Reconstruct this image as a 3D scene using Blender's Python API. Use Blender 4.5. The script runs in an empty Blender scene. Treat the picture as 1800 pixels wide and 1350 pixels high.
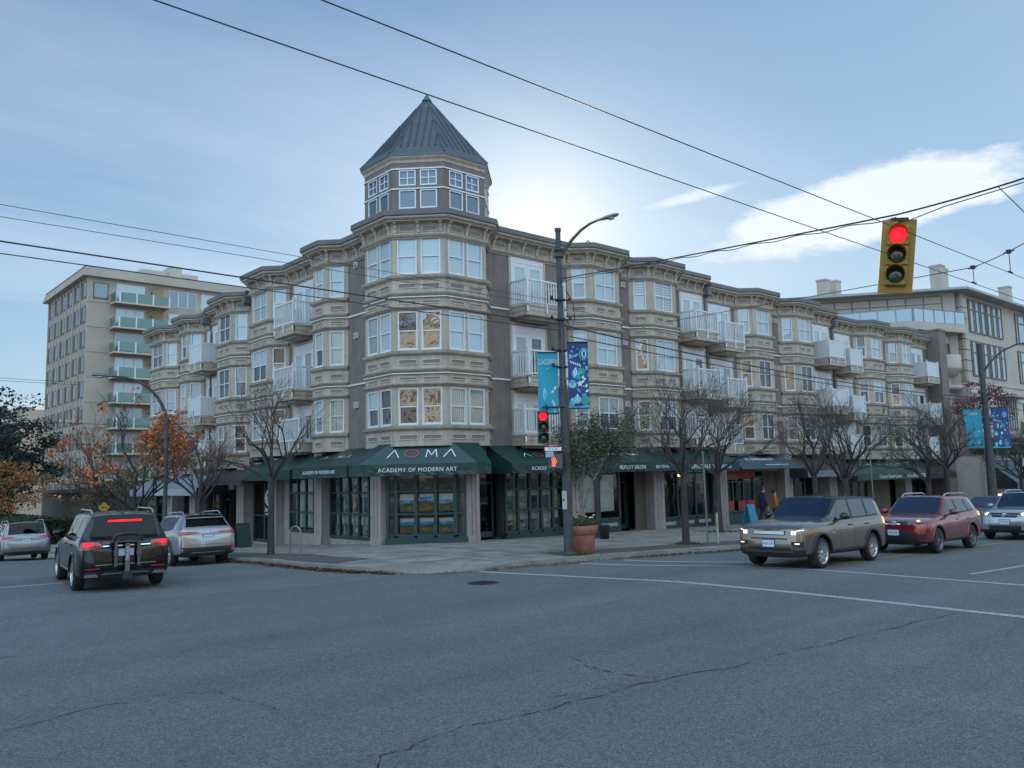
import bpy, bmesh, math, random
from math import radians, sin, cos, pi, sqrt, atan2
from mathutils import Vector, Matrix
from mathutils.bvhtree import BVHTree
random.seed(7)
S = bpy.context.scene
COL = S.collection
# ---------------------------------------------------------------- camera
cam_d = bpy.data.cameras.new('camera'); cam = bpy.data.objects.new('camera', cam_d); COL.objects.link(cam)
cam_d.sensor_width = 36.0; cam_d.lens = 36.0*1470/1800; cam_d.clip_start = .1; cam_d.clip_end = 3000
_p, _r, _a = radians(6.35), radians(1.35), radians(48.6)
hd = Vector((cos(_a), sin(_a), 0)); rt = Vector((sin(_a), -cos(_a), 0)); up = Vector((0, 0, 1))
fw = hd*cos(_p)+up*sin(_p); u0 = -hd*sin(_p)+up*cos(_p)
cu = u0*cos(_r)+rt*sin(_r); cr = rt*cos(_r)-u0*sin(_r)
M4 = Matrix.Identity(4)
for i in range(3):
    M4[i][0] = cr[i]; M4[i][1] = cu[i]; M4[i][2] = -fw[i]
M4[0][3], M4[1][3], M4[2][3] = -18.7, -26.0, 2.3
cam.matrix_world = M4
S.camera = cam
S.render.resolution_x = 1024; S.render.resolution_y = 768
# ---------------------------------------------------------------- light
SUN_EL, SUN_AZ = radians(15.9), radians(46.4)     # azimuth measured from +X towards +Y
sd = bpy.data.lights.new('sun', 'SUN'); sd.energy = 3.0; sd.angle = radians(.53); sd.color = (1, .86, .68)
so = bpy.data.objects.new('sun', sd); COL.objects.link(so)
sdir = Vector((cos(SUN_EL)*cos(SUN_AZ), cos(SUN_EL)*sin(SUN_AZ), sin(SUN_EL)))
so.rotation_euler = sdir.to_track_quat('Z', 'Y').to_euler()
W = bpy.data.worlds.new('World'); S.world = W; W.use_nodes = True
nt = W.node_tree; nt.nodes.clear()
def WN(t, **k):
    n = nt.nodes.new(t)
    for a, b in k.items(): setattr(n, a, b)
    return n
out = WN('ShaderNodeOutputWorld'); bg = WN('ShaderNodeBackground'); bg.inputs[1].default_value = .105
sky = WN('ShaderNodeTexSky', sky_type='NISHITA'); sky.sun_disc = False; sky.sun_elevation = SUN_EL
sky.sun_rotation = radians(90)-SUN_AZ; sky.altitude = 20; sky.air_density = 1.0; sky.dust_density = .5; sky.ozone_density = 1.6
# thin cirrus: streaky noise on a flattened sky direction
tc = WN('ShaderNodeTexCoord'); sp = WN('ShaderNodeSeparateXYZ'); nt.links.new(tc.outputs['Generated'], sp.inputs[0])
def WM(op, a, b=None, c=None):
    n = WN('ShaderNodeMath', operation=op)
    for i, v in enumerate((a, b, c)):
        if v is None: continue
        if isinstance(v, (int, float)): n.inputs[i].default_value = v
        else: nt.links.new(v, n.inputs[i])
    return n.outputs[0]
zz = WM('MAXIMUM', sp.outputs[2], .02); zden = WM('ADD', zz, .12)
cx_ = WM('DIVIDE', sp.outputs[0], zden); cy_ = WM('DIVIDE', sp.outputs[1], zden)
cmb = WN('ShaderNodeCombineXYZ'); nt.links.new(cx_, cmb.inputs[0]); nt.links.new(cy_, cmb.inputs[1])
mp = WN('ShaderNodeMapping'); mp.inputs['Rotation'].default_value = (0, 0, radians(-38)); mp.inputs['Scale'].default_value = (.16, .62, 1)
mp.inputs['Location'].default_value = (.35, .9, 0)
nt.links.new(cmb.outputs[0], mp.inputs[0])
n1 = WN('ShaderNodeTexNoise'); n1.inputs['Scale'].default_value = 1.35; n1.inputs['Detail'].default_value = 9; n1.inputs['Roughness'].default_value = .56; n1.inputs['Distortion'].default_value = .5
nt.links.new(mp.outputs[0], n1.inputs['Vector'])
cr1 = WN('ShaderNodeValToRGB'); cr1.color_ramp.elements[0].position = .44; cr1.color_ramp.elements[1].position = .72
nt.links.new(n1.outputs[0], cr1.inputs[0])
low = WM('SUBTRACT', 1.0, WM('MULTIPLY', sp.outputs[2], 1.05))
fac = WM('MULTIPLY', WM('MULTIPLY', cr1.outputs[0], low), .62)
hz = WM('POWER', WM('SUBTRACT', 1.0, zz), 5.0)
def WV(op, a, b):
    n = WN('ShaderNodeVectorMath', operation=op)
    for i, v in enumerate((a, b)):
        if isinstance(v, tuple): n.inputs[i].default_value = v
        else: nt.links.new(v, n.inputs[i])
    return n.outputs[0]
t1 = WV('MULTIPLY', sky.outputs[0], (.69, 1.06, 1.62))
t2 = WV('DIVIDE', t1, WV('ADD', WV('MULTIPLY', t1, (.108, .108, .108)), (1.95, 1.95, 1.95)))   # keeps the sun's aureole from burning out
veil = WN('ShaderNodeMapRange', interpolation_type='SMOOTHSTEP'); veil.inputs[1].default_value = -.1; veil.inputs[2].default_value = 1.0
nt.links.new(WM('SUBTRACT', sp.outputs[0], sp.outputs[1]), veil.inputs[0])
mv = WN('ShaderNodeMixRGB'); mv.inputs[2].default_value = (2.9, 3.9, 4.9, 1); nt.links.new(WM('MULTIPLY', veil.outputs[0], WM('ADD', .35, WM('MULTIPLY', n1.outputs[0], .6))), mv.inputs[0]); nt.links.new(t2, mv.inputs[1]); t2 = mv.outputs[0]
mix = WN('ShaderNodeMixRGB'); mix.inputs[2].default_value = (4.7, 5.3, 5.8, 1)
nt.links.new(fac, mix.inputs[0]); nt.links.new(t2, mix.inputs[1])
mix2 = WN('ShaderNodeMixRGB'); mix2.inputs[2].default_value = (3.2, 4.05, 4.7, 1)
nt.links.new(WM('MULTIPLY', hz, .66), mix2.inputs[0]); nt.links.new(mix.outputs[0], mix2.inputs[1])
# thin bright veil round the sun, and one larger torn cloud to the right of it
dn = WN('ShaderNodeVectorMath', operation='DOT_PRODUCT'); nt.links.new(tc.outputs['Generated'], dn.inputs[0]); dn.inputs[1].default_value = tuple(sdir)
gl = WM('MULTIPLY', WM('POWER', WM('MAXIMUM', dn.outputs['Value'], 0.0), 260.0), .60)
mixg = WN('ShaderNodeMixRGB'); mixg.inputs[2].default_value = (6.6, 6.5, 6.0, 1); nt.links.new(gl, mixg.inputs[0]); nt.links.new(mix2.outputs[0], mixg.inputs[1])
cn = WN('ShaderNodeTexNoise'); cn.inputs['Scale'].default_value = 9.0; cn.inputs['Detail'].default_value = 9; cn.inputs['Roughness'].default_value = .62
mpc = WN('ShaderNodeMapping'); mpc.inputs['Scale'].default_value = (1, 1, 2.6); nt.links.new(tc.outputs['Generated'], mpc.inputs[0]); nt.links.new(mpc.outputs[0], cn.inputs['Vector'])
def blob(c, rw, rh, lo, hi):
    c = Vector(c); side = Vector((c.y, -c.x, 0)).normalized(); upv = side.cross(c).normalized()
    if upv.z < 0: upv = -upv
    def dotn(v): n_ = WN('ShaderNodeVectorMath', operation='DOT_PRODUCT'); nt.links.new(tc.outputs['Generated'], n_.inputs[0]); n_.inputs[1].default_value = tuple(v); return n_.outputs['Value']
    a = WM('DIVIDE', dotn(side), rw); b_ = WM('DIVIDE', WM('SUBTRACT', dotn(upv), WM('MULTIPLY', dotn(side), .16)), rh); q = WM('ADD', WM('MULTIPLY', a, a), WM('MULTIPLY', b_, b_))
    v = WM('ADD', WM('SUBTRACT', 1.0, q), WM('MULTIPLY', WM('SUBTRACT', cn.outputs[0], .5), 2.4))
    front_ = WM('GREATER_THAN', dotn(c), .5)
    mr = WN('ShaderNodeMapRange'); mr.inputs[1].default_value = lo; mr.inputs[2].default_value = hi; nt.links.new(v, mr.inputs[0]); return WM('MULTIPLY', mr.outputs[0], front_)
b1 = blob((.867, .412, .282), .17, .044, .0, .45); b2 = blob((.775, .548, .315), .10, .010, .5, 1.1)
mixc = WN('ShaderNodeMixRGB'); mixc.inputs[2].default_value = (4.9, 5.25, 5.45, 1); nt.links.new(WM('MULTIPLY', WM('MINIMUM', WM('ADD', b1, b2), 1.0), .85), mixc.inputs[0]); nt.links.new(mixg.outputs[0], mixc.inputs[1]); mix2 = mixc
# added brightness in the unseen sky opposite the sun, lifting the shaded fronts
dt = WM('ADD', WM('MULTIPLY', sp.outputs[0], -cos(SUN_AZ)), WM('MULTIPLY', sp.outputs[1], -sin(SUN_AZ)))
bk = WN('ShaderNodeMapRange', interpolation_type='SMOOTHSTEP'); bk.inputs[1].default_value = -.25; bk.inputs[2].default_value = .55
nt.links.new(dt, bk.inputs[0])
n2 = WN('ShaderNodeTexNoise'); n2.inputs['Scale'].default_value = 2.6; n2.inputs['Detail'].default_value = 8; nt.links.new(tc.outputs['Generated'], n2.inputs['Vector'])
bf = WM('MULTIPLY', bk.outputs[0], WM('ADD', .45, WM('MULTIPLY', n2.outputs[0], .9)))
mix3 = WN('ShaderNodeMixRGB'); mix3.inputs[2].default_value = (6.3, 9.3, 12.0, 1); mix3.use_clamp = False
nt.links.new(WM('MINIMUM', bf, 1.0), mix3.inputs[0]); nt.links.new(mix2.outputs[0], mix3.inputs[1]); mix2 = mix3
nt.links.new(mix2.outputs[0], bg.inputs[0]); nt.links.new(bg.outputs[0], out.inputs[0])
S.view_settings.view_transform = 'Standard'; S.view_settings.look = 'None'; S.view_settings.exposure = 0.93; S.view_settings.gamma = 1.0
S.render.engine = 'CYCLES'
# ---------------------------------------------------------------- materials
MATS = {}
def mat(name, col, rough=.7, metal=0., spec=.5, noise=0., nscale=8., streak=0., bump=0., bscale=60., coat=0., emit=None, estr=1., col2=None, trans=0., ior=1.5, alpha=None):
    if name in MATS: return MATS[name]
    m = bpy.data.materials.new(name); m.use_nodes = True; N = m.node_tree.nodes; L = m.node_tree.links
    b = N['Principled BSDF']
    b.inputs['Base Color'].default_value = (*col, 1); b.inputs['Roughness'].default_value = rough; b.inputs['Metallic'].default_value = metal
    b.inputs['Specular IOR Level'].default_value = spec; b.inputs['Coat Weight'].default_value = coat; b.inputs['Coat Roughness'].default_value = .05
    b.inputs['IOR'].default_value = ior; b.inputs['Transmission Weight'].default_value = trans
    if emit: b.inputs['Emission Color'].default_value = (*emit, 1); b.inputs['Emission Strength'].default_value = estr
    if noise > 0 or bump > 0:
        t = N.new('ShaderNodeTexCoord')
    if noise > 0:
        n = N.new('ShaderNodeTexNoise'); n.inputs['Scale'].default_value = nscale; n.inputs['Detail'].default_value = 6
        L.new(t.outputs['Object'], n.inputs['Vector'])
        r = N.new('ShaderNodeValToRGB'); c2 = col2 or tuple(c*(1-noise) for c in col); c1 = col if col2 else tuple(min(1, c*(1+noise*.6)) for c in col)
        r.color_ramp.elements[0].color = (*c2, 1); r.color_ramp.elements[1].color = (*c1, 1)
        r.color_ramp.elements[0].position = .32; r.color_ramp.elements[1].position = .68
        L.new(n.outputs[0], r.inputs[0]); L.new(r.outputs[0], b.inputs['Base Color'])
        if streak:      # rain streaks and grime: noise drawn out vertically
            mp_ = N.new('ShaderNodeMapping'); mp_.inputs['Scale'].default_value = (3.2, 3.2, .22); L.new(t.outputs['Object'], mp_.inputs[0])
            n2_ = N.new('ShaderNodeTexNoise'); n2_.inputs['Scale'].default_value = 1.6; n2_.inputs['Detail'].default_value = 7; n2_.inputs['Roughness'].default_value = .65; L.new(mp_.outputs[0], n2_.inputs['Vector'])
            r2_ = N.new('ShaderNodeValToRGB'); r2_.color_ramp.elements[0].position = .34; r2_.color_ramp.elements[1].position = .62; g_v = 1-streak
            r2_.color_ramp.elements[0].color = (g_v, g_v*.99, g_v*.97, 1); r2_.color_ramp.elements[1].color = (1, 1, 1, 1); L.new(n2_.outputs[0], r2_.inputs[0])
            mx_ = N.new('ShaderNodeMixRGB'); mx_.blend_type = 'MULTIPLY'; mx_.inputs[0].default_value = 1; L.new(r.outputs[0], mx_.inputs[1]); L.new(r2_.outputs[0], mx_.inputs[2]); L.new(mx_.outputs[0], b.inputs['Base Color'])
    if bump > 0:
        n = N.new('ShaderNodeTexNoise'); n.inputs['Scale'].default_value = bscale; n.inputs['Detail'].default_value = 4
        L.new(t.outputs['Object'], n.inputs['Vector'])
        bp = N.new('ShaderNodeBump'); bp.inputs['Strength'].default_value = bump; bp.inputs['Distance'].default_value = .02
        L.new(n.outputs[0], bp.inputs['Height']); L.new(bp.outputs[0], b.inputs['Normal'])
    MATS[name] = m
    return m
# ---------------------------------------------------------------- mesh builder
class MB:
    def __init__(s): s.v = []; s.f = []; s.m = []; s.sm = []
    def add(s, vs, fs, m=0, sm=False):
        o = len(s.v); s.v += [tuple(v) for v in vs]
        for f in fs: s.f.append(tuple(i+o for i in f)); s.m.append(m); s.sm.append(sm)
        return s
    def quad(s, a, b, c, d, m=0): return s.add([a, b, c, d], [(0, 1, 2, 3)], m)
    def box(s, x0, x1, y0, y1, z0, z1, m=0):
        return s.add([(x0, y0, z0), (x1, y0, z0), (x1, y1, z0), (x0, y1, z0), (x0, y0, z1), (x1, y0, z1), (x1, y1, z1), (x0, y1, z1)],
                     [(0, 3, 2, 1), (4, 5, 6, 7), (0, 1, 5, 4), (1, 2, 6, 5), (2, 3, 7, 6), (3, 0, 4, 7)], m)
    def cbox(s, c, dx, dy, dz, rz=0, m=0):
        k = len(s.v); s.box(-dx/2, dx/2, -dy/2, dy/2, -dz/2, dz/2, m); ca, sa = cos(rz), sin(rz)
        for i in range(k, len(s.v)):
            x, y, z = s.v[i]; s.v[i] = (c[0]+x*ca-y*sa, c[1]+x*sa+y*ca, c[2]+z)
        return s
    def xf(s, k, M):
        for i in range(k, len(s.v)): s.v[i] = tuple(M @ Vector(s.v[i]))
        return s
    def prism(s, pts, z0, z1, m=0):
        n = len(pts); v = [(x, y, z0) for x, y in pts]+[(x, y, z1) for x, y in pts]
        return s.add(v, [tuple(range(n))[::-1], tuple(range(n, 2*n))]+[(i, (i+1) % n, (i+1) % n+n, i+n) for i in range(n)], m)
    def tube(s, pts, rad, n=8, m=0, caps=True, sm=True):
        pts = [Vector(p) for p in pts]
        if isinstance(rad, (int, float)): rad = [rad]*len(pts)
        vs = []; fs = []; ref = None
        for i, p in enumerate(pts):
            t = (pts[min(i+1, len(pts)-1)]-pts[max(i-1, 0)])
            if t.length < 1e-9: t = Vector((0, 0, 1))
            t.normalize()
            if ref is None: ref = Vector((0, 0, 1)) if abs(t.z) < .9 else Vector((1, 0, 0))
            a = t.cross(ref)
            if a.length < 1e-6: a = t.orthogonal()
            a.normalize(); b = t.cross(a); ref = b.cross(t) if False else ref
            for k in range(n):
                q = 2*pi*k/n; vs.append(p+(a*cos(q)+b*sin(q))*rad[i])
        for i in range(len(pts)-1):
            for k in range(n): fs.append((i*n+k, i*n+(k+1) % n, (i+1)*n+(k+1) % n, (i+1)*n+k))
        s.add(vs, fs, m, sm)
        if caps: s.add(vs[:n], [tuple(range(n))[::-1]], m); s.add(vs[-n:], [tuple(range(n))], m)
        return s
    def lathe(s, prof, n=24, c=(0, 0, 0), m=0, axis='z', sm=True):
        vs = []
        for r, h in prof:
            for k in range(n):
                q = 2*pi*k/n; x, y = r*cos(q), r*sin(q)
                vs.append((c[0]+x, c[1]+y, c[2]+h) if axis == 'z' else ((c[0]+x, c[1]+h, c[2]+y) if axis == 'y' else (c[0]+h, c[1]+x, c[2]+y)))
        fs = [(i*n+k, i*n+(k+1) % n, (i+1)*n+(k+1) % n, (i+1)*n+k) for i in range(len(prof)-1) for k in range(n)]
        return s.add(vs, fs, m, sm)
    def sphere(s, c, rx, ry, rz, n=12, k=8, m=0):
        return s.add([(c[0]+rx*sin(pi*i/k)*cos(2*pi*j/n), c[1]+ry*sin(pi*i/k)*sin(2*pi*j/n), c[2]+rz*cos(pi*i/k)) for i in range(k+1) for j in range(n)],
                     [(i*n+j, i*n+(j+1) % n, (i+1)*n+(j+1) % n, (i+1)*n+j) for i in range(k) for j in range(n)], m, True)
    # frame-based box: F maps (u along, d outward, z)
    def fbox(s, F, a0, a1, d0, d1, z0, z1, m=0):
        P = [F.p(a, d, z) for z in (z0, z1) for a, d in ((a0, d0), (a1, d0), (a1, d1), (a0, d1))]
        return s.add(P, [(0, 3, 2, 1), (4, 5, 6, 7), (0, 1, 5, 4), (1, 2, 6, 5), (2, 3, 7, 6), (3, 0, 4, 7)], m)
    def fquad(s, F, a0, a1, d, z0, z1, m=0):
        return s.quad(F.p(a0, d, z0), F.p(a1, d, z0), F.p(a1, d, z1), F.p(a0, d, z1), m)
    def sweep(s, line, prof, m=0, caps=True):
        """sweep a profile [(outward offset, z)...] along an xy polyline with mitred corners; outward = right hand side of travel"""
        n = len(line); L = [Vector(p) for p in line]; offs = []
        for i in range(n):
            d0 = (L[i]-L[i-1]).normalized() if i > 0 else None
            d1 = (L[i+1]-L[i]).normalized() if i < n-1 else None
            if d0 is None: d0 = d1
            if d1 is None: d1 = d0
            n0 = Vector((d0.y, -d0.x)); n1 = Vector((d1.y, -d1.x)); b = (n0+n1)
            b.normalize(); k = max(.35, b.dot(n0)); offs.append(b/k)
        k = len(prof); vs = []
        for i in range(n):
            for o, z in prof: q = L[i]+offs[i]*o; vs.append((q.x, q.y, z))
        fs = [(i*k+j, (i+1)*k+j, (i+1)*k+(j+1), i*k+j+1) for i in range(n-1) for j in range(k-1)]
        s.add(vs, fs, m)
        if caps:
            s.add(vs[:k], [tuple(range(k))], m); s.add(vs[-k:], [tuple(range(k))[::-1]], m)
        return s
    def build(s, name, mats, parent=None, loc=None, smooth=None, bevel=0, recalc=True, merge=False):
        me = bpy.data.meshes.new(name); me.from_pydata(s.v, [], s.f)
        for m in (mats if isinstance(mats, (list, tuple)) else [mats]): me.materials.append(m)
        me.polygons.foreach_set('material_index', s.m)
        me.polygons.foreach_set('use_smooth', s.sm if smooth is None else [smooth]*len(s.f))
        if recalc or merge:
            bm = bmesh.new(); bm.from_mesh(me)
            if merge: bmesh.ops.remove_doubles(bm, verts=bm.verts, dist=1e-4)
            if recalc: bmesh.ops.recalc_face_normals(bm, faces=bm.faces)
            bm.to_mesh(me); bm.free()
        o = bpy.data.objects.new(name, me); COL.objects.link(o)
        if parent: o.parent = parent
        if loc is not None: o.location = loc
        if bevel:
            b = o.modifiers.new('b', 'BEVEL'); b.width = bevel; b.segments = 2; b.limit_method = 'ANGLE'; b.angle_limit = radians(40)
        return o
class Fr:
    """facade frame: origin, travel direction u, outward normal to the right of travel"""
    def __init__(s, a, b):
        s.a = Vector(a); d = Vector(b)-s.a; s.L = d.length; s.u = d/s.L; s.n = Vector((s.u.y, -s.u.x))
    def p(s, u, d, z): q = s.a+s.u*u+s.n*d; return (q.x, q.y, z)
def thing(name, label, cat, loc=(0, 0, 0), rz=0, group=None, kind=None):
    o = bpy.data.objects.new(name, None); COL.objects.link(o); o.location = loc; o.rotation_euler = (0, 0, rz); o.empty_display_size = .2
    return tag(o, label, cat, group, kind)
def tag(o, label=None, cat=None, group=None, kind=None):
    if label: o['label'] = label
    if cat: o['category'] = cat
    if group: o['group'] = group
    if kind: o['kind'] = kind
    return o
def dup(root, loc, rz=0, label=None, sc=None):
    r = root.copy(); COL.objects.link(r); r.location = loc; r.rotation_euler = (0, 0, rz)
    if label: r['label'] = label
    if sc: r.scale = sc
    for ch in list(root.children):
        c = ch.copy(); COL.objects.link(c); c.parent = r
        for g_ in ch.children:
            d = g_.copy(); COL.objects.link(d); d.parent = c
    return r
def text_obj(txt, size, M, m, parent, name='lettering', extrude=.004, mirror=False, align='CENTER', sx=1., spacing=1.):
    cu_ = bpy.data.curves.new(name, 'FONT'); cu_.body = txt; cu_.size = size; cu_.align_x = align; cu_.align_y = 'CENTER'; cu_.extrude = extrude; cu_.space_character = spacing; cu_.resolution_u = 3
    t = bpy.data.objects.new(name+'_tmp', cu_); COL.objects.link(t)
    dg = bpy.context.evaluated_depsgraph_get(); me = bpy.data.meshes.new_from_object(t.evaluated_get(dg))
    bpy.data.objects.remove(t); bpy.data.curves.remove(cu_)
    me.name = name; me.materials.clear(); me.materials.append(m)
    me.transform(M @ Matrix.Diagonal((-sx if mirror else sx, 1, 1, 1)))
    o = bpy.data.objects.new(name, me); COL.objects.link(o); o.parent = parent
    return o
def face_matrix(origin, right, upv):
    r = Vector(right).normalized(); n = r.cross(Vector(upv)).normalized(); u = n.cross(r)
    M = Matrix.Identity(4)
    for i in range(3): M[i][0] = r[i]; M[i][1] = u[i]; M[i][2] = n[i]; M[i][3] = origin[i]
    return M
M_tyre = mat('tyre', (.022, .022, .024), .85, bump=.2, bscale=90)
M_blk = mat('black_trim', (.02, .021, .023), .5)
M_glossblk = mat('gloss_black', (.008, .009, .011), .12, coat=.6)
M_alloy = mat('alloy', (.55, .56, .58), .28, .9)
M_dkalloy = mat('dark_alloy', (.18, .18, .19), .35, .8)
M_chrome = mat('chrome', (.78, .79, .8), .13, 1.)
M_carglass = mat('car_glass', (.008, .011, .013), .04, spec=.5, ior=1.4)
M_carglass2 = mat('car_windscreen', (.12, .14, .165), .04, spec=.9, ior=2.0)
M_red = mat('red_lens', (.35, .01, .015), .15, coat=.8)
M_redon = mat('lit_red_lens', (.3, .0, .0), .5, spec=.2, emit=(1, .012, .01), estr=1.6)
M_lens = mat('clear_lens', (.12, .13, .14), .08, coat=1, spec=.8)
M_headon = mat('lit_headlamp', (.9, .85, .7), .2, emit=(1, .85, .6), estr=.75)
M_amber = mat('lit_amber', (.8, .4, .1), .2, emit=(1, .42, .12), estr=1.0)
M_plate = mat('number_plate', (.62, .66, .72), .4)
M_plateink = mat('plate_ink', (.03, .05, .25), .5)

def carglass(name, tint, ior, veil):
    m = bpy.data.materials.new(name); m.use_nodes = True; N = m.node_tree.nodes; L = m.node_tree.links; N.clear()
    o = N.new('ShaderNodeOutputMaterial'); mx = N.new('ShaderNodeMixShader'); tr = N.new('ShaderNodeBsdfTransparent'); gl = N.new('ShaderNodeBsdfGlossy'); fr = N.new('ShaderNodeFresnel')
    tr.inputs[0].default_value = (*tint, 1); gl.inputs['Roughness'].default_value = .015; fr.inputs[0].default_value = ior; gl.inputs[0].default_value = (veil, veil, veil, 1)
    L.new(fr.outputs[0], mx.inputs[0]); L.new(tr.outputs[0], mx.inputs[1]); L.new(gl.outputs[0], mx.inputs[2]); L.new(mx.outputs[0], o.inputs[0]); MATS[name] = m; return m
M_carglass = carglass('car_glass_dark', (.10, .11, .12), 1.42, .8); M_carglass2 = carglass('windscreen_glass', (.72, .76, .78), 2.8, 1.0)
M_seat = mat('car_seat', (.08, .078, .08), .8); M_cabin = mat('cabin_trim', (.15, .15, .16), .8)
# ================================================================ ground, road, kerb
def gside(x, y):      # pavement level: falls gently along both streets
    return -.017*min(max(0, x+1), 90)-.042*min(max(0, y+1.5), 22)-.006*min(max(0, y-20.5), 120)
def sm(t): t = max(0, min(1, t)); return t*t*(3-2*t)
def groad(x, y):
    d = max(-8-x, -10-y)
    return gside(x, y)-.13+.115*sm((d-.3)/5)
def axis(lo, hi, fine_lo, fine_hi, st, big):
    a = []; x = fine_lo
    while x > lo: a.append(x); x -= big if x <= fine_lo-.1 else st; 
    a.append(lo); a = a[::-1]; x = fine_lo+st
    while x < fine_hi: a.append(x); x += st
    while x < hi: a.append(x); x += big
    a.append(hi); return a
KERB = [(-7.3, 140), (-7.3, 12), (-7.35, 2), (-7.38, -1.5), (-7.3, -3.6), (-7.0, -5.5), (-6.75, -6.6), (-6.35, -7.5), (-5.8, -8.15), (-5.1, -8.5), (-4.4, -8.62), (-3.6, -8.75), (-1.85, -9.12), (.3, -9.35), (2.56, -9.68), (4.83, -10.1), (9, -10.5), (16, -10.6), (160, -10.6)]
def asphalt():
    m = bpy.data.materials.new('asphalt'); m.use_nodes = True; N = m.node_tree.nodes; L = m.node_tree.links; b = N['Principled BSDF']
    t = N.new('ShaderNodeTexCoord')
    def noise(sc, det=6, ro=.6, vec=None, dist=0):
        n = N.new('ShaderNodeTexNoise'); n.inputs['Scale'].default_value = sc; n.inputs['Detail'].default_value = det; n.inputs['Roughness'].default_value = ro; n.inputs['Distortion'].default_value = dist
        L.new(vec or t.outputs['Object'], n.inputs['Vector']); return n.outputs[0]
    def ramp(v, p0, p1, c0, c1):
        r = N.new('ShaderNodeValToRGB'); r.color_ramp.elements[0].position = p0; r.color_ramp.elements[1].position = p1
        r.color_ramp.elements[0].color = (*c0, 1); r.color_ramp.elements[1].color = (*c1, 1); L.new(v, r.inputs[0]); return r.outputs[0]
    def mul(a, c, f=1., bt='MULTIPLY'):
        x = N.new('ShaderNodeMixRGB'); x.blend_type = bt; x.inputs[0].default_value = f; L.new(a, x.inputs[1]); L.new(c, x.inputs[2]); return x.outputs[0]
    base = mul(ramp(noise(.35, 5, .6), .3, .7, (.134, .139, .140), (.162, .166, .166)), ramp(noise(1.7, 6, .7, None, 1.2), .30, .70, (.93, .93, .93), (1.05, 1.05, 1.05)))
    agg = mul(ramp(noise(60, 3, .85), .38, .64, (.40, .40, .40), (1.6, 1.6, 1.62)), ramp(noise(27, 5, .85), .38, .62, (.58, .58, .58), (1.40, 1.40, 1.40)))
    med = ramp(noise(9, 5, .7), .3, .7, (.92, .92, .92), (1.06, 1.06, 1.06))
    # wheel-path streaks along the main street
    mp = N.new('ShaderNodeMapping'); mp.inputs['Scale'].default_value = (.04, .9, 1); mp.inputs['Rotation'].default_value = (0, 0, radians(3)); L.new(t.outputs['Object'], mp.inputs[0])
    st = ramp(noise(1., 3, .5, mp.outputs[0], .2), .30, .7, (.88, .88, .885), (1.13, 1.13, 1.12))
    vo = N.new('ShaderNodeTexVoronoi'); vo.inputs['Scale'].default_value = 30; L.new(t.outputs['Object'], vo.inputs['Vector'])
    fl = ramp(vo.outputs['Distance'], .05, .14, (3.0, 3.0, 3.0), (1, 1, 1))
    gate = ramp(noise(31, 2, .5), .60, .66, (0, 0, 0), (1, 1, 1))
    fx = N.new('ShaderNodeMixRGB'); fx.inputs[1].default_value = (1, 1, 1, 1); L.new(gate, fx.inputs[0]); L.new(fl, fx.inputs[2])
    c = mul(mul(mul(mul(base, agg), med), st), fx.outputs[0])
    L.new(c, b.inputs['Base Color']); b.inputs['Roughness'].default_value = .78; b.inputs['Specular IOR Level'].default_value = .35
    bp = N.new('ShaderNodeBump'); bp.inputs['Strength'].default_value = .5; bp.inputs['Distance'].default_value = .006
    L.new(noise(95, 4, .7), bp.inputs['Height']); L.new(bp.outputs[0], b.inputs['Normal'])
    return m
M_asph = asphalt(); MATS['asphalt'] = M_asph
xs = axis(-160, 300, -24, 30, .5, 14); ys = axis(-160, 320, -30, 34, .5, 14)
mb = MB(); nx = len(xs)
mb.add([(x, y, groad(x, y)) for y in ys for x in xs], [(j*nx+i, j*nx+i+1, (j+1)*nx+i+1, (j+1)*nx+i) for j in range(len(ys)-1) for i in range(nx-1)], 0, True)
tag(mb.build('road', M_asph, recalc=False), kind='structure')
# pavement sheet inside the kerb line
def conc(name, col):
    m = mat(name, col, .85, noise=.32, nscale=1.1, bump=.25, bscale=70); return m
M_conc = conc('pavement_concrete', (.27, .245, .22)); M_kerb = conc('kerb_stone', (.235, .23, .215)); M_brick = mat('paver', (.105, .088, .088), .85, noise=.35, nscale=14, bump=.5, bscale=40)
bmx = bmesh.new()
outer = [(-7.3, 140), (160, 140), (160, -10.6)]
loop = KERB+[(160, 140)]
vsx = [bmx.verts.new((x, y, 0)) for x, y in loop]; bmx.faces.new(vsx)
for axv in range(2):
    lo, hi = (-8, 160) if axv == 0 else (-11, 140); c_ = lo
    while c_ < hi:
        no = (1, 0, 0) if axv == 0 else (0, 1, 0); co = (c_, 0, 0) if axv == 0 else (0, c_, 0)
        bmesh.ops.bisect_plane(bmx, geom=bmx.verts[:]+bmx.edges[:]+bmx.faces[:], plane_co=co, plane_no=no)
        c_ += 1.5 if c_ < 40 else 12
def ramp_drop(x, y):     # dropped kerb at the corner
    d = sqrt((x+5.75)**2+(y+8.25)**2); return -.115*sm(1.9-d) if d < 2.2 else 0
for v in bmx.verts: v.co.z = gside(v.co.x, v.co.y)+.0+ramp_drop(v.co.x, v.co.y)
me = bpy.data.meshes.new('pavement'); bmx.to_mesh(me); bmx.free(); me.materials.append(M_conc)
pav = bpy.data.objects.new('pavement', me); COL.objects.link(pav); tag(pav, kind='structure')
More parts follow.
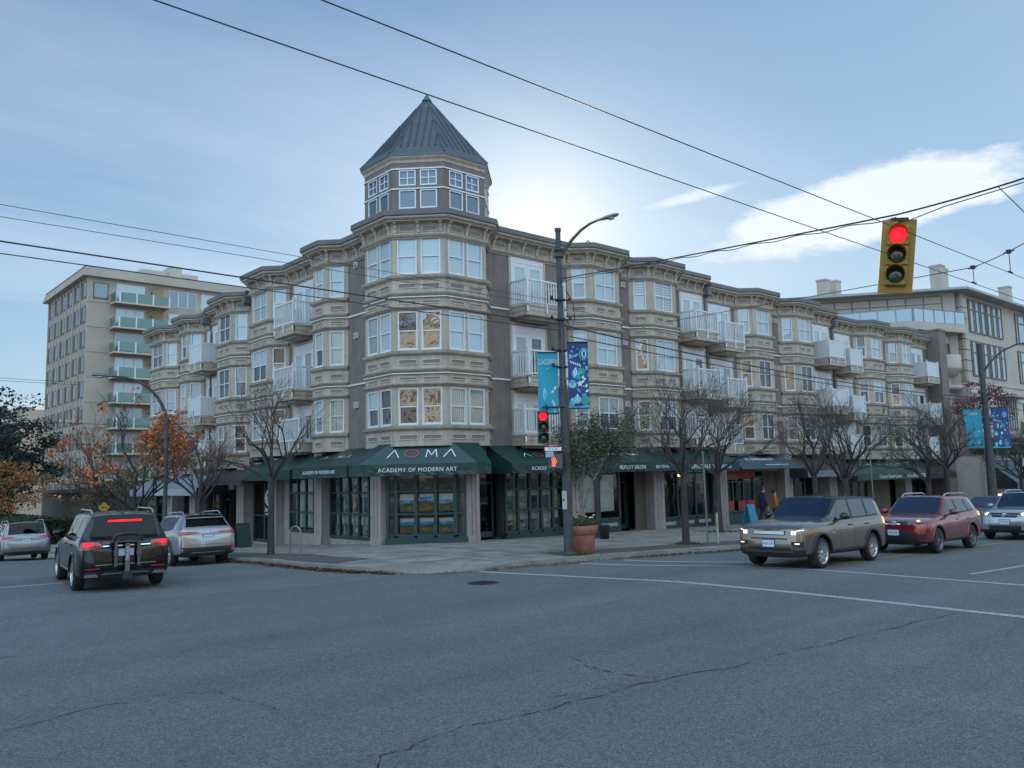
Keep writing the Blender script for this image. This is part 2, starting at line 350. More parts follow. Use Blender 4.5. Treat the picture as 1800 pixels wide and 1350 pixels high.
# kerb stones: swept step
def densify(line, st):
    o = []
    for a, b in zip(line[:-1], line[1:]):
        n = max(1, int(min(60, (Vector(b)-Vector(a)).length/st)))
        for i in range(n): o.append((a[0]+(b[0]-a[0])*i/n, a[1]+(b[1]-a[1])*i/n))
    o.append(line[-1]); return o
def ribbon(mb, line, offs, zf, m=0):
    """strips between successive lateral offsets of a line, heights from zf(x, y, k)"""
    L_ = [Vector(p) for p in line]; R_ = []
    for i in range(len(L_)):
        d = (L_[min(i+1, len(L_)-1)]-L_[max(i-1, 0)]).normalized(); R_.append(Vector((d.y, -d.x)))
    vs = []; k = len(offs)
    for p, n_ in zip(L_, R_):
        for j, o in enumerate(offs): q = p+n_*o; vs.append((q.x, q.y, zf(q.x, q.y, j)))
    mb.add(vs, [(i*k+j, (i+1)*k+j, (i+1)*k+j+1, i*k+j+1) for i in range(len(L_)-1) for j in range(k-1)], m)
kd = densify(KERB, .5)
mb = MB()
def kz(x, y, j):
    t = gside(x, y)+ramp_drop(x, y)
    return t+.004 if j in (0, 1) else (t-.02 if j == 2 else groad(x, y)-.05)
ribbon(mb, kd, [-.17, -.02, .0, .012], kz)
tag(mb.build('kerb', M_kerb, recalc=False), kind='structure')
# pavement joints, brick furnishing strip
M_joint = mat('joint', (.07, .065, .06), .95)
mb = MB()
def gline(mb, pts, w, zf, off=.004, m=0, st=.6):
    ribbon(mb, densify(pts, st), [-w/2, w/2], lambda x, y, j: zf(x, y)+off, m)
PV = lambda x, y: gside(x, y)+ramp_drop(x, y)
for y in [-8+1.5*k for k in range(1, 3)]: gline(mb, [(-6.6 if y > -6 else -6.3, y), (-1.6, y)] if y < -3 else [(-7.1, y), (-1.8, y)], .028, PV)
for y in [-2+1.5*k for k in range(18)]: gline(mb, [(-7.1, y), (-1.6, y)], .028, PV)
for x in (-5.6, -3.6): gline(mb, [(x, -2.0 if x > -4 else 25), (x, -8.3 if x > -5 else -7.5)], .028, PV)
for k in range(30): x = -3+1.5*k; gline(mb, [(x, -1.6), (x, -9.0)], .028, PV)
for y in (-3.4, -5.2, -7.0): gline(mb, [(-3, y), (42, y)], .028, PV)
gline(mb, [(-6.5, -7.2), (-4.64, -5.8)], .018, PV, .006); gline(mb, [(-5.4, -8.3), (-3.3, -7.0)], .018, PV, .006)
tag(mb.build('pavement_joints', M_joint, recalc=False), kind='structure')
mb = MB()
ribbon(mb, densify([(-5.6, 26), (-5.6, -3.2), (-5.3, -4.3)], .6), [-.0, 1.45], lambda x, y, j: PV(x, y)+.009)
ribbon(mb, densify([(-1.2, -7.45), (3.5, -8.1), (9, -9.0), (44, -9.0)], .6), [-.2, 1.15], lambda x, y, j: PV(x, y)+.009)
tag(mb.build('brick_strip', M_brick, recalc=False), kind='structure')
# painted markings
M_line = mat('road_paint', (.50, .51, .50), .6, noise=.45, nscale=16, col2=(.26, .27, .27)); M_yel = mat('yellow_paint', (.42, .27, .07), .6, noise=.3, nscale=16)
def marking(name, pts, w, m): mb = MB(); gline(mb, pts, w, groad, .005, 0, .35); return tag(mb.build(name, m, recalc=False), kind='structure')
marking('crosswalk_line', [(-4.75, -8.72), (-4.15, -11), (-4.0, -14.2), (-3.95, -17.3), (-4.2, -21.3), (-4.4, -27)], .20, M_line)
marking('crosswalk_line', [(-1.75, -9.45), (-.9, -11.9), (-.45, -13.8), (-.2, -16), (-.3, -20), (-.4, -27)], .18, M_line)
marking('stop_line', [(-.25, -9.75), (.75, -12.7), (1.35, -15.1)], .22, M_line)
marking('centre_line', [(1.3, -15.3), (4.5, -15.35), (12, -15.6), (60, -16)], .12, M_yel)
marking('lane_line', [(1.1, -18.55), (3.6, -18.7), (6, -18.8)], .12, M_line)
marking('stop_line_left', [(-15.2, -2.75), (-13.2, -3.05)], .14, M_line)
M_worn = mat('worn_paint', (.22, .225, .22), .7, noise=.5, nscale=24, col2=(.13, .135, .135))
for i in range(4): marking('worn_marking', [(-17.05+.42*i, -12.6+.12*i+.5*(i % 2)), (-16.88+.42*i, -12.55+.12*i+.5*(i % 2))], .035, M_worn)
# cracks in the asphalt
rc = random.Random(3)
def crack(pts, w=.018, br=True):
    mb = MB(); P = densify(pts, .09); Q = []; ox = oy = 0
    for i, (x, y) in enumerate(P):
        ox = ox*.8+rc.gauss(0, .022); oy = oy*.8+rc.gauss(0, .022); Q.append((x+ox, y+oy))
    L_ = [Vector(p) for p in Q]; vs = []
    for i, p in enumerate(L_):
        d = (L_[min(i+1, len(L_)-1)]-L_[max(i-1, 0)]).normalized(); n_ = Vector((d.y, -d.x)); ww = w*max(.08, rc.gauss(.45, .45))*min(1, i/3, (len(L_)-1-i)/3)
        for s_ in (-1, 1): q = p+n_*ww*s_/2; vs.append((q.x, q.y, groad(q.x, q.y)+.0045))
    mb.add(vs, [(2*i, 2*i+2, 2*i+3, 2*i+1) for i in range(len(L_)-1)])
    if br:
        for _ in range(len(P)//6):
            i = rc.randrange(3, len(Q)-3); a = rc.random()*6.3; l = .06+rc.random()*.22; p = Vector(Q[i]); q = p+Vector((cos(a), sin(a)))*l; n_ = Vector((sin(a), -cos(a)))*w*.2
            mb.add([(p.x+n_.x, p.y+n_.y, groad(p.x, p.y)+.0045), (p.x-n_.x, p.y-n_.y, groad(p.x, p.y)+.0045), (q.x, q.y, groad(q.x, q.y)+.0045)], [(0, 1, 2)])
    return tag(mb.build('road_crack', mat('crack', (.012, .012, .014), .95), recalc=False), kind='structure')
crack([(-15.3, -20.6), (-14.7, -19.65), (-13.5, -19.5), (-12.4, -19.65), (-11.0, -19.75), (-10.1, -19.9), (-8.4, -20.05), (-5.7, -20.25), (-4.3, -20.45)], .020)
crack([(-12.6, -19.35), (-11.8, -19.45), (-11.2, -19.6)], .012, False)
crack([(-10.9, -18.1), (-11.15, -18.9), (-11.05, -19.7)], .018)
crack([(-17.2, -16.6), (-16.3, -16.25), (-15.3, -16.15), (-14.85, -16.5), (-14.65, -18.0)], .013)
crack([(-9.2, -16.2), (-7.5, -15.5), (-6.2, -15.2)], .008, False)
crack([(-14.2, -13.5), (-13.2, -13.9), (-12.4, -13.6)], .006, False)
crack([(-7.6, -21.0), (-6.0, -21.6), (-5.0, -21.4)], .008)
# manhole
mb = MB(); zc = groad(-6.2, -10.65)
mb.lathe([(.001, .006), (.30, .006), (.33, .012), (.36, .012), (.37, .002)], 32, c=(-6.2, -10.65, zc), sm=False)
for i in range(5): mb.box(-6.42, -5.98, -10.83+.08*i, -10.80+.08*i, zc+.006, zc+.012)
tag(mb.build('manhole_cover', mat('cast_iron', (.045, .042, .04), .6, .4, noise=.3, nscale=20)), 'round iron manhole cover in the asphalt near the corner kerb', 'manhole cover')
# fallen leaves along the kerb: far too many to count
M_leafs = [mat('dead_leaf_'+n, c, .8) for n, c in (('brown', (.13, .045, .022)), ('rust', (.22, .075, .03)), ('tan', (.26, .15, .07)), ('dark', (.05, .022, .015)))]
rl = random.Random(11); mb = MB()
kl = densify(KERB, .1)
for x, y in kl:
    if not (-7.6 < x < 7 and -11 < y < 1.5): continue
    if ramp_drop(x, y) < -.07: dens = .6
    elif y > -4: dens = 5
    elif x < -5.5: dens = 7
    elif x < -1.5: dens = 3
    elif x < 5: dens = 5 if x > .5 else 1.5
    else: dens = 3
    n_ = int(dens*(3.6 if x < -5.2 else 1.6)+rl.random())
    for _ in range(n_):
        a = rl.random()*6.28; o = abs(rl.gauss(0, .20 if x < -5.2 else .13))+.03; px_, py_ = x-o*.72+rl.uniform(-.06, .06) if y > -6.5 else x+rl.uniform(-.08, .08), y-o if y < -6.5 else y+rl.uniform(-.1, .1)
        s_ = rl.uniform(.028, .062); z = groad(px_, py_)+.014+rl.random()*.05
        c_, d_ = cos(a)*s_, sin(a)*s_; h1, h2 = rl.uniform(-.01, .02), rl.uniform(-.01, .02)
        mb.add([(px_-c_, py_-d_, z), (px_+d_*.6, py_-c_*.6, z+h1), (px_+c_, py_+d_, z+h2), (px_-d_*.6, py_+c_*.6, z+.01)], [(0, 1, 2, 3)], rl.randrange(4))
for _ in range(90):
    px_, py_ = rl.uniform(-7, -2), rl.uniform(-8, 2); s_ = rl.uniform(.015, .035); a = rl.random()*6; z = PV(px_, py_)+.012
    c_, d_ = cos(a)*s_, sin(a)*s_; mb.add([(px_-c_, py_-d_, z), (px_+d_*.6, py_-c_*.6, z+.005), (px_+c_, py_+d_, z+.008), (px_-d_*.6, py_+c_*.6, z)], [(0, 1, 2, 3)], rl.randrange(4))
tag(mb.build('fallen_leaves', M_leafs, recalc=False), kind='stuff')
# ================================================================ corner apartment building
M_taupe = mat('stucco_taupe', (.200, .158, .140), .9, noise=.12, nscale=2.0, bump=.3, bscale=120, streak=.20)
M_trim = mat('trim_beige', (.45, .372, .30), .7, noise=.10, nscale=3.0, bump=.08, bscale=40, streak=.24)
M_trimL = mat('trim_light', (.52, .44, .36), .7, noise=.10, nscale=3.0); M_trim2 = mat('trim_panel', (.20, .17, .15), .8)
M_white = mat('white_vinyl', (.62, .62, .66), .45)
M_whitep = mat('white_paint', (.62, .61, .62), .5, noise=.06, nscale=6)
M_strip = mat('pale_strip', (.66, .64, .58), .5)
M_roofm = mat('grey_roof_metal', (.095, .102, .120), .5, .15, noise=.12, nscale=2)
M_fascia = mat('roof_fascia', (.135, .125, .12), .7, noise=.1, nscale=2)
M_pillar = mat('pillar_render', (.37, .32, .30), .85, noise=.12, nscale=3, streak=.22, bump=.15, bscale=60)
def glass(name, col, rough=.035, ior=1.9, wav=.6, bands=None):
    m = bpy.data.materials.new(name); m.use_nodes = True; N = m.node_tree.nodes; L = m.node_tree.links; b = N['Principled BSDF']
    b.inputs['Base Color'].default_value = (*col, 1); b.inputs['Roughness'].default_value = .6; b.inputs['Specular IOR Level'].default_value = .0
    b.inputs['Coat Weight'].default_value = 1; b.inputs['Coat Roughness'].default_value = rough; b.inputs['Coat IOR'].default_value = ior
    t = N.new('ShaderNodeTexCoord'); n = N.new('ShaderNodeTexNoise'); n.inputs['Scale'].default_value = 1.7; n.inputs['Detail'].default_value = 2; n.inputs['Distortion'].default_value = .6
    L.new(t.outputs['Object'], n.inputs['Vector']); bp = N.new('ShaderNodeBump'); bp.inputs['Strength'].default_value = wav; bp.inputs['Distance'].default_value = .012
    L.new(n.outputs[0], bp.inputs['Height']); L.new(bp.outputs[0], b.inputs['Coat Normal'])
    if bands:      # curtain folds or blind slats behind the pane
        w_ = N.new('ShaderNodeTexWave'); w_.wave_type = 'BANDS'; w_.bands_direction = 'Z' if bands[0] == 'z' else 'X'; w_.inputs['Scale'].default_value = bands[1]; w_.inputs['Distortion'].default_value = bands[2]; w_.inputs['Detail'].default_value = 1; L.new(t.outputs['Object'], w_.inputs['Vector'])
        r = N.new('ShaderNodeValToRGB'); r.color_ramp.elements[0].color = (*[c*bands[3] for c in col], 1); r.color_ramp.elements[1].color = (*col, 1); r.color_ramp.elements[0].position = .3; r.color_ramp.elements[1].position = .6; L.new(w_.outputs[0], r.inputs[0]); L.new(r.outputs[0], b.inputs['Base Color'])
    MATS[name] = m; return m
M_gC = glass('pane_curtain', (.36, .38, .36), bands=('x', 3.6, 1.2, .62)); M_gH = glass('pane_zebra_blind', (.40, .46, .47), bands=('z', 2.6, 0, .55)); M_gS = glass('pane_slats', (.30, .34, .35), bands=('z', 9.0, 0, .7))
M_gB = glass('pane_blind', (.33, .41, .43), ior=2.0); M_gB2 = glass('pane_blind_grey', (.23, .25, .25)); M_gD = glass('pane_dark', (.035, .04, .045), wav=1.4); M_gL = glass('pane_lantern', (.07, .10, .15), wav=.3); M_gW = glass('pane_warm', (.075, .062, .05), wav=.8, ior=2.9)  # lantern panes: sky reflection put into the blue base colour
GP = {'b': M_gB, 'g': M_gB2, 'd': M_gD, 'w': M_gW}
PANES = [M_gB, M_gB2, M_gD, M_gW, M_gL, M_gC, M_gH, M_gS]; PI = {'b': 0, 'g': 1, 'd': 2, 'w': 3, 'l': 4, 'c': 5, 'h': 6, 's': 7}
B = thing('apartment_building', 'long taupe and beige corner apartment building with white bay windows, turret and green awnings', 'building', (0, 0, 0))
YW, XW, BD = -.87, -1.07, .68
ocx, ocy, os_ = .7, .9, 1.97; oa = os_*(1+sqrt(2))/2; oh = os_/2
OV = [(ocx-oa, ocy+oh), (ocx-oa, ocy-oh), (ocx-oh, ocy-oa), (ocx+oh, ocy-oa), (ocx+oa, ocy-oh)]
Wl = [3.41, 6.19, 9.06]           # string-course levels of the three upper storeys
TOP = 12.29
# bays: (a0, a1, a2, a3) along the wall: wall start, front start, front end, wall end
RB = [(6.78, 7.53, 9.41, 10.16), (10.86, 11.61, 13.5, 14.25), (19.38, 20.13, 21.9, 22.65), (23.68, 24.43, 26.24, 26.99), (32.45, 33.2, 35.1, 35.85), (36.9, 37.65, 39.35, 40.1)]
LB = [(4.22, 4.90, 6.0, 6.68), (9.55, 10.23, 12.2, 12.88), (13.77, 14.45, 16.3, 16.98), (19.82, 20.5, 21.6, 22.28), (23.65, 24.33, 26.5, 27.18)]
def rb_poly(b): return [(b[0], YW), (b[1], YW-BD), (b[2], YW-BD), (b[3], YW)]
def lb_poly(b): return [(XW, b[3]), (XW-BD, b[2]), (XW-BD, b[1]), (XW, b[0])]
# t on the SE tower facet where it meets the wall plane
tR = (OV[3][0]+(YW-OV[3][1]), YW)
tL = (XW, OV[0][1]+(XW-OV[0][0]))
segs = [  # name, dz, polyline (left to right)
 ('LC', -.62, [(XW, 27.6)]+lb_poly(LB[4])+lb_poly(LB[3])+[(XW, 18.7)]),
 ('LB', -.45, [(XW, 18.7)]+lb_poly(LB[2])+[(XW, 13.3)]),
 ('A', 0., [(XW, 13.3)]+lb_poly(LB[1])+lb_poly(LB[0])+[tL, OV[0], OV[1], OV[2], OV[3], tR]+rb_poly(RB[0])+rb_poly(RB[1])+[(16.72, YW)]),
 ('RB', -.32, [(16.72, YW)]+rb_poly(RB[2])+rb_poly(RB[3])+[(29.7, YW)]),
 ('RC', -.62, [(29.7, YW)]+rb_poly(RB[4])+rb_poly(RB[5])+[(43.3, YW)])]
def seg_dz(kind, a):
    if kind == 'R': return 0 if a < 16.72 else (-.32 if a < 29.7 else -.62)
    return 0 if a < 13.3 else (-.45 if a < 18.7 else -.62)
# --- wall body per segment (flat walls, upper part), closed at the back
for nm, dz, pl in segs:
    mb = MB(); zt = TOP+dz-.3
    x0, x1 = pl[0][0], pl[-1][0]
    if nm[0] == 'L': foot = [(XW, pl[0][1]), (XW, pl[-1][1]), (12, pl[-1][1]), (12, pl[0][1])]
    elif nm == 'A': foot = [(XW, 13.3), (XW, YW+1.2), (XW+1.2, YW), (16.72, YW), (16.72, 12), (12, 12), (12, 13.3)]
    else: foot = [(pl[0][0], YW), (pl[-1][0], YW), (pl[-1][0], 12), (pl[0][0], 12)]
    mb.prism(foot, 3.30+dz*.9 if dz > -.5 else 3.3+dz-.15, zt)
    o = mb.build('wall', M_taupe, B)
# --- roof and cornice, following every bay
for nm, dz, pl in segs:
    z = TOP+dz
    mb = MB()
    mb.sweep(pl, [(-.6, z+.002), (.50, z), (.52, z-.03), (.52, z-.20), (.47, z-.235), (-.2, z-.235)], 0)
    x0, y0 = pl[0]; x1, y1 = pl[-1]
    mb.box(min(x0, x1)+.3, max(x0, x1, 8), YW+.5 if nm[0] != 'L' else min(y0, y1), 11.8 if nm[0] != 'L' else max(y0, y1), z-.22, z-.1)
    mb.build('roof', M_fascia, B, recalc=False)
    mb = MB()
    mb.sweep(pl, [(.0, z-.237), (.46, z-.237), (.46, z-.29), (.40, z-.33), (.33, z-.35), (.33, z-.39), (.08, z-.42), (.06, z-.44), (.045, z-.80), (.05, z-.81), (.15, z-.83), (.17, z-.87), (.13, z-.93), (.06, z-.97), (.05, z-1.0), (.0, z-1.0)], 0)
    # brackets and frieze panels on every straight piece
    for a, b in zip(pl[:-1], pl[1:]):
        F = Fr(a, b)
        if F.L < .3: continue
        wallp = F.L > 2.3; nb = max(1, round(F.L/.95)) if F.L > 1.3 else 1
        e0 = .12 if not wallp else .25
        st_ = (F.L-2*e0)/nb
        for i in range(nb+1):
            u = e0+st_*i
            if F.L < 1.2: u = (.10, F.L-.10)[i] if nb == 1 else u
            mb.fbox(F, u-.055, u+.055, .04, .12, z-.80, z-.42)
            P = [(.12, z-.66), (.17, z-.58), (.18, z-.52), (.28, z-.45), (.30, z-.395), (.12, z-.395)]
            vs = [F.p(u+s_*.055, d, zz_) for s_ in (-1, 1) for d, zz_ in P]; k = len(P)
            mb.add(vs, [tuple(range(k)), tuple(range(k, 2*k))[::-1]]+[(j, (j+1) % k, (j+1) % k+k, j+k) for j in range(k)])
        for i in range(nb):
            ua, ub = e0+st_*i+.13, e0+st_*(i+1)-.13
            if F.L < 1.2: ua, ub = .24, F.L-.24
            if ub-ua < .12: continue
            for q in ((ua, ub, z-.50, z-.475), (ua, ub, z-.745, z-.72)): mb.fbox(F, q[0], q[1], .045, .075, q[2], q[3])
            for q in ((ua, ua+.03), (ub-.03, ub)): mb.fbox(F, q[0], q[1], .045, .075, z-.72, z-.50)
            mb.fbox(F, ua+.06, ub-.06, .045, .062, z-.68, z-.54, 1)
    mb.build('cornice', [M_trim, M_trim2], B, recalc=False)
def panel(mb, F, ua, ub, z0, z1, d=.0, tp=1):
    z0 += .035; z1 -= .035; k_ = len(mb.m)
    mb.fbox(F, ua, ub, d, d+.035, z1-.03, z1); mb.fbox(F, ua, ub, d, d+.035, z0, z0+.03)
    mb.fbox(F, ua, ua+.03, d, d+.035, z0+.03, z1-.03); mb.fbox(F, ub-.03, ub, d, d+.035, z0+.03, z1-.03)
    for q in range(k_, len(mb.m)): mb.m[q] = 3
    mb.fbox(F, ua+.045, ub-.045, d, d+.014, z0+.04, z1-.04, tp)
rvw = random.Random(33)
def window(F, ua, ub, z0, z1, code, style='sash', d=-.05, parent=B, name='window', hidden=None):
    """white vinyl window; code gives (upper, lower) pane looks"""
    if rvw.random() < .22 and not hidden: code = code.replace('b', rvw.choice('cs'))
    if rvw.random() < .25 and not hidden: code = code.replace('g', 'c')
    mb = hidden[0] if hidden else MB(); pn = hidden[1] if hidden else MB(); fw_ = .045
    if hidden: off = 0
    mb.fbox(F, ua, ub, d-.04, d+.05, z1-fw_, z1); mb.fbox(F, ua, ub, d-.04, d+.06, z0, z0+fw_+.01)
    mb.fbox(F, ua, ua+fw_, d-.04, d+.05, z0+fw_+.01, z1-fw_); mb.fbox(F, ub-fw_, ub, d-.04, d+.05, z0+fw_+.01, z1-fw_)
    zm = z0+(z1-z0)*.5
    if style in ('sash', 'grid'):
        mb.fbox(F, ua+fw_, ub-fw_, d-.04, d+.035, zm-.022, zm+.022)
        if style == 'sash':      # lower sash sits a little further in
            for q in ((ua+fw_, ua+fw_+.03), (ub-fw_-.03, ub-fw_)): mb.fbox(F, q[0], q[1], d-.04, d+.012, z0+fw_+.01, zm-.022)
            mb.fbox(F, ua+fw_, ub-fw_, d-.04, d+.012, z0+fw_+.01, z0+fw_+.04)
        else:
            um = (ua+ub)/2
            mb.fbox(F, um-.022, um+.022, d-.04, d+.03, z0+fw_+.01, zm-.022); mb.fbox(F, um-.022, um+.022, d-.04, d+.03, zm+.022, z1-fw_)
        pn.fquad(F, ua+.03, ub-.03, d-.004, zm, z1-.03, PI[code[0]]); pn.fquad(F, ua+.03, ub-.03, d-.018, z0+.03, zm, PI[code[-1]])
    elif style == 'cross':
        um = (ua+ub)/2
        mb.fbox(F, ua+fw_, ub-fw_, d-.04, d+.03, zm-.018, zm+.018); mb.fbox(F, um-.018, um+.018, d-.04, d+.025, z0+fw_+.01, z1-fw_)
        pn.fquad(F, ua+.03, ub-.03, d-.004, z0+.03, z1-.03, PI[code[0]])
    else: pn.fquad(F, ua+.03, ub-.03, d-.004, z0+.03, z1-.03, PI[code[0]])
    if hidden: return
    w_ = mb.build(name, M_white, parent, recalc=False); pn.build('pane', PANES, w_, recalc=False); return w_
hid = (MB(), MB())
def storey_bands(mb, pl, W, first, last):
    """mouldings round a bay for the storey above string course W"""
    z = W
    if not first:
        mb.sweep(pl, [(.0, z-.48), (.05, z-.475), (.14, z-.41), (.15, z-.37), (.05, z-.355), (.0, z-.35)])
        mb.sweep(pl, [(.0, z-.025), (.10, z-.02), (.10, z+.015), (.0, z+.02)], 2)
        mb.sweep(pl, [(.0, z+.05), (.05, z+.055), (.13, z+.11), (.15, z+.16), (.04, z+.175), (.0, z+.18)])
    mb.sweep(pl, [(.0, z+.67), (.05, z+.68), (.13, z+.74), (.15, z+.80), (.16, z+.83), (.04, z+.845), (.0, z+.85)])
rb_codes = [('bb', 'bb'), ('dd', 'bb'), ('bb', 'bb')]
rw = random.Random(21)
def bay(pl, dz, codes, facets, hidden_last, centre_style='grid', levels=Wl, tower=False, name='bay'):
    mb = MB(); n = len(pl)-1; zlo, zhi = 3.55+dz, TOP+dz-.95
    fr = [Fr(a, b) for a, b in zip(pl[:-1], pl[1:])]
    # inner core
    core = []
    for i in range(len(pl)):
        core.append(pl[i])
    inner = [(x, y) for x, y in core]
    cxm = sum(p[0] for p in pl)/len(pl); cym = sum(p[1] for p in pl)/len(pl)
    C = MB()
    C.sweep(pl, [(-.35, zlo), (-.12, zlo), (-.12, zhi+.6), (-.35, zhi+.6)]); mb.v, mb.f, mb.m, mb.sm = C.v, C.f, C.m, C.sm
    mb.sweep(pl, [(-.7 if tower else -.5, zlo+.02), (.02, zlo), (.02, zlo-.04), (-.7 if tower else -.5, zlo-.02)])
    for k, W in enumerate(levels):
        W += dz; w0, w1 = W+.87, (levels[k+1]+dz-.54 if k < 2 else W+2.26)
        storey_bands(mb, pl, W, k == 0, k == 2)
        zb_ = W-.54 if k else zlo
        # spandrel below windows
        mb.sweep(pl, [(-.12, zb_), (.0, zb_), (.0, w0), (-.12, w0)], 0)
        if k == 2: mb.sweep(pl, [(-.12, w1), (.0, w1), (.0, w1+.3), (-.12, w1+.3)], 0)
        for i, F in enumerate(fr):
            nw = facets[i][0]; mg = facets[i][1]; gap = facets[i][2]
            ww = (F.L-2*mg-(nw-1)*gap)/nw
            mb.fbox(F, 0, mg, -.12, 0, w0-.01, w1+.01); mb.fbox(F, F.L-mg, F.L, -.12, 0, w0-.01, w1+.01)
            for j in range(nw-1): u = mg+ww*(j+1)+gap*j; mb.fbox(F, u, u+gap, -.12, -.003, w0-.01, w1+.01)
            for j in range(nw):
                u = mg+(ww+gap)*j; st_ = centre_style if (nw == 1 and ww > 1.0) else 'sash'
                cd = codes[k][i][j] if isinstance(codes[k][i], (list, tuple)) else codes[k][i]
                window(F, u, u+ww, w0, w1, cd, st_, parent=B, hidden=hid if (i in hidden_last) else None)
                if F.L > 1.0 or nw > 1 or True:
                    pa, pb = u+.0, u+ww
                    if nw == 1 and ww > 1.0:
                        q = (ww-.14)/2
                        for a_, b_ in ((pa, pa+q), (pb-q, pb)):
                            panel(mb, F, a_, b_, W+.30, W+.56, 0)
                            if k: panel(mb, F, a_, b_, W-.29, W-.09, 0)
                    else:
                        panel(mb, F, pa+.02, pb-.02, W+.30, W+.56, 0)
                        if k: panel(mb, F, pa+.02, pb-.02, W-.29, W-.09, 0)
    return mb.build(name, [M_trim, M_trim2, M_strip, M_trimL], B, recalc=False)
def rc3(p): return [[rw.choice(p) for _ in range(3)] for _ in range(3)]
R_codes = [
 [['dd', 'gd', 'dd'], ['bd', 'bb', 'dd'], ['bg', 'bb', 'dd']],
 [['ww', 'bd', 'dd'], ['ww', 'bb', 'dd'], ['hw', 'hh', 'dd']],
 [['wd', 'dd', 'dd'], ['ww', 'dd', 'dd'], ['wg', 'bb', 'dd']],
 [['gw', 'gd', 'dd'], ['ww', 'dd', 'dd'], ['bb', 'bb', 'dd']],
 [['dd', 'dd', 'dd'], ['gd', 'bd', 'dd'], ['dd', 'bb', 'dd']],
 [['gw', 'dd', 'dd'], ['dw', 'bb', 'dd'], ['wg', 'bb', 'dd']]]
for i, b in enumerate(RB):
    cs = R_codes[i]; bay(rb_poly(b), seg_dz('R', b[0]), cs, [(1, .22, 0), (1, .30, 0), (1, .22, 0)], (2,))
L_codes = [
 [['dd', 'bg', 'gg'], ['dd', 'bd', 'bb'], ['dd', 'bb', 'bb']],
 [['dd', 'wg', 'dg'], ['dd', 'bd', 'dg'], ['dd', 'bb', 'bb']],
 [['dd', 'ww', 'dd'], ['dd', 'dd', 'gd'], ['dd', 'dd', 'bb']],
 [['dd', 'gg', 'gg'], ['dd', 'gg', 'gg'], ['dd', 'gd', 'bw']],
 [['dd', 'ww', 'gg'], ['dd', 'wg', 'gg'], ['dd', 'wd', 'bw']]]
for i, b in enumerate(LB):
    cs = L_codes[i]; bay(lb_poly(b), seg_dz('L', b[0]), cs, [(1, .18, 0), (1, .22 if i in (0, 3) else .26, 0), (1, .18, 0)], (0,))
tw_codes = [[('bd', 'dd'), ('wd', 'ww'), ('gg', 'gg'), ('dd', 'dd')], [('bg', 'bb'), ('dw', 'ww'), ('bb', 'bb'), ('dd', 'dd')], [('bb', 'bb'), ('bb', 'bb'), ('bb', 'bb'), ('dd', 'dd')]]
bay(OV[:5], 0, tw_codes, [(2, .17, .15), (2, .17, .15), (2, .17, .15), (2, .17, .15)], (3,), tower=True, name='turret')
# opened sash and a small fan grille are left to the dark lower panes
sw = hid[0].build('side_windows', M_white, B, recalc=False); sw['kind'] = 'stuff'
sp_ = hid[1].build('side_panes', PANES, sw, recalc=False); sp_['kind'] = 'stuff'
# --- lantern storey and pointed roof of the turret
octo = [(ocx+oa*cos(a)/cos(pi/8)*1., ocy+oa*sin(a)/cos(pi/8)*1.) for a in [radians(22.5+45*k) for k in range(8)]]
octo = [OV[0], OV[1], OV[2], OV[3], OV[4], (ocx+oa, ocy+oh), (ocx+oh, ocy+oa), (ocx-oh, ocy+oa)]
mb = MB()
lanz0, lanz1 = 12.05, 14.32
for i in range(8):
    F = Fr(octo[i], octo[(i+1) % 8]); mg, gp = .26, .16; ww = (F.L-2*mg-gp)/2
    zs_ = [(12.47, 13.20), (13.36, 13.98)]
    for z0, z1 in ((lanz0, 12.47), (13.20, 13.36), (13.98, 14.30)): mb.fbox(F, 0, F.L, -.14, 0, z0, z1, 0)
    for z0, z1 in zs_:
        mb.fbox(F, 0, mg, -.14, -.001, z0, z1); mb.fbox(F, F.L-mg, F.L, -.14, -.001, z0, z1); mb.fbox(F, mg+ww, mg+ww+gp, -.14, -.001, z0, z1)
    for zt_ in (13.22, 14.0): mb.fbox(F, -.012, F.L+.012, 0, .035, zt_, zt_+.05, 1)
    for j in range(2):
        u = mg+(ww+gp)*j
        if i in (0, 1, 2, 3):
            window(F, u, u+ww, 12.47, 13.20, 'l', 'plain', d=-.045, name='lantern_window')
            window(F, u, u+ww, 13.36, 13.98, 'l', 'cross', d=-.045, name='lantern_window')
        else:
            for z0, z1 in zs_:
                mb.fbox(F, u, u+ww, -.06, -.03, z1-.04, z1, 1); mb.fbox(F, u, u+ww, -.06, -.03, z0, z0+.04, 1); mb.fbox(F, u+ww/2-.02, u+ww/2+.02, -.06, -.03, z0, z1, 1)
mb.prism([(x*.9+ocx*.1, y*.9+ocy*.1) for x, y in octo], lanz0, lanz0+.1)
mb.build('lantern', [M_taupe, M_white], B, recalc=False)
cl8 = octo+[octo[0]]
mb = MB()
o8 = [(ocx+(x-ocx)*1.001, ocy+(y-ocy)*1.001) for x, y in octo]
def ring(sc, z): return [(ocx+(x-ocx)*sc, ocy+(y-ocy)*sc, z) for x, y in octo]
def rings(mb, L_, m=0):
    vs = [p for r in L_ for p in r]
    mb.add(vs, [(i*8+j, i*8+(j+1) % 8, (i+1)*8+(j+1) % 8, (i+1)*8+j) for i in range(len(L_)-1) for j in range(8)], m)
e = 1+.16/oa
rings(mb, [ring(.99, 14.25), ring(1+.02/oa, 14.26), ring(1+.04/oa, 14.36), ring(e-.02, 14.43), ring(e-.012, 14.46), ring(e-.012, 14.52)], 1)
apex = 18.0
rings(mb, [ring(e, 14.50), ring(e, 14.60), ring(.985, 14.82), ring(.95, 14.93), ring(.07, 17.72), ring(.055, 17.76), ring(.085, 17.77), ring(.002, apex+.1)])
mb.build('turret_roof', [M_roofm, M_trim], B, recalc=False)
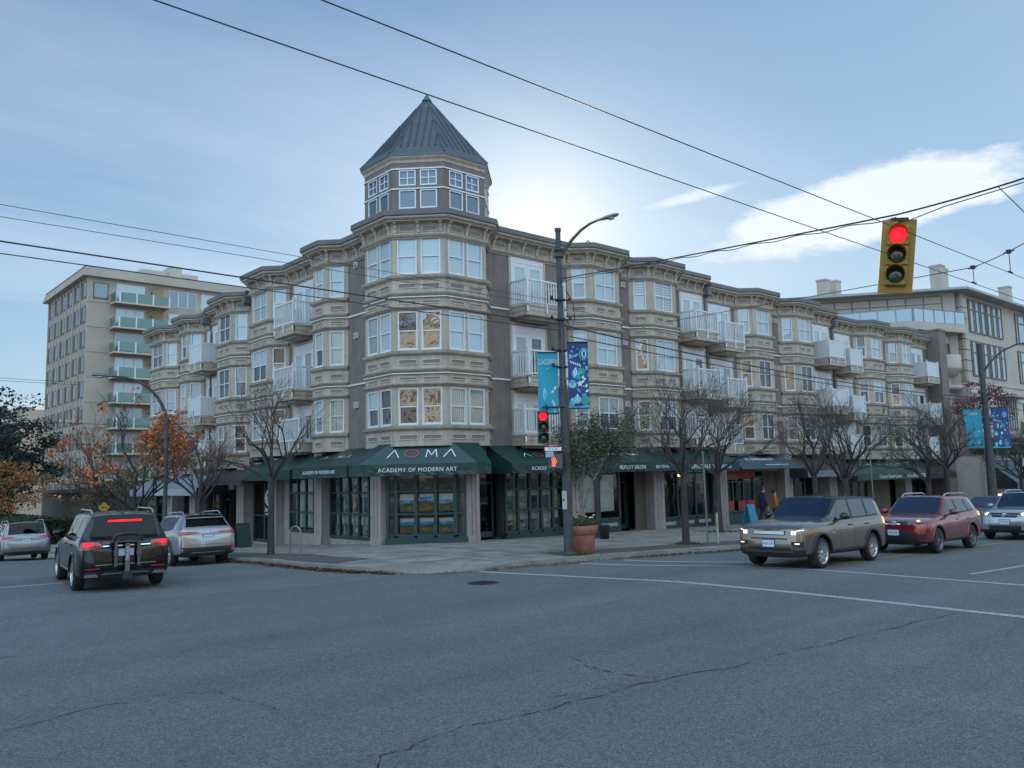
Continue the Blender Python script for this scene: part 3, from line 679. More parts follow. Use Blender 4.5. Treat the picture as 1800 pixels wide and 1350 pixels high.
# standing seams
mb = MB()
for i in range(8):
    a = Vector(ring(.95, 14.93)[i]); b = Vector(ring(.95, 14.93)[(i+1) % 8]); t_ = Vector((ocx, ocy, 17.95))
    mb.tube([Vector(ring(e, 14.60)[i]), a, t_], [.05, .05, .03], 5, 0)
    for k in range(1, 7):
        s_ = k/7; p = a.lerp(b, s_); h_ = min(s_, 1-s_)*2
        L0 = p; d_ = ((a+b)/2); d2 = t_-d_
        top = L0+d2*min(.97, h_*.93)
        oo = (d_-Vector((ocx, ocy, d_.z))).normalized()*.03+Vector((0, 0, .02)); mb.tube([L0+oo, top+oo], .020, 4, 0)
mb.build('roof_seams', mat('seam_metal', (.085, .09, .1), .5, .2), B, recalc=False)
# lower skirt roof between cornice and lantern
mb = MB(); rings(mb, [ring(1+.50/oa, 12.292), ring(1.01, 12.42), ring(.97, 12.43)]); mb.build('turret_skirt', M_fascia, B, recalc=False)
# --- string courses on flat walls
mb = MB()
def flats(kind):
    bs = RB if kind == 'R' else LB; ends = (tR[0], 43.3) if kind == 'R' else (tL[1], 27.6)
    cur = ends[0]; out_ = []
    for b in bs: out_.append((cur, b[0])); cur = b[3]
    out_.append((cur, ends[1])); return out_
DOORS_R = [(3.5, 5.32), (14.72, 16.5), (17.0, 18.9), (27.4, 29.3), (30.05, 31.9), (40.6, 42.6)]
DOORS_L = [(7.15, 9.0), (17.5, 19.3)]
def cut(iv, ds):
    res = [iv]
    for a, b in ds:
        nr = []
        for x, y in res:
            if b <= x or a >= y: nr.append((x, y)); continue
            if a > x: nr.append((x, a-.12))
            if b < y: nr.append((b+.12, y))
        res = nr
    return [r for r in res if r[1]-r[0] > .08]
for kind in 'RL':
    for iv in flats(kind):
        for sp2 in (16.72, 29.7) if kind == 'R' else (13.3, 18.7):
            pass
        for a, b in cut(iv, DOORS_R if kind == 'R' else DOORS_L):
            mids = [q for q in ((16.72, 29.7) if kind == 'R' else (13.3, 18.7)) if a < q < b]
            for a_, b_ in zip([a]+mids, mids+[b]):
                dz = seg_dz(kind, (a_+b_)/2)
                F = Fr((a_, YW), (b_, YW)) if kind == 'R' else Fr((XW, b_), (XW, a_))
                for W_ in Wl[1:]: mb.fbox(F, 0, F.L, 0, .05, W_+dz-.035, W_+dz+.03)
mb.build('string_course', M_strip, B, recalc=False)
# downpipes and wall vents
def vent(F, u, z):
    m_ = MB(); m_.fbox(F, u-.14, u+.14, 0, .07, z-.12, z+.12); v_ = m_.build('vent', M_whitep, B, recalc=False)
    m_ = MB()
    for k in range(4): m_.fbox(F, u-.11, u+.11, .071, .08, z-.09+.05*k, z-.065+.05*k)
    m_.build('vent_louvre', M_taupe, v_, recalc=False)
FR = Fr((0, YW), (1, YW)); FL = Fr((XW, 0), (XW, -1))
for u, ks in ((10.42, (0, 1, 2)), (22.95, (0, 1, 2)), (23.4, (0, 1, 2)), (36.3, (1, 2))):
    for k in ks: vent(FR, u, (11.05, 8.35, 5.48)[2-k]+seg_dz('R', u))
for u, ks in ((3.55, (0, 1, 2)), (13.5, (0, 1, 2))):
    for k in ks: vent(FL, -u, (11.15, 8.2, 5.35)[2-k]+seg_dz('L', u))
def pipe(F, u, zb_, zt_, hb, kind):
    m_ = MB(); m_.fbox(F, u-.05, u+.05, 0, .10, zb_, zt_)
    if kind == 'L': m_.fbox(F, u-.05, u+.05, .10, .60, zt_-.1, zt_); m_.fbox(F, u-.16, u+.16, .3, .62, zt_, zt_+.35)
    else: m_.fbox(F, u-.16, u+.16, 0, .42, zt_, zt_+.38)
    m_.build('downpipe', M_fascia, B, recalc=False)
for u in (29.7, 16.72): pipe(FR, u, 3.4+seg_dz('R', u), 11.62+seg_dz('R', u+.1), 0, 'R')
for u in (13.3, 18.7): pipe(FL, -u, 3.2, 11.62+seg_dz('L', u+.1), 0, 'L')
# --- french doors and balconies
def fdoor(F, ua, ub, zf, code, top):
    mb = MB()
    mb.fbox(F, ua-.12, ua, 0, .05, zf, top, 1); mb.fbox(F, ub, ub+.12, 0, .05, zf, top, 1); mb.fbox(F, ua-.12, ub+.12, 0, .06, top, top+.12, 1)
    # projecting white reveal so that the doors sit recessed
    mb.fbox(F, ua, ua+.05, 0, .045, zf, top); mb.fbox(F, ub-.05, ub, 0, .045, zf, top); mb.fbox(F, ua+.05, ub-.05, 0, .045, top-.28, top)
    um = (ua+ub)/2; lw = (ub-ua-.1)/2
    for s_ in (0, 1):
        a = ua+.05+lw*s_; b = a+lw; st_ = .17
        mb.fbox(F, a, a+st_, 0, .03, zf, top-.28); mb.fbox(F, b-st_, b, 0, .03, zf, top-.28); mb.fbox(F, a+st_, b-st_, 0, .03, top-.46, top-.28); mb.fbox(F, a+st_, b-st_, 0, .03, zf, zf+.25)
    d_ = mb.build('french_door', [M_whitep, M_trim], B, recalc=False)
    pn = MB()
    for s_ in (0, 1):
        a = ua+.05+lw*s_; b = a+lw; pn.fquad(F, a+.16, b-.16, .008, zf+.24, top-.45, PI[code[s_]])
    pn.build('pane', PANES, d_, recalc=False)
def balcony(F, ua, ub, zf, dep=1.05, dense=False):
    mb = MB()
    mb.fbox(F, ua, ub, 0.0, dep, zf-.42, zf-.02, 0); mb.fbox(F, ua-.03, ub+.03, 0, dep+.03, zf-.05, zf+.02, 0)
    mb.fbox(F, ua+.3, ub-.3, 0, dep-.25, zf-.52, zf-.42, 0); mb.fbox(F, ua-.02, ub+.02, .0, dep+.02, zf-.24, zf-.22, 0)
    b_ = mb.build('balcony', [M_trim, M_trim2], B, recalc=False)
    mb = MB(); zr0, zr1 = zf+.10, zf+1.03
    P_ = .085
    for u in (ua+P_/2, ub-P_/2): mb.fbox(F, u-P_/2, u+P_/2, dep-.06, dep+.03, zf-.30, zr1+.10); mb.fbox(F, u-.03, u+.03, dep-.045, dep+.015, zr1+.10, zr1+.16)
    mb.fbox(F, (ua+ub)/2-.03, (ua+ub)/2+.03, dep-.0, dep+.045, zf-.32, zf+.1)
    mb.fbox(F, ua+P_, ub-P_, dep-.045, dep+.02, zr1-.04, zr1+.03); mb.fbox(F, ua+P_, ub-P_, dep-.04, dep+.015, zr0-.03, zr0+.03)
    n_ = int((ub-ua-.2)/(.135 if not dense else .10)); bw = .034 if not dense else .085
    for i in range(1, n_): u = ua+P_+(ub-ua-2*P_)*i/n_; mb.fbox(F, u-bw/2, u+bw/2, dep-.03, dep+.005, zr0+.03, zr1-.04)
    for u, s_ in ((ua, 1), (ub, -1)):
        u0_, u1_ = (u, u+.06) if s_ > 0 else (u-.06, u)
        mb.fbox(F, u0_, u1_, .0, dep-.06, zr1-.04, zr1+.03); mb.fbox(F, u0_, u1_, .0, dep-.06, zr0-.03, zr0+.03)
        nn = int(dep/(.135 if not dense else .1))
        for i in range(1, nn): d = dep*i/nn-.03; mb.fbox(F, u0_+.01, u1_-.01, d-bw/2, d+bw/2, zr0+.03, zr1-.04)
    mb.build('railing', M_whitep, b_, recalc=False)
balcR = [(3.05, 5.5), (14.15, 16.25), (16.55, 18.5), (27.0, 29.15), (29.5, 31.3), (40.45, 42.6)]
for i, ((a, b), (p, q)) in enumerate(zip(DOORS_R, balcR)):
    dz = seg_dz('R', (a+b)/2)
    for k, W_ in enumerate(Wl):
        zf = W_+dz+.02 if k else 3.95+dz
        tp = (W_+2.30 if k == 2 else W_+2.25)+dz
        fdoor(FR, a, b, zf, rw.choice(['bb', 'bg', 'bd', 'gd']) if k < 2 else 'bb', tp)
        if k == 0:
            balcony(FR, p+.35, q-.05, zf, .75, dense=i in (4, 5))
        else: balcony(FR, p+.35, q+.1, zf+.06, 1.05, dense=i in (3, 4, 5))
for i, (a, b) in enumerate(DOORS_L):
    dz = seg_dz('L', a)
    for k, W_ in enumerate(Wl):
        zf = W_+dz+.02 if k else 3.95+dz; tp = (W_+2.30 if k == 2 else W_+2.25)+dz
        fdoor(FL, -b, -a, zf, rw.choice(['bb', 'bg', 'gd']), tp)
        balcony(FL, -b+.1, -a+.1 if i == 0 else -a+.05, zf+.06, .75 if k == 0 else 1.05, dense=(i == 1))
# party wall at the far right end
mb = MB(); mb.box(43.3, 44.5, YW-1.0, 12, -1.5, 12.0); mb.box(43.25, 44.55, YW-1.05, 12, 12.0, 12.15); mb.build('party_wall', M_taupe, B)
mb = MB(); mb.tube([(7.9, YW-.2, 12.25), (7.9, YW-.2, 12.55), (7.93, YW-.2, 12.66), (8.02, YW-.2, 12.70), (8.1, YW-.2, 12.64), (8.1, YW-.2, 12.56)], .03, 6); mb.build('roof_vent_pipe', M_fascia, B)
# ================================================================ ground floor: pillars, shopfronts, awnings
M_green = mat('awning_green', (.006, .038, .038), .42, noise=.12, nscale=5, bump=.25, bscale=7, coat=.12)
M_green2 = mat('awning_green_faded', (.035, .075, .062), .6, noise=.2, nscale=5, bump=.25, bscale=7)
M_bluegrey = mat('awning_blue_grey', (.05, .075, .095), .6, noise=.15, nscale=5, bump=.2, bscale=7)
M_maroon = mat('awning_maroon', (.060, .035, .040), .65, noise=.2, nscale=5, bump=.2, bscale=7)
M_greyaw = mat('awning_grey', (.19, .20, .23), .6, noise=.2, nscale=5, bump=.2, bscale=7)
M_blackaw = mat('awning_black', (.012, .014, .022), .6)
M_stripe = mat('awning_stripe', (.33, .33, .36), .6)
M_frame = mat('green_frame', (.020, .052, .055), .4)
M_letter = mat('white_lettering', (.72, .74, .74), .6); M_redlet = mat('red_lettering', (.45, .06, .06), .6)
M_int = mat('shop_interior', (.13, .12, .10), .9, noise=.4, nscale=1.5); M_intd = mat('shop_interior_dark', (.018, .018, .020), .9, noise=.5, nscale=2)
M_board = mat('display_board', (.66, .65, .60), .85)
M_brown = mat('brown_render', (.115, .095, .075), .9, noise=.15, nscale=2, bump=.2, bscale=60)
def shopglass():
    m = bpy.data.materials.new('shop_glass'); m.use_nodes = True; N = m.node_tree.nodes; L = m.node_tree.links; N.clear()
    o = N.new('ShaderNodeOutputMaterial'); mx = N.new('ShaderNodeMixShader'); tr = N.new('ShaderNodeBsdfTransparent'); gl = N.new('ShaderNodeBsdfGlossy'); fr = N.new('ShaderNodeFresnel')
    tr.inputs[0].default_value = (.90, .95, .95, 1); gl.inputs['Roughness'].default_value = .02; fr.inputs[0].default_value = 1.6
    t = N.new('ShaderNodeTexCoord'); n = N.new('ShaderNodeTexNoise'); n.inputs['Scale'].default_value = 1.4; n.inputs['Distortion'].default_value = .5; L.new(t.outputs['Object'], n.inputs['Vector'])
    bp = N.new('ShaderNodeBump'); bp.inputs['Strength'].default_value = .5; bp.inputs['Distance'].default_value = .01; L.new(n.outputs[0], bp.inputs['Height']); L.new(bp.outputs[0], gl.inputs['Normal'])
    L.new(fr.outputs[0], mx.inputs[0]); L.new(tr.outputs[0], mx.inputs[1]); L.new(gl.outputs[0], mx.inputs[2]); L.new(mx.outputs[0], o.inputs[0]); MATS['shop_glass'] = m; return m
M_sg = shopglass()
def pillar(F, a, b, zt=3.55, d=.55, zb=-1.2, base=0):
    mb = MB(); mb.fbox(F, a, b, -.3, d, zb, zt); mb.fbox(F, a+.0, b-.0, d, d+.02, zb, base+.18)
    for k in range(2): u = a+(b-a)*(k+1)/3; mb.fbox(F, u-.008, u+.008, d+.0, d+.006, base+.2, zt-.5, 1)
    return mb.build('pillar', [M_pillar, M_joint], B, recalc=False)
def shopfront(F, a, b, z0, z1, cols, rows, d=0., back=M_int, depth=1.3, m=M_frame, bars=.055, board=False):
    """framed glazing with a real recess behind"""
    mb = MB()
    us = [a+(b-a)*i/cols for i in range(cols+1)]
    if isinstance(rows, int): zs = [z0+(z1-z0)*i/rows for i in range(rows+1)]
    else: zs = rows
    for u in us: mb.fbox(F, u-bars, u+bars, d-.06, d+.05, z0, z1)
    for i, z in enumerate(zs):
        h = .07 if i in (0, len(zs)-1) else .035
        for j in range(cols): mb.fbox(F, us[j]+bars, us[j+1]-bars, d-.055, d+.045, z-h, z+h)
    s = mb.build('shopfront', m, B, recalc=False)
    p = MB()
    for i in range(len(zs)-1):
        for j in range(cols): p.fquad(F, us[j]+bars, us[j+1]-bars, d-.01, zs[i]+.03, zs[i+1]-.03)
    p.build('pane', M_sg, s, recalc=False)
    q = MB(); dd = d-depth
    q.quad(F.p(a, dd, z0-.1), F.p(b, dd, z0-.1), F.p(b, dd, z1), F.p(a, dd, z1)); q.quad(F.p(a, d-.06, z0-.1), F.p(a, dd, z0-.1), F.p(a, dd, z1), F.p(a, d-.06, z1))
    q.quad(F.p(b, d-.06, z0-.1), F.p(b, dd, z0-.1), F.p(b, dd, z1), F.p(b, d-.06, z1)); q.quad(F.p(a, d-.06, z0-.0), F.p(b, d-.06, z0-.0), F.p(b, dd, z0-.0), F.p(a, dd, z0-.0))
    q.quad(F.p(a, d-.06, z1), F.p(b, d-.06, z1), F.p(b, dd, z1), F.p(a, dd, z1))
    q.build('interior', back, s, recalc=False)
    return s
def wallbit(F, a, b, z0, z1, d=0., th=.3, m=M_pillar, nm='wall_panel'):
    mb = MB(); mb.fbox(F, a, b, d-th, d, z0, z1); return mb.build(nm, m, B, recalc=False)
def g_at(F, u, d=0): p = F.p(u, d, 0); return gside(p[0], p[1])
def shopdoor(F, a, b, z0, z1, d=-.5, m=M_frame, back=M_intd, glassy=True):
    mb = MB(); mb.fbox(F, a, a+.10, d-.04, d+.04, z0, z1); mb.fbox(F, b-.10, b, d-.04, d+.04, z0, z1); mb.fbox(F, a+.1, b-.1, d-.04, d+.04, z0, z0+.22); mb.fbox(F, a+.1, b-.1, d-.04, d+.04, z0+2.05, z0+2.15); mb.fbox(F, a+.1, b-.1, d-.04, d+.04, z1-.1, z1)
    o = mb.build('shop_door', m, B, recalc=False); p = MB(); p.fquad(F, a+.1, b-.1, d, z0+.22, z1-.1); p.build('pane', M_sg, o, recalc=False)
    h = MB(); h.tube([F.p(a+.17, d+.08, z0+.9), F.p(a+.17, d+.08, z0+1.25)], .015, 6); h.tube([F.p(a+.17, d+.04, z0+.92), F.p(a+.17, d+.085, z0+.92)], .012, 5); h.build('handle', M_chrome, o, recalc=False)
    q = MB(); q.fquad(F, a, b, d-1.2, z0, z1); q.fbox(F, a-.02, a, d-1.2, 0, z0, z1); q.fbox(F, b, b+.02, d-1.2, 0, z0, z1); q.build('interior', back, o, recalc=False)
    return o
# ---- turret corner: glass across the diagonal, two pillars
FT = Fr((-1.50, .82), (.66, -1.34))
FLg = Fr((XW, 0), (XW, -1))      # u = -y
shopfront(FT, .42, FT.L-.42, .22, 2.75, 3, [.22, 1.02, 1.86, 2.75], d=.0, board=True)
for a, b in ((.08, .36), (FT.L-.36, FT.L-.06)): shopfront(FT, a, b, .22, 2.75, 1, [.22, 1.02, 1.86, 2.75], d=-.12, bars=.04, back=M_intd)
wallbit(FT, .0, FT.L, -.15, .16, .04, .3, M_frame); wallbit(FT, -.0, FT.L, 2.80, 3.6, .0, .3, M_pillar)
pillar(FLg, -1.75, -1.02, 3.55, .50, base=-.05); pillar(FR, .70, 1.26, 3.55, .50, base=.0)
# ---- left street ground floor (u = -y)
F = FLg
def L_(a, b): return (-b, -a)
wallbit(F, *L_(1.75, 5.66), -.4, -.02, .05, .3, M_pillar); shopfront(F, *L_(1.85, 5.60), .02, 2.75, 5, [.02, .98, 1.82, 2.75], d=.02)
pillar(F, *L_(5.66, 6.26), 3.5, .45, base=-.2)
wallbit(F, *L_(6.26, 9.3), -.7, .12, .05, .3, M_pillar); shopfront(F, *L_(6.30, 9.28), .16, 2.75, 4, [.16, .98, 1.82, 2.75], d=.02, board=True)
wallbit(F, *L_(9.3, 10.9), -.8, 3.5, .02, .3, M_pillar); pillar(F, *L_(9.95, 10.5), 3.4, .4, base=-.4)
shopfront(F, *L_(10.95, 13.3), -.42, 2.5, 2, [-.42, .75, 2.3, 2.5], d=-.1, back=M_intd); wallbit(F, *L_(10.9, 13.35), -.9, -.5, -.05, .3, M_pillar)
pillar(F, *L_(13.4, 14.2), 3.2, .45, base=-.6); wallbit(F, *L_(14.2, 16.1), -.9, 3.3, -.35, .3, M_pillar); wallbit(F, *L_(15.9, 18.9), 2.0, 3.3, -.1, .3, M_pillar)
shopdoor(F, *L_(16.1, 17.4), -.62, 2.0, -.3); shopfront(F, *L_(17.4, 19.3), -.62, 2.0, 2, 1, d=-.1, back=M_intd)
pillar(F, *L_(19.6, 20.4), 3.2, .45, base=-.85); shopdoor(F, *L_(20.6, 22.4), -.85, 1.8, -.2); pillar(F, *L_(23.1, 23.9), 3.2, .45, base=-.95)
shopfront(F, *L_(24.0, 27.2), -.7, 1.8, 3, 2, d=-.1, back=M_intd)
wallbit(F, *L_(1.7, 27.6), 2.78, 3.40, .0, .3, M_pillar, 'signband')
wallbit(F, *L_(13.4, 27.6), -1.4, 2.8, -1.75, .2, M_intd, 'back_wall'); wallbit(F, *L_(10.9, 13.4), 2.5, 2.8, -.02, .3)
# ---- right street ground floor (u = x)
F = FR
shopdoor(F, 1.45, 2.62, .0, 2.62, -.35); wallbit(F, 1.26, 3.0, 2.62, 3.5, -.1, .3)
wallbit(F, 2.62, 2.9, -.2, 2.62, -.2, .3, M_frame)
shopfront(F, 2.95, 6.15, .12, 2.7, 5, [.12, .98, 1.82, 2.7], d=.02, board=True); wallbit(F, 2.95, 6.15, -.3, .05, .04, .3, M_frame)
pillar(F, 6.2, 6.95, 3.5, .45, base=-.1)
shopfront(F, 7.0, 9.65, .36, 2.6, 2, [.36, 2.35, 2.6], d=.0); wallbit(F, 7.0, 9.7, -.3, .30, .02, .3, M_frame)
for a, b in ((7.15, 8.25), (8.4, 9.5)): wallbit(F, a, b, .05, .20, .035, .02, M_pillar)
shopdoor(F, 9.75, 10.7, -.15, 2.6, -.55); wallbit(F, 10.7, 11.7, -.4, 3.4, -.05, .3, M_brown); pillar(F, 11.55, 12.3, 3.5, .45, base=-.2)
shopfront(F, 12.4, 16.65, .2, 2.55, 3, [.2, 2.3, 2.55], d=.0, back=M_intd); wallbit(F, 12.3, 16.7, -.4, .12, .02, .3, M_frame)
for a, b in ((12.6, 13.6), (14.0, 15.0), (15.4, 16.4)): wallbit(F, a, b, -.13, .03, .035, .02, M_pillar)
pillar(F, 16.75, 17.4, 3.4, .4, base=-.3)
shopfront(F, 17.5, 21.3, .25, 2.0, 4, [.25, 1.78, 2.0], d=-.05, back=M_intd); wallbit(F, 17.45, 21.4, -.5, .16, -.02, .3, M_frame)
wallbit(F, 21.4, 22.9, -.6, 3.2, -.1, .3, M_brown); pillar(F, 22.8, 23.6, 3.2, .4, base=-.4)
wallbit(F, 23.6, 27.4, -.6, 3., -2.2, .2, M_intd, 'back_wall'); shopfront(F, 24.0, 27.2, -.2, 1.9, 3, 1, d=-.4, back=M_int)
pillar(F, 27.6, 28.5, 2.9, .4, base=-.5); wallbit(F, 28.5, 30.4, -.8, 2.6, -.05, .3, M_brown); shopfront(F, 30.4, 33.2, -.5, 1.5, 3, 1, d=-.15, back=M_int)
wallbit(F, 33.2, 36.2, -.9, 2.6, -.05, .3, M_brown); pillar(F, 37.6, 38.5, 2.7, .4, base=-.65); wallbit(F, 38.5, 43.3, -.9, 2.6, -1.2, .2, M_intd, 'back_wall'); shopfront(F, 39.2, 43., -.5, 1.5, 3, 1, d=-.5, back=M_intd)
wallbit(F, 1.3, 16.7, 2.7, 3.42, -.02, .28, M_pillar, 'signband'); wallbit(F, 16.7, 29.7, 2.3, 3.1, -.03, .3, M_pillar, 'signband'); wallbit(F, 29.7, 43.3, 1.9, 2.7, -.03, .3, M_pillar, 'signband')
# slab behind the shops and ceiling so that no daylight leaks through
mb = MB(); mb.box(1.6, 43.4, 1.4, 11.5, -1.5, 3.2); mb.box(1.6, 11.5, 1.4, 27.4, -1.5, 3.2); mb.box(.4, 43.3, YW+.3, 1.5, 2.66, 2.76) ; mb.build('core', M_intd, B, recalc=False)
# ---- awnings
rv = random.Random(5)
def awning(F, a, b, zt, out, zm, zb, m, side=None, d0=.0, inset=0., val=None, sag=.0, label=None, shin=True):
    mb = MB(); n = max(4, int((b-a)/.18)); th = .012
    top = [F.p(a+inset+(b-a-2*inset)*i/n, d0, zt) for i in range(n+1)]; mid = [F.p(a+(b-a)*i/n, out, zm-.012*abs(sin(i*1.7))) for i in range(n+1)]
    v = top+mid; mb.add(v, [(i, i+1, n+2+i, n+1+i) for i in range(n)], 0)
    ce = [F.p(a+(b-a)*i/n, out-.12, zm-.06) for i in range(n+1)]
    if zb < zm-.02:
        k = 3; rows = []
        for j in range(k+1):
            rows.append([F.p(a+(b-a)*i/n, out+.006+(0 if j == 0 else rv.uniform(-.016, .02)*j/k), zm-.012*abs(sin(i*1.7))-(zm-zb)*j/k) for i in range(n+1)])
        vv = [p for r in rows for p in r]; w_ = n+1
        mb.add(vv, [(j*w_+i, j*w_+i+1, (j+1)*w_+i+1, (j+1)*w_+i) for j in range(k) for i in range(n)], 1)
    # closed sides
    for i, s_ in ((0, 0), (n, 1)):
        t_, q = top[i], mid[i]; zf_ = min(zb, zm)
        u = a if s_ == 0 else b; ut = a+inset if s_ == 0 else b-inset
        mb.add([F.p(ut, d0, zt), F.p(u, out, zm), F.p(u, out, zf_), F.p(ut, d0, zf_+.0)], [(0, 1, 2, 3)], 2)
    mb.tube([F.p(a, out-.01, zm), F.p(b, out-.01, zm)], .016, 5, 0)
    o = mb.build('awning', [m, val or m, side or m], B, recalc=False); return o
def on_slope(F, u, out, zt, zm, t, d0=0., off=.012):
    """matrix for lettering lying on the slope at fraction t from the top"""
    o = Vector(F.p(u, d0+(out-d0)*t, zt+(zm-zt)*t)); n3 = Vector((F.n.x, F.n.y, 0)); dn = n3*(out-d0)+Vector((0, 0, zm-zt)); r = Vector((F.u.x, F.u.y, 0)); upv = -dn.normalized(); nn = r.cross(upv)
    return face_matrix(tuple(o+nn*off), r, upv)
def on_val(F, u, out, z, off=.03): o = F.p(u, out+off, z); return face_matrix(o, (F.u.x, F.u.y, 0), (0, 0, 1))
def strokes(parent, M, segs_, w, m, nm='lettering'):
    mb = MB()
    for pts in segs_:
        for p, q in zip(pts[:-1], pts[1:]):
            d = Vector((q[0]-p[0], q[1]-p[1])); d.normalize(); nrm = Vector((d.y, -d.x))*w/2
            P_ = [(p[0]+nrm.x, p[1]+nrm.y, .004), (p[0]-nrm.x, p[1]-nrm.y, .004), (q[0]-nrm.x, q[1]-nrm.y, .004), (q[0]+nrm.x, q[1]+nrm.y, .004)]
            mb.quad(*[tuple(M @ Vector(v)) for v in P_])
    return mb.build(nm, m, parent, recalc=False)
def aoma(aw, F, u, out, zt, zm, s=1., t=.55):
    for dx, L in ((-1.02, 'A'), (-.32, 'O'), (.42, 'M'), (1.10, 'A')):
        M = on_slope(F, u+dx*s, out, zt, zm, t, off=.02)
        h = .34*s; w = .22*s
        if L == 'A': strokes(aw, M, [[(-w, -h/2), (0.04, h/2), (w, -h/2)]], .035*s, M_letter)
        if L == 'M': strokes(aw, M, [[(-w*.95, -h/2), (-w*.7, h/2), (0, -h*.25), (w*.7, h/2), (w*.95, -h/2)]], .035*s, M_letter)
        if L == 'O': strokes(aw, M, [[(w*1.15*cos(k*pi/12), h*.48*sin(k*pi/12)) for k in range(25)]], .04*s, M_redlet)
# turret awning on the diagonal with a short return each side
FD = Fr((-2.12, .80), (.60, -1.92)); L_d = FD.L
FDt = Fr(OV[1], OV[2])
mbw = MB()
T0, T1 = (-1.62, .30), (.12, -1.44)
zt, zm, zb = 3.62, 2.86, 2.44
ZL = [(-1.66, 1.10), (-2.95, -.35)]
a0, a1 = Vector((-2.78, .62)), Vector((.30, -2.46))       # front edge ends of the diagonal part
l0 = Vector((-2.78, 1.28)); r1 = Vector((.95, -2.46))
t0, t1 = Vector(OV[1])+Vector((-.02, .25)), Vector(OV[2])+Vector((.25, -.02)); tl = Vector((XW-.62, .95)); tr = Vector((1.15, YW-.62))
def V3(v, z): return (v.x, v.y, z)
def hip(P_, Q_, R_, S_, m=0): mbw.quad(V3(P_, zt), V3(Q_, zt), V3(R_, zm), V3(S_, zm), m)
hip(t0, t1, a1, a0); mbw.add([V3(t0, zt), V3(a0, zm), V3(l0, zm), V3(tl, zt)], [(0, 1, 2, 3)], 0); mbw.add([V3(t1, zt), V3(a1, zm), V3(r1, zm), V3(tr, zt)], [(0, 3, 2, 1)], 0)
edge = [l0, a0, a1, r1]; n_t = 0
for p, q in zip(edge[:-1], edge[1:]):
    F_ = Fr(p, q); n_ = max(3, int(F_.L/.2)); rows = []
    for j in range(4): rows.append([F_.p(F_.L*i/n_, (0 if j == 0 or i in (0, n_) else rv.uniform(-.012, .022)*j/3), zm-(zm-zb)*j/3) for i in range(n_+1)])
    vv = [x for r in rows for x in r]; w_ = n_+1; mbw.add(vv, [(j*w_+i, j*w_+i+1, (j+1)*w_+i+1, (j+1)*w_+i) for j in range(3) for i in range(n_)], 0)
mbw.add([V3(tl, zt), V3(l0, zm), V3(l0, zb), V3(tl, zb)], [(0, 1, 2, 3)], 0); mbw.add([V3(tr, zt), V3(r1, zm), V3(r1, zb), V3(tr, zb)], [(0, 1, 2, 3)], 0)
aw = mbw.build('awning', M_green, B, recalc=False)
FDv = Fr(a0, a1); midt = (t0+t1)/2; FDs = Fr(t0, t1); outd = (((a0+a1)/2)-midt).length
aoma(aw, FDs, FDs.L/2, outd, zt, zm, .98, .52)
text_obj('ACADEMY OF MODERN ART', .205, on_val(FDv, FDv.L/2, 0, 2.64), M_letter, aw, spacing=1.12)
# right of the turret
aw = awning(FR, 2.05, 6.9, 3.55, 1.5, 2.80, 2.44, M_green, d0=.0); aoma(aw, FR, 4.3, 1.5, 3.55, 2.8, .92, .55); text_obj('ACADEMY OF MODERN ART', .2, on_val(FR, 4.4, 1.5, 2.61), M_letter, aw, spacing=1.1)
aw = awning(FR, 7.1, 12.1, 3.55, 1.5, 2.80, 2.42, M_green, d0=.0, inset=.0)
text_obj('Beauty Nails', .36, on_slope(FR, 9.1, 1.5, 3.55, 2.8, .5), M_letter, aw, sx=1.1); text_obj('BEAUTY SALON', .24, on_val(FR, 8.9, 1.5, 2.60), M_letter, aw); text_obj('604-709-8917', .2, on_val(FR, 11.0, 1.5, 2.60), M_letter, aw)
aw = awning(FR, 12.2, 16.9, 3.5, 1.5, 2.78, 2.38, M_green); text_obj('KERRISDALE INSURANCE', .27, on_val(FR, 14.5, 1.5, 2.58), M_letter, aw, sx=1.1)
aw = awning(FR, 17.2, 23.1, 3.35, 1.5, 2.42, 2.40, M_bluegrey, inset=.6); text_obj('M. GYMNASIUM', .34, on_slope(FR, 19.9, 1.5, 3.35, 2.42, .48), M_letter, aw, sx=1.1); strokes(aw, on_slope(FR, 20.3, 1.5, 3.35, 2.42, .78), [[(-.6, 0), (1.6, 0)]], .05, M_letter)
aw = awning(FR, 23.3, 28.7, 3.15, 1.5, 2.28, 1.92, M_maroon, M_maroon, val=M_greyaw)
aw = awning(FR, 28.9, 38.6, 2.85, 1.5, 1.98, 1.62, M_green2); text_obj('Denison Dental Centre', .32, on_val(FR, 33.1, 1.5, 1.80), M_letter, aw); text_obj('& Rx 604-261-5728', .34, on_val(FR, 36.7, 1.5, 1.80), M_letter, aw)
for k in range(5): strokes(aw, on_slope(FR, 31.2+1.3*k, 1.5, 2.85, 1.98, .35), [[(-.5, -.03), (.5, .03)]], .09, M_stripe)
aw = awning(FR, 38.8, 43.2, 2.8, 1.5, 1.9, 1.55, M_blackaw, M_maroon)
# left of the turret (u = -y)
aw = awning(FLg, -6.15, -1.75, 3.6, 1.5, 2.86, 2.44, M_green); aoma(aw, FLg, -3.9, 1.5, 3.6, 2.86, .85, .5); text_obj('ACADEMY OF MODERN ART', .19, on_val(FLg, -3.9, 1.5, 2.65), M_letter, aw, spacing=1.1)
aw = awning(FLg, -11.0, -6.45, 3.52, 1.5, 2.80, 2.42, M_green)
aw = awning(FLg, -16.0, -11.2, 3.2, 1.5, 2.45, 2.25, M_maroon)
aw = awning(FLg, -22.6, -16.4, 3.0, 1.6, 2.1, 1.75, M_greyaw, M_blackaw, val=M_stripe)
aw = awning(FLg, -27.3, -23.2, 2.8, 1.5, 2.0, 1.7, M_greyaw, M_blackaw)
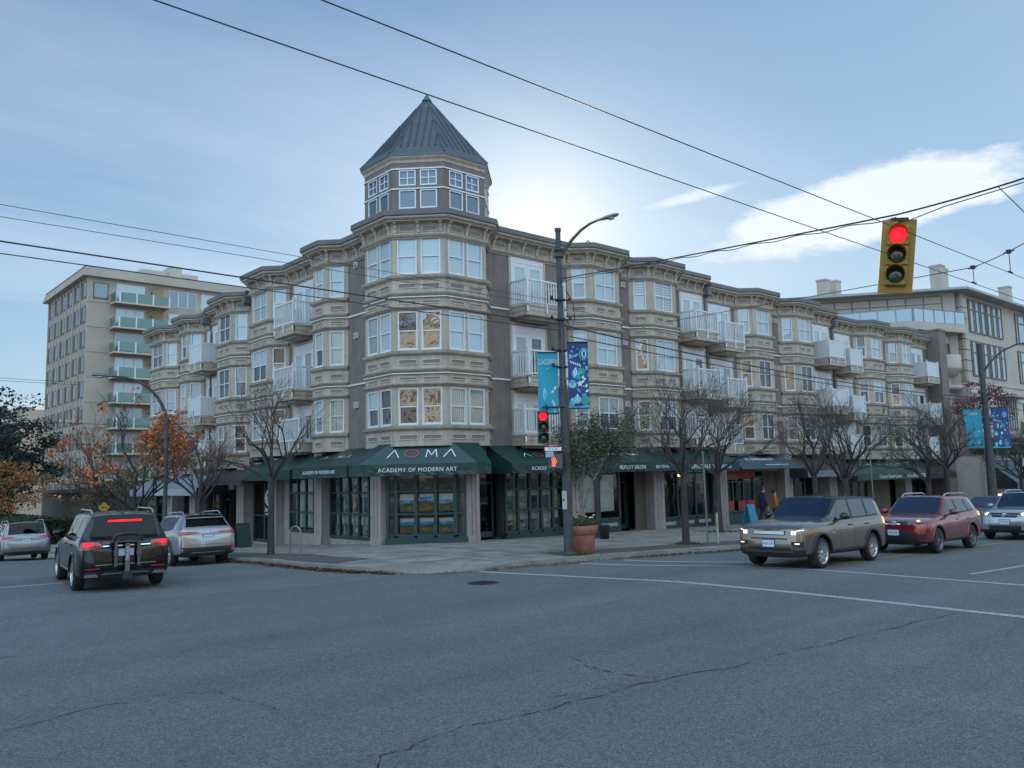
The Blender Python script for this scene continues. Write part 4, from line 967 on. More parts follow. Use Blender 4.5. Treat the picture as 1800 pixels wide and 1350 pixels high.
# round white emblem on the left shop's glass
mb = MB(); M = on_val(FLg, -11.55, 0, 1.45, .0)
def disc(mb, M, x, y, rx, ry, m=0, n=20, z=.004, k0=0): mb.add([tuple(M @ Vector((x+rx*cos(2*pi*i/n), y+ry*sin(2*pi*i/n), z))) for i in range(n)], [tuple(range(n))], m)
for (x, y, r0_, r1_) in ((0, .15, .42, .40),): disc(mb, M, x, y, r0_, r1_)
emb = mb.build('window_emblem', M_letter, B, recalc=False)
mb = MB()
for x, y, a_, b_ in ((-.12, .25, .07, .09), (.13, .26, .08, .06), (-.05, .08, .05, .08), (.14, .06, .06, .05), (-.2, .04, .05, .05), (.02, -.1, .12, .03)): disc(mb, M, x, y, a_, b_, 0, 10, .010)
mb.build('emblem_marks', M_frame, emb, recalc=False)
strokes(emb, M, [[(-.4, -.5), (-.3, -.3), (-.2, -.52), (-.08, -.3), (0, -.5), (.1, -.3), (.2, -.5), (.34, -.32), (.4, -.5)], [(-.35, -.62), (.38, -.60)]], .06, M_letter, 'emblem_lettering')
# red sign band, poster, small board in front
rs = MB(); rs.fbox(FR, 17.5, 20.4, .02, .10, 1.98, 2.38); o = rs.build('shop_sign', mat('sign_red', (.30, .03, .03), .5, noise=.2, nscale=3), B, recalc=False); tag(o)
mb = MB(); mb.fbox(FR, 17.5, 18.7, .101, .11, 1.90, 2.16); mb.build('sign_picture', mat('sign_food', (.42, .20, .05), .6, noise=.6, nscale=7, col2=(.18, .05, .02)), o, recalc=False)
for a, b in ((17.75, 18.35), (18.75, 19.45), (19.55, 20.3)):
    mb = MB(); mb.fbox(FR, a, b, .06, .09, .30, .82); mb.build('window_poster', MATS['sign_red'], B, recalc=False)
# pictures in the shop windows: things standing inside
M_pics = {}
def picmat(i, sky_, mid_, low_):
    nm = 'picture_%d' % i
    if nm in MATS: return MATS[nm]
    m = bpy.data.materials.new(nm); m.use_nodes = True; N = m.node_tree.nodes; L = m.node_tree.links; b = N['Principled BSDF']
    t = N.new('ShaderNodeTexCoord'); sx = N.new('ShaderNodeSeparateXYZ'); L.new(t.outputs['Generated'], sx.inputs[0])
    n = N.new('ShaderNodeTexNoise'); n.inputs['Scale'].default_value = 2.5+i*.37; n.inputs['Detail'].default_value = 6; n.inputs['Distortion'].default_value = 1.2+.1*i; L.new(t.outputs['Generated'], n.inputs['Vector'])
    a0 = N.new('ShaderNodeMath'); a0.operation = 'SUBTRACT'; L.new(n.outputs[0], a0.inputs[0]); a0.inputs[1].default_value = .5
    a = N.new('ShaderNodeMath'); a.operation = 'MULTIPLY_ADD'; L.new(a0.outputs[0], a.inputs[0]); a.inputs[1].default_value = 1.5; L.new(sx.outputs[2], a.inputs[2])
    r = N.new('ShaderNodeValToRGB'); E_ = r.color_ramp.elements; dk = (mid_[0]*.4, mid_[1]*.6, mid_[2]*.5)
    while len(E_) < 6: E_.new(.5)
    for e_, (p_, c_) in zip(list(E_), ((.0, mid_), (.18, low_), (.42, mid_), (.55, dk), (.62, sky_), (1.0, tuple(min(1, q*1.6) for q in sky_)))): e_.position = p_
    for e_, c_ in zip(E_, (mid_, low_, mid_, dk, sky_, tuple(min(1, q*1.6) for q in sky_))): e_.color = (*c_, 1)
    L.new(a.outputs[0], r.inputs[0]); L.new(r.outputs[0], b.inputs['Base Color']); b.inputs['Roughness'].default_value = .7; MATS[nm] = m; return m
rpx = random.Random(14); SKYB = (.05, .25, .55)
def picture(F, u, z, w, h, i, cols, lab, d=-.12, grp='pictures in the gallery windows'):
    """a painted board: ground colour plus layered blotches of paint"""
    land = i < 4 and cols[0] == SKYB; sk, md, lw = cols; dk = tuple(q*.35 for q in md)
    pal_ = [sk, md, lw, dk, tuple(min(1, q*2+.05) for q in sk), tuple(min(1, q*1.7+.03) for q in lw)]
    ms_ = [mat('paint_%d_%d_%d' % tuple(int(q*99) for q in c), c, .75, noise=.25, nscale=14) for c in pal_]
    mb = MB(); mb.fbox(F, u-w/2, u+w/2, d-.02, d, z, z+h, 0)
    lay = [.001]
    def blot(x, y, rx, ry, m, n=9, wob=.25):
        lay[0] += .0006; P_ = []
        for k in range(n): a = 2*pi*k/n; q = 1+rpx.uniform(-wob, wob); P_.append(F.p(u+max(-w/2, min(w/2, x+rx*q*cos(a))), d+lay[0], z+max(0, min(h, y+ry*q*sin(a)))))
        mb.add(P_, [tuple(range(n))], m)
    def strip(y0, y1, m, wob=.02):
        lay[0] += .0006; n = 10; T = [F.p(u-w/2+w*k/n, d+lay[0], z+y1+rpx.uniform(-wob, wob)) for k in range(n+1)]; B_ = [F.p(u+w/2, d+lay[0], z+y0), F.p(u-w/2, d+lay[0], z+y0)]; mb.add(T+B_, [tuple(range(n+3))], m)
    if land:
        for _ in range(3): blot(rpx.uniform(-w/2, w/2), h*rpx.uniform(.8, .95), w*.18, h*.04, 4)
        strip(0, h*.66, 3, .035); strip(0, h*.56, 1, .02)
        for _ in range(6): blot(rpx.uniform(-w/2, w/2), h*rpx.uniform(.35, .55), w*.10, h*.04, rpx.choice([1, 3, 2]))
        for _ in range(rpx.randint(2, 4)): x = rpx.uniform(-w*.32, w*.32); y = h*rpx.uniform(.14, .32); r = w*rpx.uniform(.12, .2); blot(x, y-.01, r*1.08, r*.7, 3, 12, .08); blot(x, y, r, r*.66, 2, 12, .06); blot(x-r*.2, y+r*.2, r*.35, r*.22, 5)
        for _ in range(3): blot(rpx.uniform(-w/2, w/2), h*.68, w*.05, h*.10, 3)
    else:
        for _ in range(13): blot(rpx.uniform(-w/2, w/2), rpx.uniform(0, h), w*rpx.uniform(.06, .3), h*rpx.uniform(.05, .22), rpx.randrange(1, 6))
    return tag(mb.build('picture', ms_, recalc=False), lab, 'picture', grp)
ORG, GRN = (.42, .14, .04), (.10, .18, .05)
rowz = [.30, 1.10, 1.92]
colw = (FT.L-.84)/3
rn = ['bottom', 'middle', 'top']; cn = ['left', 'centre', 'right']
for r in range(3):
    for c in range(3):
        u = .42+colw*(c+.5)
        cols_ = ((SKYB, (.12, .17, .05), ORG) if r < 2 else ((.10, .10, .10), (.22, .12, .06), (.06, .08, .06)))
        picture(FT, u, rowz[r], .50 if not (r == 1 and c == 1) else .60, .42 if not (r == 1 and c == 1) else .54, 1+r, cols_, 'orange and blue pumpkin field picture, %s row %s pane of the corner shop window' % (rn[r], cn[c]))
        mb = MB(); mb.fbox(FT, .42+colw*c+.1, .42+colw*(c+1)-.1, -.19, -.17, rowz[r], rowz[r]+.66 if r else rowz[r]+.56); tag(mb.build('display_panel', M_board), 'pale backing panel behind the %s row %s picture in the corner shop window' % (rn[r], cn[c]), 'panel', 'pale panels in the gallery windows')
pal = [((.05, .12, .3), (.2, .2, .22), (.1, .08, .12)), ((.3, .2, .1), (.25, .05, .05), (.05, .1, .05)), ((.35, .37, .4), (.1, .12, .3), (.2, .2, .3)), ((.1, .2, .12), (.3, .25, .1), (.03, .12, .1)), ((.35, .33, .3), (.3, .12, .08), (.28, .28, .2)), ((.02, .06, .08), (.03, .20, .18), (.02, .05, .08))]
names_ = ['blue and grey', 'red and brown', 'violet on white', 'green and ochre', 'orange on cream', 'teal striped']
for c in range(5):
    for r in range(3):
        u = -(1.85+.75*(c+.5)); k = (c*2+r*3) % 6; z = [.12, 1.04, 1.84][r]
        picture(FLg, u, z, .46, (.45, .62, .5)[r], 10+k, pal[k], '%s picture, %s row, %s column from the pillar in the left gallery window' % (names_[k], rn[r], ['nearest', 'second', 'third', 'fourth', 'fifth'][c]))
        u2 = 2.95+.64*(c+.5); k2 = (c+r*2+1) % 6; z2 = [.2, 1.04, 1.86][r]
        picture(FR, u2, z2, .44, (.40, .50, .36)[r], 10+k2, pal[k2], '%s picture, %s row, %s column from the door in the right gallery window' % (names_[k2], rn[r], ['nearest', 'second', 'third', 'fourth', 'fifth'][c]))
for (F_, a, b, z0, z1, tx) in ((FLg, -5.6, -1.85, .02, 2.72, 'left gallery window'), (FLg, -9.25, -6.3, .30, 2.72, 'four column window beside it'), (FR, 3.0, 6.1, .12, 2.68, 'right gallery window'), (FR, 7.05, 9.6, .7, 2.3, 'beauty salon window')):
    mb = MB(); mb.fbox(F_, a+.05, b-.05, -.24, -.22, z0, z1); tag(mb.build('window_blind', M_board), 'plain cream blind hanging behind the glass of the '+tx, 'blind')
# poster of a woman in sunglasses
po = thing('poster', 'tall dark poster of a long haired woman in sunglasses in the insurance shop window', 'poster')
mb = MB(); mb.fbox(FR, 15.3, 16.5, -.12, -.10, .2, 2.25); mb.build('sheet', mat('poster_dark', (.045, .05, .052), .5), po)
Mp = on_val(FR, 15.9, -.10, 1.2, .002)
mb = MB(); disc(mb, Mp, 0, .50, .15, .20, z=.006); mb.add([tuple(Mp @ Vector(p)) for p in ((-.06, .34, .006), (.06, .34, .006), (.10, .1, .006), (-.10, .1, .006))], [(0, 1, 2, 3)]); disc(mb, Mp, .12, -.28, .10, .05, z=.010); mb.build('skin', mat('poster_skin', (.36, .24, .18), .6), po, recalc=False)
mb = MB()
for s_ in (-1, 1):
    P_ = [(s_*.03, .72), (s_*.15, .66), (s_*.20, .45), (s_*.19, .15), (s_*.24, -.2), (s_*.12, -.25), (s_*.11, .15), (s_*.12, .45), (s_*.09, .62), (0, .66)]
    mb.add([tuple(Mp @ Vector((x, y, .009))) for x, y in P_], [tuple(range(len(P_)))])
mb.build('hair', mat('poster_hair', (.20, .13, .075), .6), po, recalc=False)
mb = MB(); disc(mb, Mp, -.06, .53, .06, .045, z=.012); disc(mb, Mp, .06, .53, .06, .045, z=.012); mb.add([tuple(Mp @ Vector(p)) for p in ((-.42, -.9, .007), (.42, -.9, .007), (.28, .05, .007), (-.28, .05, .007))], [(0, 1, 2, 3)]); mb.build('sunglasses_and_coat', M_blk if 'black_trim' in MATS else mat('black_trim', (.02, .021, .023), .5), po, recalc=False)
# lit lamps seen through glass
for nm, F_, u, z, d, lab in (('ceiling_lamp', FR, 14.6, 2.2, -.5, 'small warm lamp glowing inside the insurance shop'), ('pendant_lamp', FLg, -17.7, 1.25, -.6, 'nearer of two orange pendant lamps glowing in the left cafe'), ('pendant_lamp', FLg, -18.2, 1.25, -.6, 'farther of two orange pendant lamps glowing in the left cafe'), ('window_lamp', FR, 31.3, 1.0, -.6, 'pale lit lamp inside the dental office window')):
    mb = MB(); w_ = {'neon_sign': .8, 'ceiling_lamp': .22, 'window_lamp': .2}.get(nm, .09)
    mb.fbox(F_, u-w_, u+w_, d-.03, d+.03, z-.06, z+.06); tag(mb.build(nm, mat('warm_glow', (1, .6, .25), .5, emit=(1, .55, .2), estr=4), bevel=.02), lab, 'lamp')
# a-board sandwich sign by the red shop and small signs
ab = thing('sandwich_board', 'bright blue sandwich board standing outside the red signed shop', 'sign', (17.5, -2.4, gside(17.5, -2.4)))
for s_ in (-1, 1):
    mb = MB(); mb.add([(-.3, s_*.28, 0), (.3, s_*.28, 0), (.3, s_*.03, 1.0), (-.3, s_*.03, 1.0), (-.3, s_*.28-.03, 0), (.3, s_*.28-.03, 0), (.3, s_*.03-.03, 1.0), (-.3, s_*.03-.03, 1.0)], [(0, 1, 2, 3), (7, 6, 5, 4), (0, 4, 5, 1), (1, 5, 6, 2), (2, 6, 7, 3), (3, 7, 4, 0)]); mb.build('board', mat('board_blue', (.03, .22, .42), .5, noise=.3, nscale=4, col2=(.05, .32, .5)), ab)
cb = thing('sandwich_board', 'dark chalkboard sign on the left pavement behind the silver SUV', 'sign', (-3.2, 9.6, gside(-3.2, 9.6)))
for s_ in (-1, 1):
    mb = MB(); mb.add([(-.3, s_*.28, 0), (.3, s_*.28, 0), (.3, s_*.03, 1.05), (-.3, s_*.03, 1.05), (-.3, s_*.28-.03, 0), (.3, s_*.28-.03, 0), (.3, s_*.03-.03, 1.05), (-.3, s_*.03-.03, 1.05)], [(0, 1, 2, 3), (7, 6, 5, 4), (0, 4, 5, 1), (1, 5, 6, 2), (2, 6, 7, 3), (3, 7, 4, 0)]); mb.build('board', mat('chalkboard', (.02, .05, .045), .6), cb)
# ================================================================ street furniture
M_pole = mat('weathered_pole', (.060, .064, .066), .75, noise=.3, nscale=5, bump=.4, bscale=30)
M_polem = mat('galvanised', (.20, .21, .22), .45, .6, noise=.15, nscale=8)
M_teal = mat('banner_teal', (.015, .30, .42), .6, noise=.08, nscale=6); M_navy = mat('banner_navy', (.012, .045, .16), .6, noise=.08, nscale=6)
M_bw = mat('banner_white', (.6, .68, .74), .6); M_bg = mat('banner_green', (.03, .28, .22), .6); M_bt = mat('banner_aqua', (.05, .38, .50), .6); M_bp = mat('banner_pale', (.25, .50, .62), .6)
M_yel2 = mat('signal_yellow', (.30, .175, .018), .5, noise=.06, nscale=3); M_dkgreen = mat('signal_green_body', (.012, .035, .03), .5)
M_redlamp = mat('signal_red_lit', (.55, .01, .015), .6, emit=(1, .008, .02), estr=1.0); M_lampoff_a = mat('signal_amber_off', (.055, .040, .012), .12, coat=.5); M_lampoff_g = mat('signal_green_off', (.010, .055, .035), .12, coat=.5)
M_hand = mat('signal_hand_lit', (.6, .1, .03), .5, emit=(1, .13, .05), estr=.6)
px0, py0 = -1.05, -8.33
def g_(x, y): return gside(x, y)
# --- signal pole with cobra-head lamp
pole = thing('signal_pole', 'tall dark signal pole on the corner with a curved street lamp arm', 'pole', (px0, py0, 0))
zt0 = 9.8; LX = -.0
mb = MB(); mb.tube([(0, 0, -.02), (0, 0, 3.6), (-.02, .02, 5.0)], [.150, .135, .118], 14); mb.tube([(-.02, .02, 4.98), (-.03, .03, 9.75)], [.098, .078], 14); mb.lathe([(.09, 9.72), (.10, 9.78), (.098, 9.83), (.001, 9.84)], 14, c=(-.03, .03, 0)); mb.lathe([(.24, 0), (.23, .05), (.16, .10)], 16)
mb.build('shaft', M_pole, pole)
# arm rises towards the street along +x
ad = Vector((.80, -.60, 0)).normalized()
def ap(r, z): return (-.03+ad.x*r, .03+ad.y*r, z)
mb = MB(); mb.tube([ap(.05, 9.0), ap(.20, 9.18), ap(.45, 9.50), ap(.72, 9.78), ap(1.0, 9.98), ap(1.22, 10.08)], [.06, .055, .05, .045, .04, .035], 8)
for z in (8.95, 9.15): mb.lathe([(.12, z-.04), (.14, z-.03), (.14, z+.03), (.12, z+.04)], 12, c=(-.03, .03, 0))
mb.build('lamp_arm', M_pole, pole)
def cobra(parent, base, d, s=1., tilt=.10):
    """flat tear-drop luminaire starting at base, pointing along d"""
    mb = MB(); sec = [(0, .05, .045, 0), (.12, .07, .06, .0), (.35, .15, .09, .0), (.60, .19, .10, 0), (.78, .16, .08, 0), (.86, .07, .04, 0)]; n = 12; vs = []
    side = Vector((d.y, -d.x, 0))
    for t, w_, h_, _ in sec:
        c = Vector(base)+d*t*s+Vector((0, 0, tilt*t*s))
        for k in range(n):
            a = 2*pi*k/n; vs.append(c+side*w_*s*cos(a)+Vector((0, 0, 1))*(h_*s*sin(a)*(1 if sin(a) > 0 else .5)))
    mb.add(vs, [(i*n+k, i*n+(k+1) % n, (i+1)*n+(k+1) % n, (i+1)*n+k) for i in range(len(sec)-1) for k in range(n)]+[tuple(range(n)), tuple(range((len(sec)-1)*n, len(sec)*n))[::-1]], 0, True)
    h = mb.build('lamp_head', M_polem, parent)
    l = MB(); c = Vector(base)+d*.55*s+Vector((0, 0, (tilt*.55-.055)*s)); l.sphere(tuple(c), .15*s, .15*s, .05*s); l.build('lens', mat('lamp_lens', (.45, .47, .48), .15, coat=.5), h)
cobra(pole, ap(1.20, 10.07), ad, .82, .28)
# hardware, wires' insulators and a black cable loop
mb = MB()
for z in (5.55, 6.05, 7.0, 7.6):
    mb.lathe([(.115, z-.04), (.15, z-.03), (.15, z+.03), (.115, z+.04)], 10, c=(-.02, .02, 0)); mb.tube([(-.35, .08, z), (.30, -.08, z+.01)], .022, 6)
    for s_ in (-.35, .30): mb.sphere((s_, -.06*s_/.3, z+.05), .05, .05, .06, 8, 6)
    mb.build('insulator_arm', M_blk, pole); mb = MB()
mb.tube([(.10, -.1, 7.9), (.30, -.2, 7.5), (.34, -.22, 7.0), (.22, -.15, 6.75), (.1, -.1, 7.0)], .014, 5)
mb.build('cable_loop', M_blk, pole)
mb = MB()
for k in range(34):
    z = 4.9+k*.047*1.15; mb.sphere((-.155+.01*(k % 2), -.13, z), .022, .022, .022, 6, 4)
mb.build('cable_clips', M_polem, pole)
mb = MB(); mb.box(-.20, -.13, -.12, .02, 1.32, 1.86); mb.build('push_button_box', mat('button_box', (.42, .43, .44), .5), pole, bevel=.01)
mb = MB(); mb.lathe([(.001, 0), (.035, 0), (.035, .02), (.001, .03)], 10, c=(-.21, -.05, 1.6), axis='x'); mb.build('push_button', M_blk, pole)
# --- banners
def banner(name, label, F, u0_, u1_, z0, z1, kind, skew=.0):
    o = thing(name, label, 'banner', group=None)
    mb = MB(); n, k = 8, 14; vs = []
    for j in range(k+1):
        for i in range(n+1):
            t, s_ = j/k, i/n; u = u0_+(u1_-u0_)*s_+skew*(1-t)
            vs.append(F.p(u, .05*sin(t*4+s_*3)*sin(pi*t), z0+(z1-z0)*t))
    mb.add(vs, [(j*(n+1)+i, j*(n+1)+i+1, (j+1)*(n+1)+i+1, (j+1)*(n+1)+i) for j in range(k) for i in range(n)], 0, True)
    cmb = mb
    mb = MB()
    for z in (z0, z1): mb = MB(); mb.tube([F.p(u0_+(skew if z == z0 else 0), 0, z), F.p(u1_+(skew if z == z0 else 0), 0, z)], .022, 6); mb.build('rod', M_blk, o)
    def on(u, z, off=.075): return F.p(u, off, z)
    def shape(pts, m, off, nm='banner_art'):
        b = MB(); b.add([F.p(u, off+.05*sin(((z-z0)/(z1-z0))*4+((u-u0_)/(u1_-u0_))*3)*sin(pi*max(0, min(1, (z-z0)/(z1-z0)))), z) for u, z in pts], [tuple(range(len(pts)))]); return b
    um = (u0_+u1_)/2; wd = u1_-u0_; H_ = z1-z0
    arts = {}
    def add(m, pts, off=.006):
        b = arts.setdefault(m.name, (m, MB()))[1]; w_ = shape(pts, m, off); k0 = len(b.v); b.v += w_.v; b.f += [tuple(i+k0 for i in f) for f in w_.f]; b.m += w_.m; b.sm += w_.sm
    def leaf(m, u, z, l, w_, a, off=.006):
        P = []
        for s_ in (1, -1):
            R_ = range(7) if s_ > 0 else range(6, -1, -1)
            for i in R_: t = i/6; x, y = (t-.5)*l, s_*w_*sin(pi*t); P.append((u+x*cos(a)-y*sin(a), z+x*sin(a)+y*cos(a)))
        add(m, P, off)
    def dsc(m, u, z, r, off=.006, n=14, ry=None): add(m, [(u+r*cos(2*pi*i/n), z+(ry or r)*sin(2*pi*i/n)) for i in range(n)], off)
    U = lambda s_: u0_+wd*s_; Z = lambda t: z0+H_*t
    if kind == 't':
        leaf(M_bp, U(.32), Z(.32), .42, .06, radians(88)); leaf(M_teal, U(.33), Z(.30), .22, .015, radians(88), .010); leaf(M_bw, U(.85), Z(.42), .16, .03, radians(60)); leaf(M_bw, U(.72), Z(.36), .12, .03, radians(30))
        leaf(M_bg, U(.25), Z(.10), .34, .04, radians(80)); leaf(M_navy, U(.40), Z(.10), .2, .05, radians(95)); leaf(M_bp, U(.75), Z(.17), .26, .05, radians(110)); dsc(M_bp, U(.8), Z(.05), .06); dsc(M_bw, U(.50), Z(.74), .018, n=8); leaf(M_bt, U(.6), Z(.05), .3, .05, radians(20))
    else:
        for s_, t, r in ((.28, .93, .03), (.50, .90, .02), (.22, .86, .035), (.80, .68, .03), (.55, .60, .02), (.75, .33, .03)): dsc(M_bt, U(s_), Z(t), r, n=10); dsc(M_bw, U(s_), Z(t), r*.45, .010, n=8)
        dsc(M_bt, U(.80), Z(.82), .15, ry=.19); dsc(M_navy, U(.80), Z(.82), .115, .010, ry=.15); dsc(M_bp, U(.80), Z(.82), .08, .014, ry=.13); leaf(M_bw, U(.80), Z(.82), .28, .055, radians(90), .018); leaf(M_navy, U(.80), Z(.82), .20, .035, radians(90), .022)
        for k_ in range(5): leaf(M_bw, U(.16+.11*k_), Z(.70-.012*k_), .13, .018, radians(-60-10*(k_ % 2)))
        leaf(M_bt, U(.2), Z(.78), .22, .04, radians(35)); leaf(M_bp, U(.42), Z(.80), .18, .03, radians(40)); leaf(M_bp, U(.12), Z(.80), .1, .03, radians(60))
        leaf(M_bt, U(.34), Z(.53), .34, .10, radians(80)); leaf(M_bw, U(.36), Z(.55), .32, .05, radians(82), .010); leaf(M_navy, U(.36), Z(.55), .24, .008, radians(82), .014); leaf(M_bg, U(.68), Z(.56), .24, .12, radians(50)); leaf(M_bt, U(.56), Z(.53), .26, .05, radians(60), .010); leaf(M_bg, U(.5), Z(.46), .2, .05, radians(10))
        for k_ in range(5): leaf(M_bw, U(.56)+.05*cos(1.256*k_+.3), Z(.37)+.05*sin(1.256*k_+.3), .11, .022, 1.256*k_+.3, .012)
        dsc(M_bp, U(.20), Z(.35), .12, ry=.10); leaf(M_bt, U(.2), Z(.40), .22, .05, 0, .010); leaf(M_navy, U(.2), Z(.36), .18, .006, 1.3, .014)
        for s_, t, a in ((.80, .44, 40), (.70, .40, 20), (.88, .34, 70), (.9, .26, 30), (.72, .47, 60)): leaf(M_bw, U(s_), Z(t), .13, .035, radians(a))
        dsc(M_bp, U(.20), Z(.10), .08, ry=.12); dsc(M_bt, U(.14), Z(.07), .07, ry=.10, off=.010); dsc(M_bp, U(.42), Z(.13), .10, .012, ry=.12); leaf(M_bw, U(.42), Z(.19), .10, .03, 1.4, .016); dsc(M_bg, U(.78), Z(.12), .14, ry=.14); leaf(M_bt, U(.75), Z(.2), .16, .04, .3, .012); leaf(M_bt, U(.5), Z(.27), .2, .03, 2.2)
        add(M_bt, [(u0_, z0), (u1_, z0), (u1_, z0+.10), (u0_, z0+.10)], .004)
        leaf(M_bt, U(.93), Z(.60), .16, .04, 1.1); leaf(M_bp, U(.9), Z(.62), .1, .03, 1.6, .01); leaf(M_bg, U(.96), Z(.50), .12, .04, 1.7)
    cm_l = [M_teal if kind == 't' else M_navy]
    for nm, (m, b) in arts.items():
        cm_l.append(m); k0 = len(cmb.v); cmb.v += b.v; cmb.f += [tuple(i+k0 for i in f) for f in b.f]; cmb.m += [len(cm_l)-1]*len(b.f); cmb.sm += b.sm
    cloth = cmb.build('cloth', cm_l, o, recalc=False)
    if kind == 't':
        M = face_matrix(F.p(um, .012, z1-.30), (F.u.x, F.u.y, 0), (0, 0, 1)); text_obj('KERRISDALE', .24, M, M_bw, cloth, sx=.42, mirror=True, extrude=.003)
    return o
Fb = Fr((px0, py0), (px0+.78, py0-.62))    # banners hang across the footway, facing the camera
banner('banner', 'teal street banner with pale lettering, left side of the corner signal pole', Fb, -.78, -.17, 4.15, 6.0, 't', skew=.0)
banner('banner', 'navy street banner with blue and white leaf pattern, right side of the corner signal pole', Fb, .13, .76, 4.30, 6.30, 'n')
# --- traffic signal heads
def sighead(name, label, M, body, lit, backplate=False, s=1.):
    """three lamp head; local: faces -y, origin at top centre of the housing"""
    o = thing(name, label, 'traffic light'); o.matrix_world = M
    mb = MB(); w_, h_ = .17*s, .345*s
    for k in range(3): mb.box(-w_, w_, -.08*s, .14*s, -h_*(k+1)+.006, -h_*k-.006)
    mb.build('housing', body, o, bevel=.02*s)
    if backplate:
        mb = MB(); mb.box(-w_-.10*s, w_+.10*s, .02*s, .035*s, -3*h_-.12*s, .12*s); mb.build('backplate', body, o, bevel=.008)
    for k in range(3):
        z = -h_*(k+.5); lm = M_redlamp if (k == 0 and lit) else (M_lampoff_a if k < 2 else M_lampoff_g)
        mb = MB(); mb.sphere((0, -.075*s, z), .14*s, .05*s, .14*s, 20, 10); mb.build('lens', lm, o)
        mb = MB(); n = 14; vs = []
        for i in range(n+1):
            a = radians(-30+240*i/n); x, zz_ = .15*s*cos(a), z+.15*s*sin(a); dd = .22*s*(.45+.55*max(0, sin(a)))
            vs += [(x, -.08*s, zz_), (x, -.08*s-dd, zz_), (x*1.05, -.08*s-dd, z+(zz_-z)*1.05), (x*1.05, -.08*s, z+(zz_-z)*1.05)]
        mb.add(vs, [(4*i+j, 4*(i+1)+j, 4*(i+1)+(j+1) % 4, 4*i+(j+1) % 4) for i in range(n) for j in range(4)], 0, True); mb.build('visor', body, o)
    return o
# overhead signal: hangs tilted from the span wire, half turned towards the camera
M = Matrix.Translation((-4.50, -19.98, 6.40)) @ Matrix.Rotation(radians(-68), 4, 'Z') @ Matrix.Rotation(radians(7.5), 4, 'Y') 
sg = sighead('traffic_signal', 'big yellow traffic signal with its red lamp lit hanging from the overhead wire', M, M_yel2, True, True, 1.0)
mb = MB(); mb.tube([(0, .03, 0), (.0, .03, .14)], .025, 6); mb.box(-.14, .14, -.0, .06, .11, .15); mb.build('hanger', M_blk, sg)
M = Matrix.Translation((px0-.62, py0+.30, 4.22)) @ Matrix.Rotation(radians(-38), 4, 'Z')
sg2 = sighead('traffic_signal', 'dark green traffic signal, red lamp lit, on the corner pole below the teal banner', M, M_dkgreen, True, False, .92)
mb = MB()
for z in (.12, -1.12): mb.tube([(0, .05, z), (.65, .02, z)], .028, 6); mb.tube([(0, .05, z), (0, .05, z*.9)], .028, 6)
mb.build('bracket', M_blk, sg2)
ph = thing('pedestrian_signal', 'pedestrian signal showing an orange hand on the corner pole', 'traffic light'); ph.matrix_world = Matrix.Translation((px0-.42, py0+.05, 2.72)) @ Matrix.Rotation(radians(-38), 4, 'Z')
mb = MB(); mb.box(-.23, .23, -.10, .12, -.22, .24); mb.build('housing', mat('ped_housing', (.05, .052, .055), .6), ph, bevel=.015)
mb = MB(); mb.box(-.20, .20, -.115, -.10, -.19, .21); sc_ = mb.build('screen', mat('ped_screen', (.06, .065, .07), .25), ph)
mb = MB(); Z0 = .0
def pill(x0, z0, x1, z1, w_):
    d = Vector((x1-x0, z1-z0)).normalized(); n_ = Vector((d.y, -d.x))*w_; mb.add([(x0+n_.x, -.119, z0+n_.y), (x0-n_.x, -.119, z0-n_.y), (x1-n_.x*.8, -.119, z1-n_.y*.8), (x1+n_.x*.8, -.119, z1+n_.y*.8)], [(0, 1, 2, 3)])
pill(-.05, -.14, -.05, .03, .055)
for i, (dx, l) in enumerate(((-.095, .10), (-.06, .14), (-.028, .13), (.0, .09))): pill(dx, .02, dx-.004+.004*i, .02+l, .013)
pill(-.0, -.06, .045, .03, .014)
mb.build('hand_symbol', M_hand, sc_, recalc=False)
st = thing('street_name_sign', 'small maroon and white sign plate above the pedestrian signal', 'sign'); st.matrix_world = Matrix.Translation((px0-.48, py0+.05, 3.04)) @ Matrix.Rotation(radians(-30), 4, 'Z')
mb = MB(); mb.box(-.27, .27, -.012, .012, -.02, .20); mb.build('plate', mat('sign_maroon', (.20, .03, .035), .5), st, bevel=.004)
mb = MB(); mb.box(-.25, .25, -.018, -.0121, .0, .10); mb.build('white_panel', M_letter, st); text_obj('YEW ST', .07, face_matrix((0, -.020, .145), (1, 0, 0), (0, 0, 1)), M_letter, st, extrude=.001); text_obj('W 41 AV', .07, face_matrix((0, -.021, .05), (1, 0, 0), (0, 0, 1)), M_blk, st, extrude=.001)
cm = thing('loudspeaker', 'small pale accessibility speaker bracketed above the pedestrian signal', 'speaker', (px0-.66, py0+.02, 2.93)); mb = MB(); mb.box(-.09, .09, -.10, .08, -.09, .08); mb.build('case', mat('pale_case', (.35, .42, .45), .5), cm, bevel=.015); mb = MB(); mb.tube([(.05, 0, 0), (.35, .0, .02)], .02, 6); mb.build('bracket', M_blk, cm)
# --- left lamp post, arm over the road
lp = thing('street_lamp', 'slim dark street lamp curving over the left street in front of the orange maple', 'street lamp', (-7.0, 8.2, g_(-7.0, 8.2)))
dl = Vector((-.985, .17, 0)).normalized()
mb = MB(); mb.lathe([(.16, 0), (.15, .3), (.10, .36), (.09, .4)], 12); pts = [(0, 0, .3), (0, 0, 5.0)]
for k in range(1, 10): a = k/9*radians(84); pts.append((dl.x*1.75*(1-cos(a)), dl.y*1.75*(1-cos(a)), 5.0+1.95*sin(a)))
pts.append((dl.x*2.05, dl.y*2.05, 6.98)); mb.tube(pts, [.09, .075]+[.07-.003*k for k in range(len(pts)-2)], 10); mb.build('post', M_pole, lp); cobra(lp, (dl.x*1.95, dl.y*1.95, 6.98), dl, .95, .02)
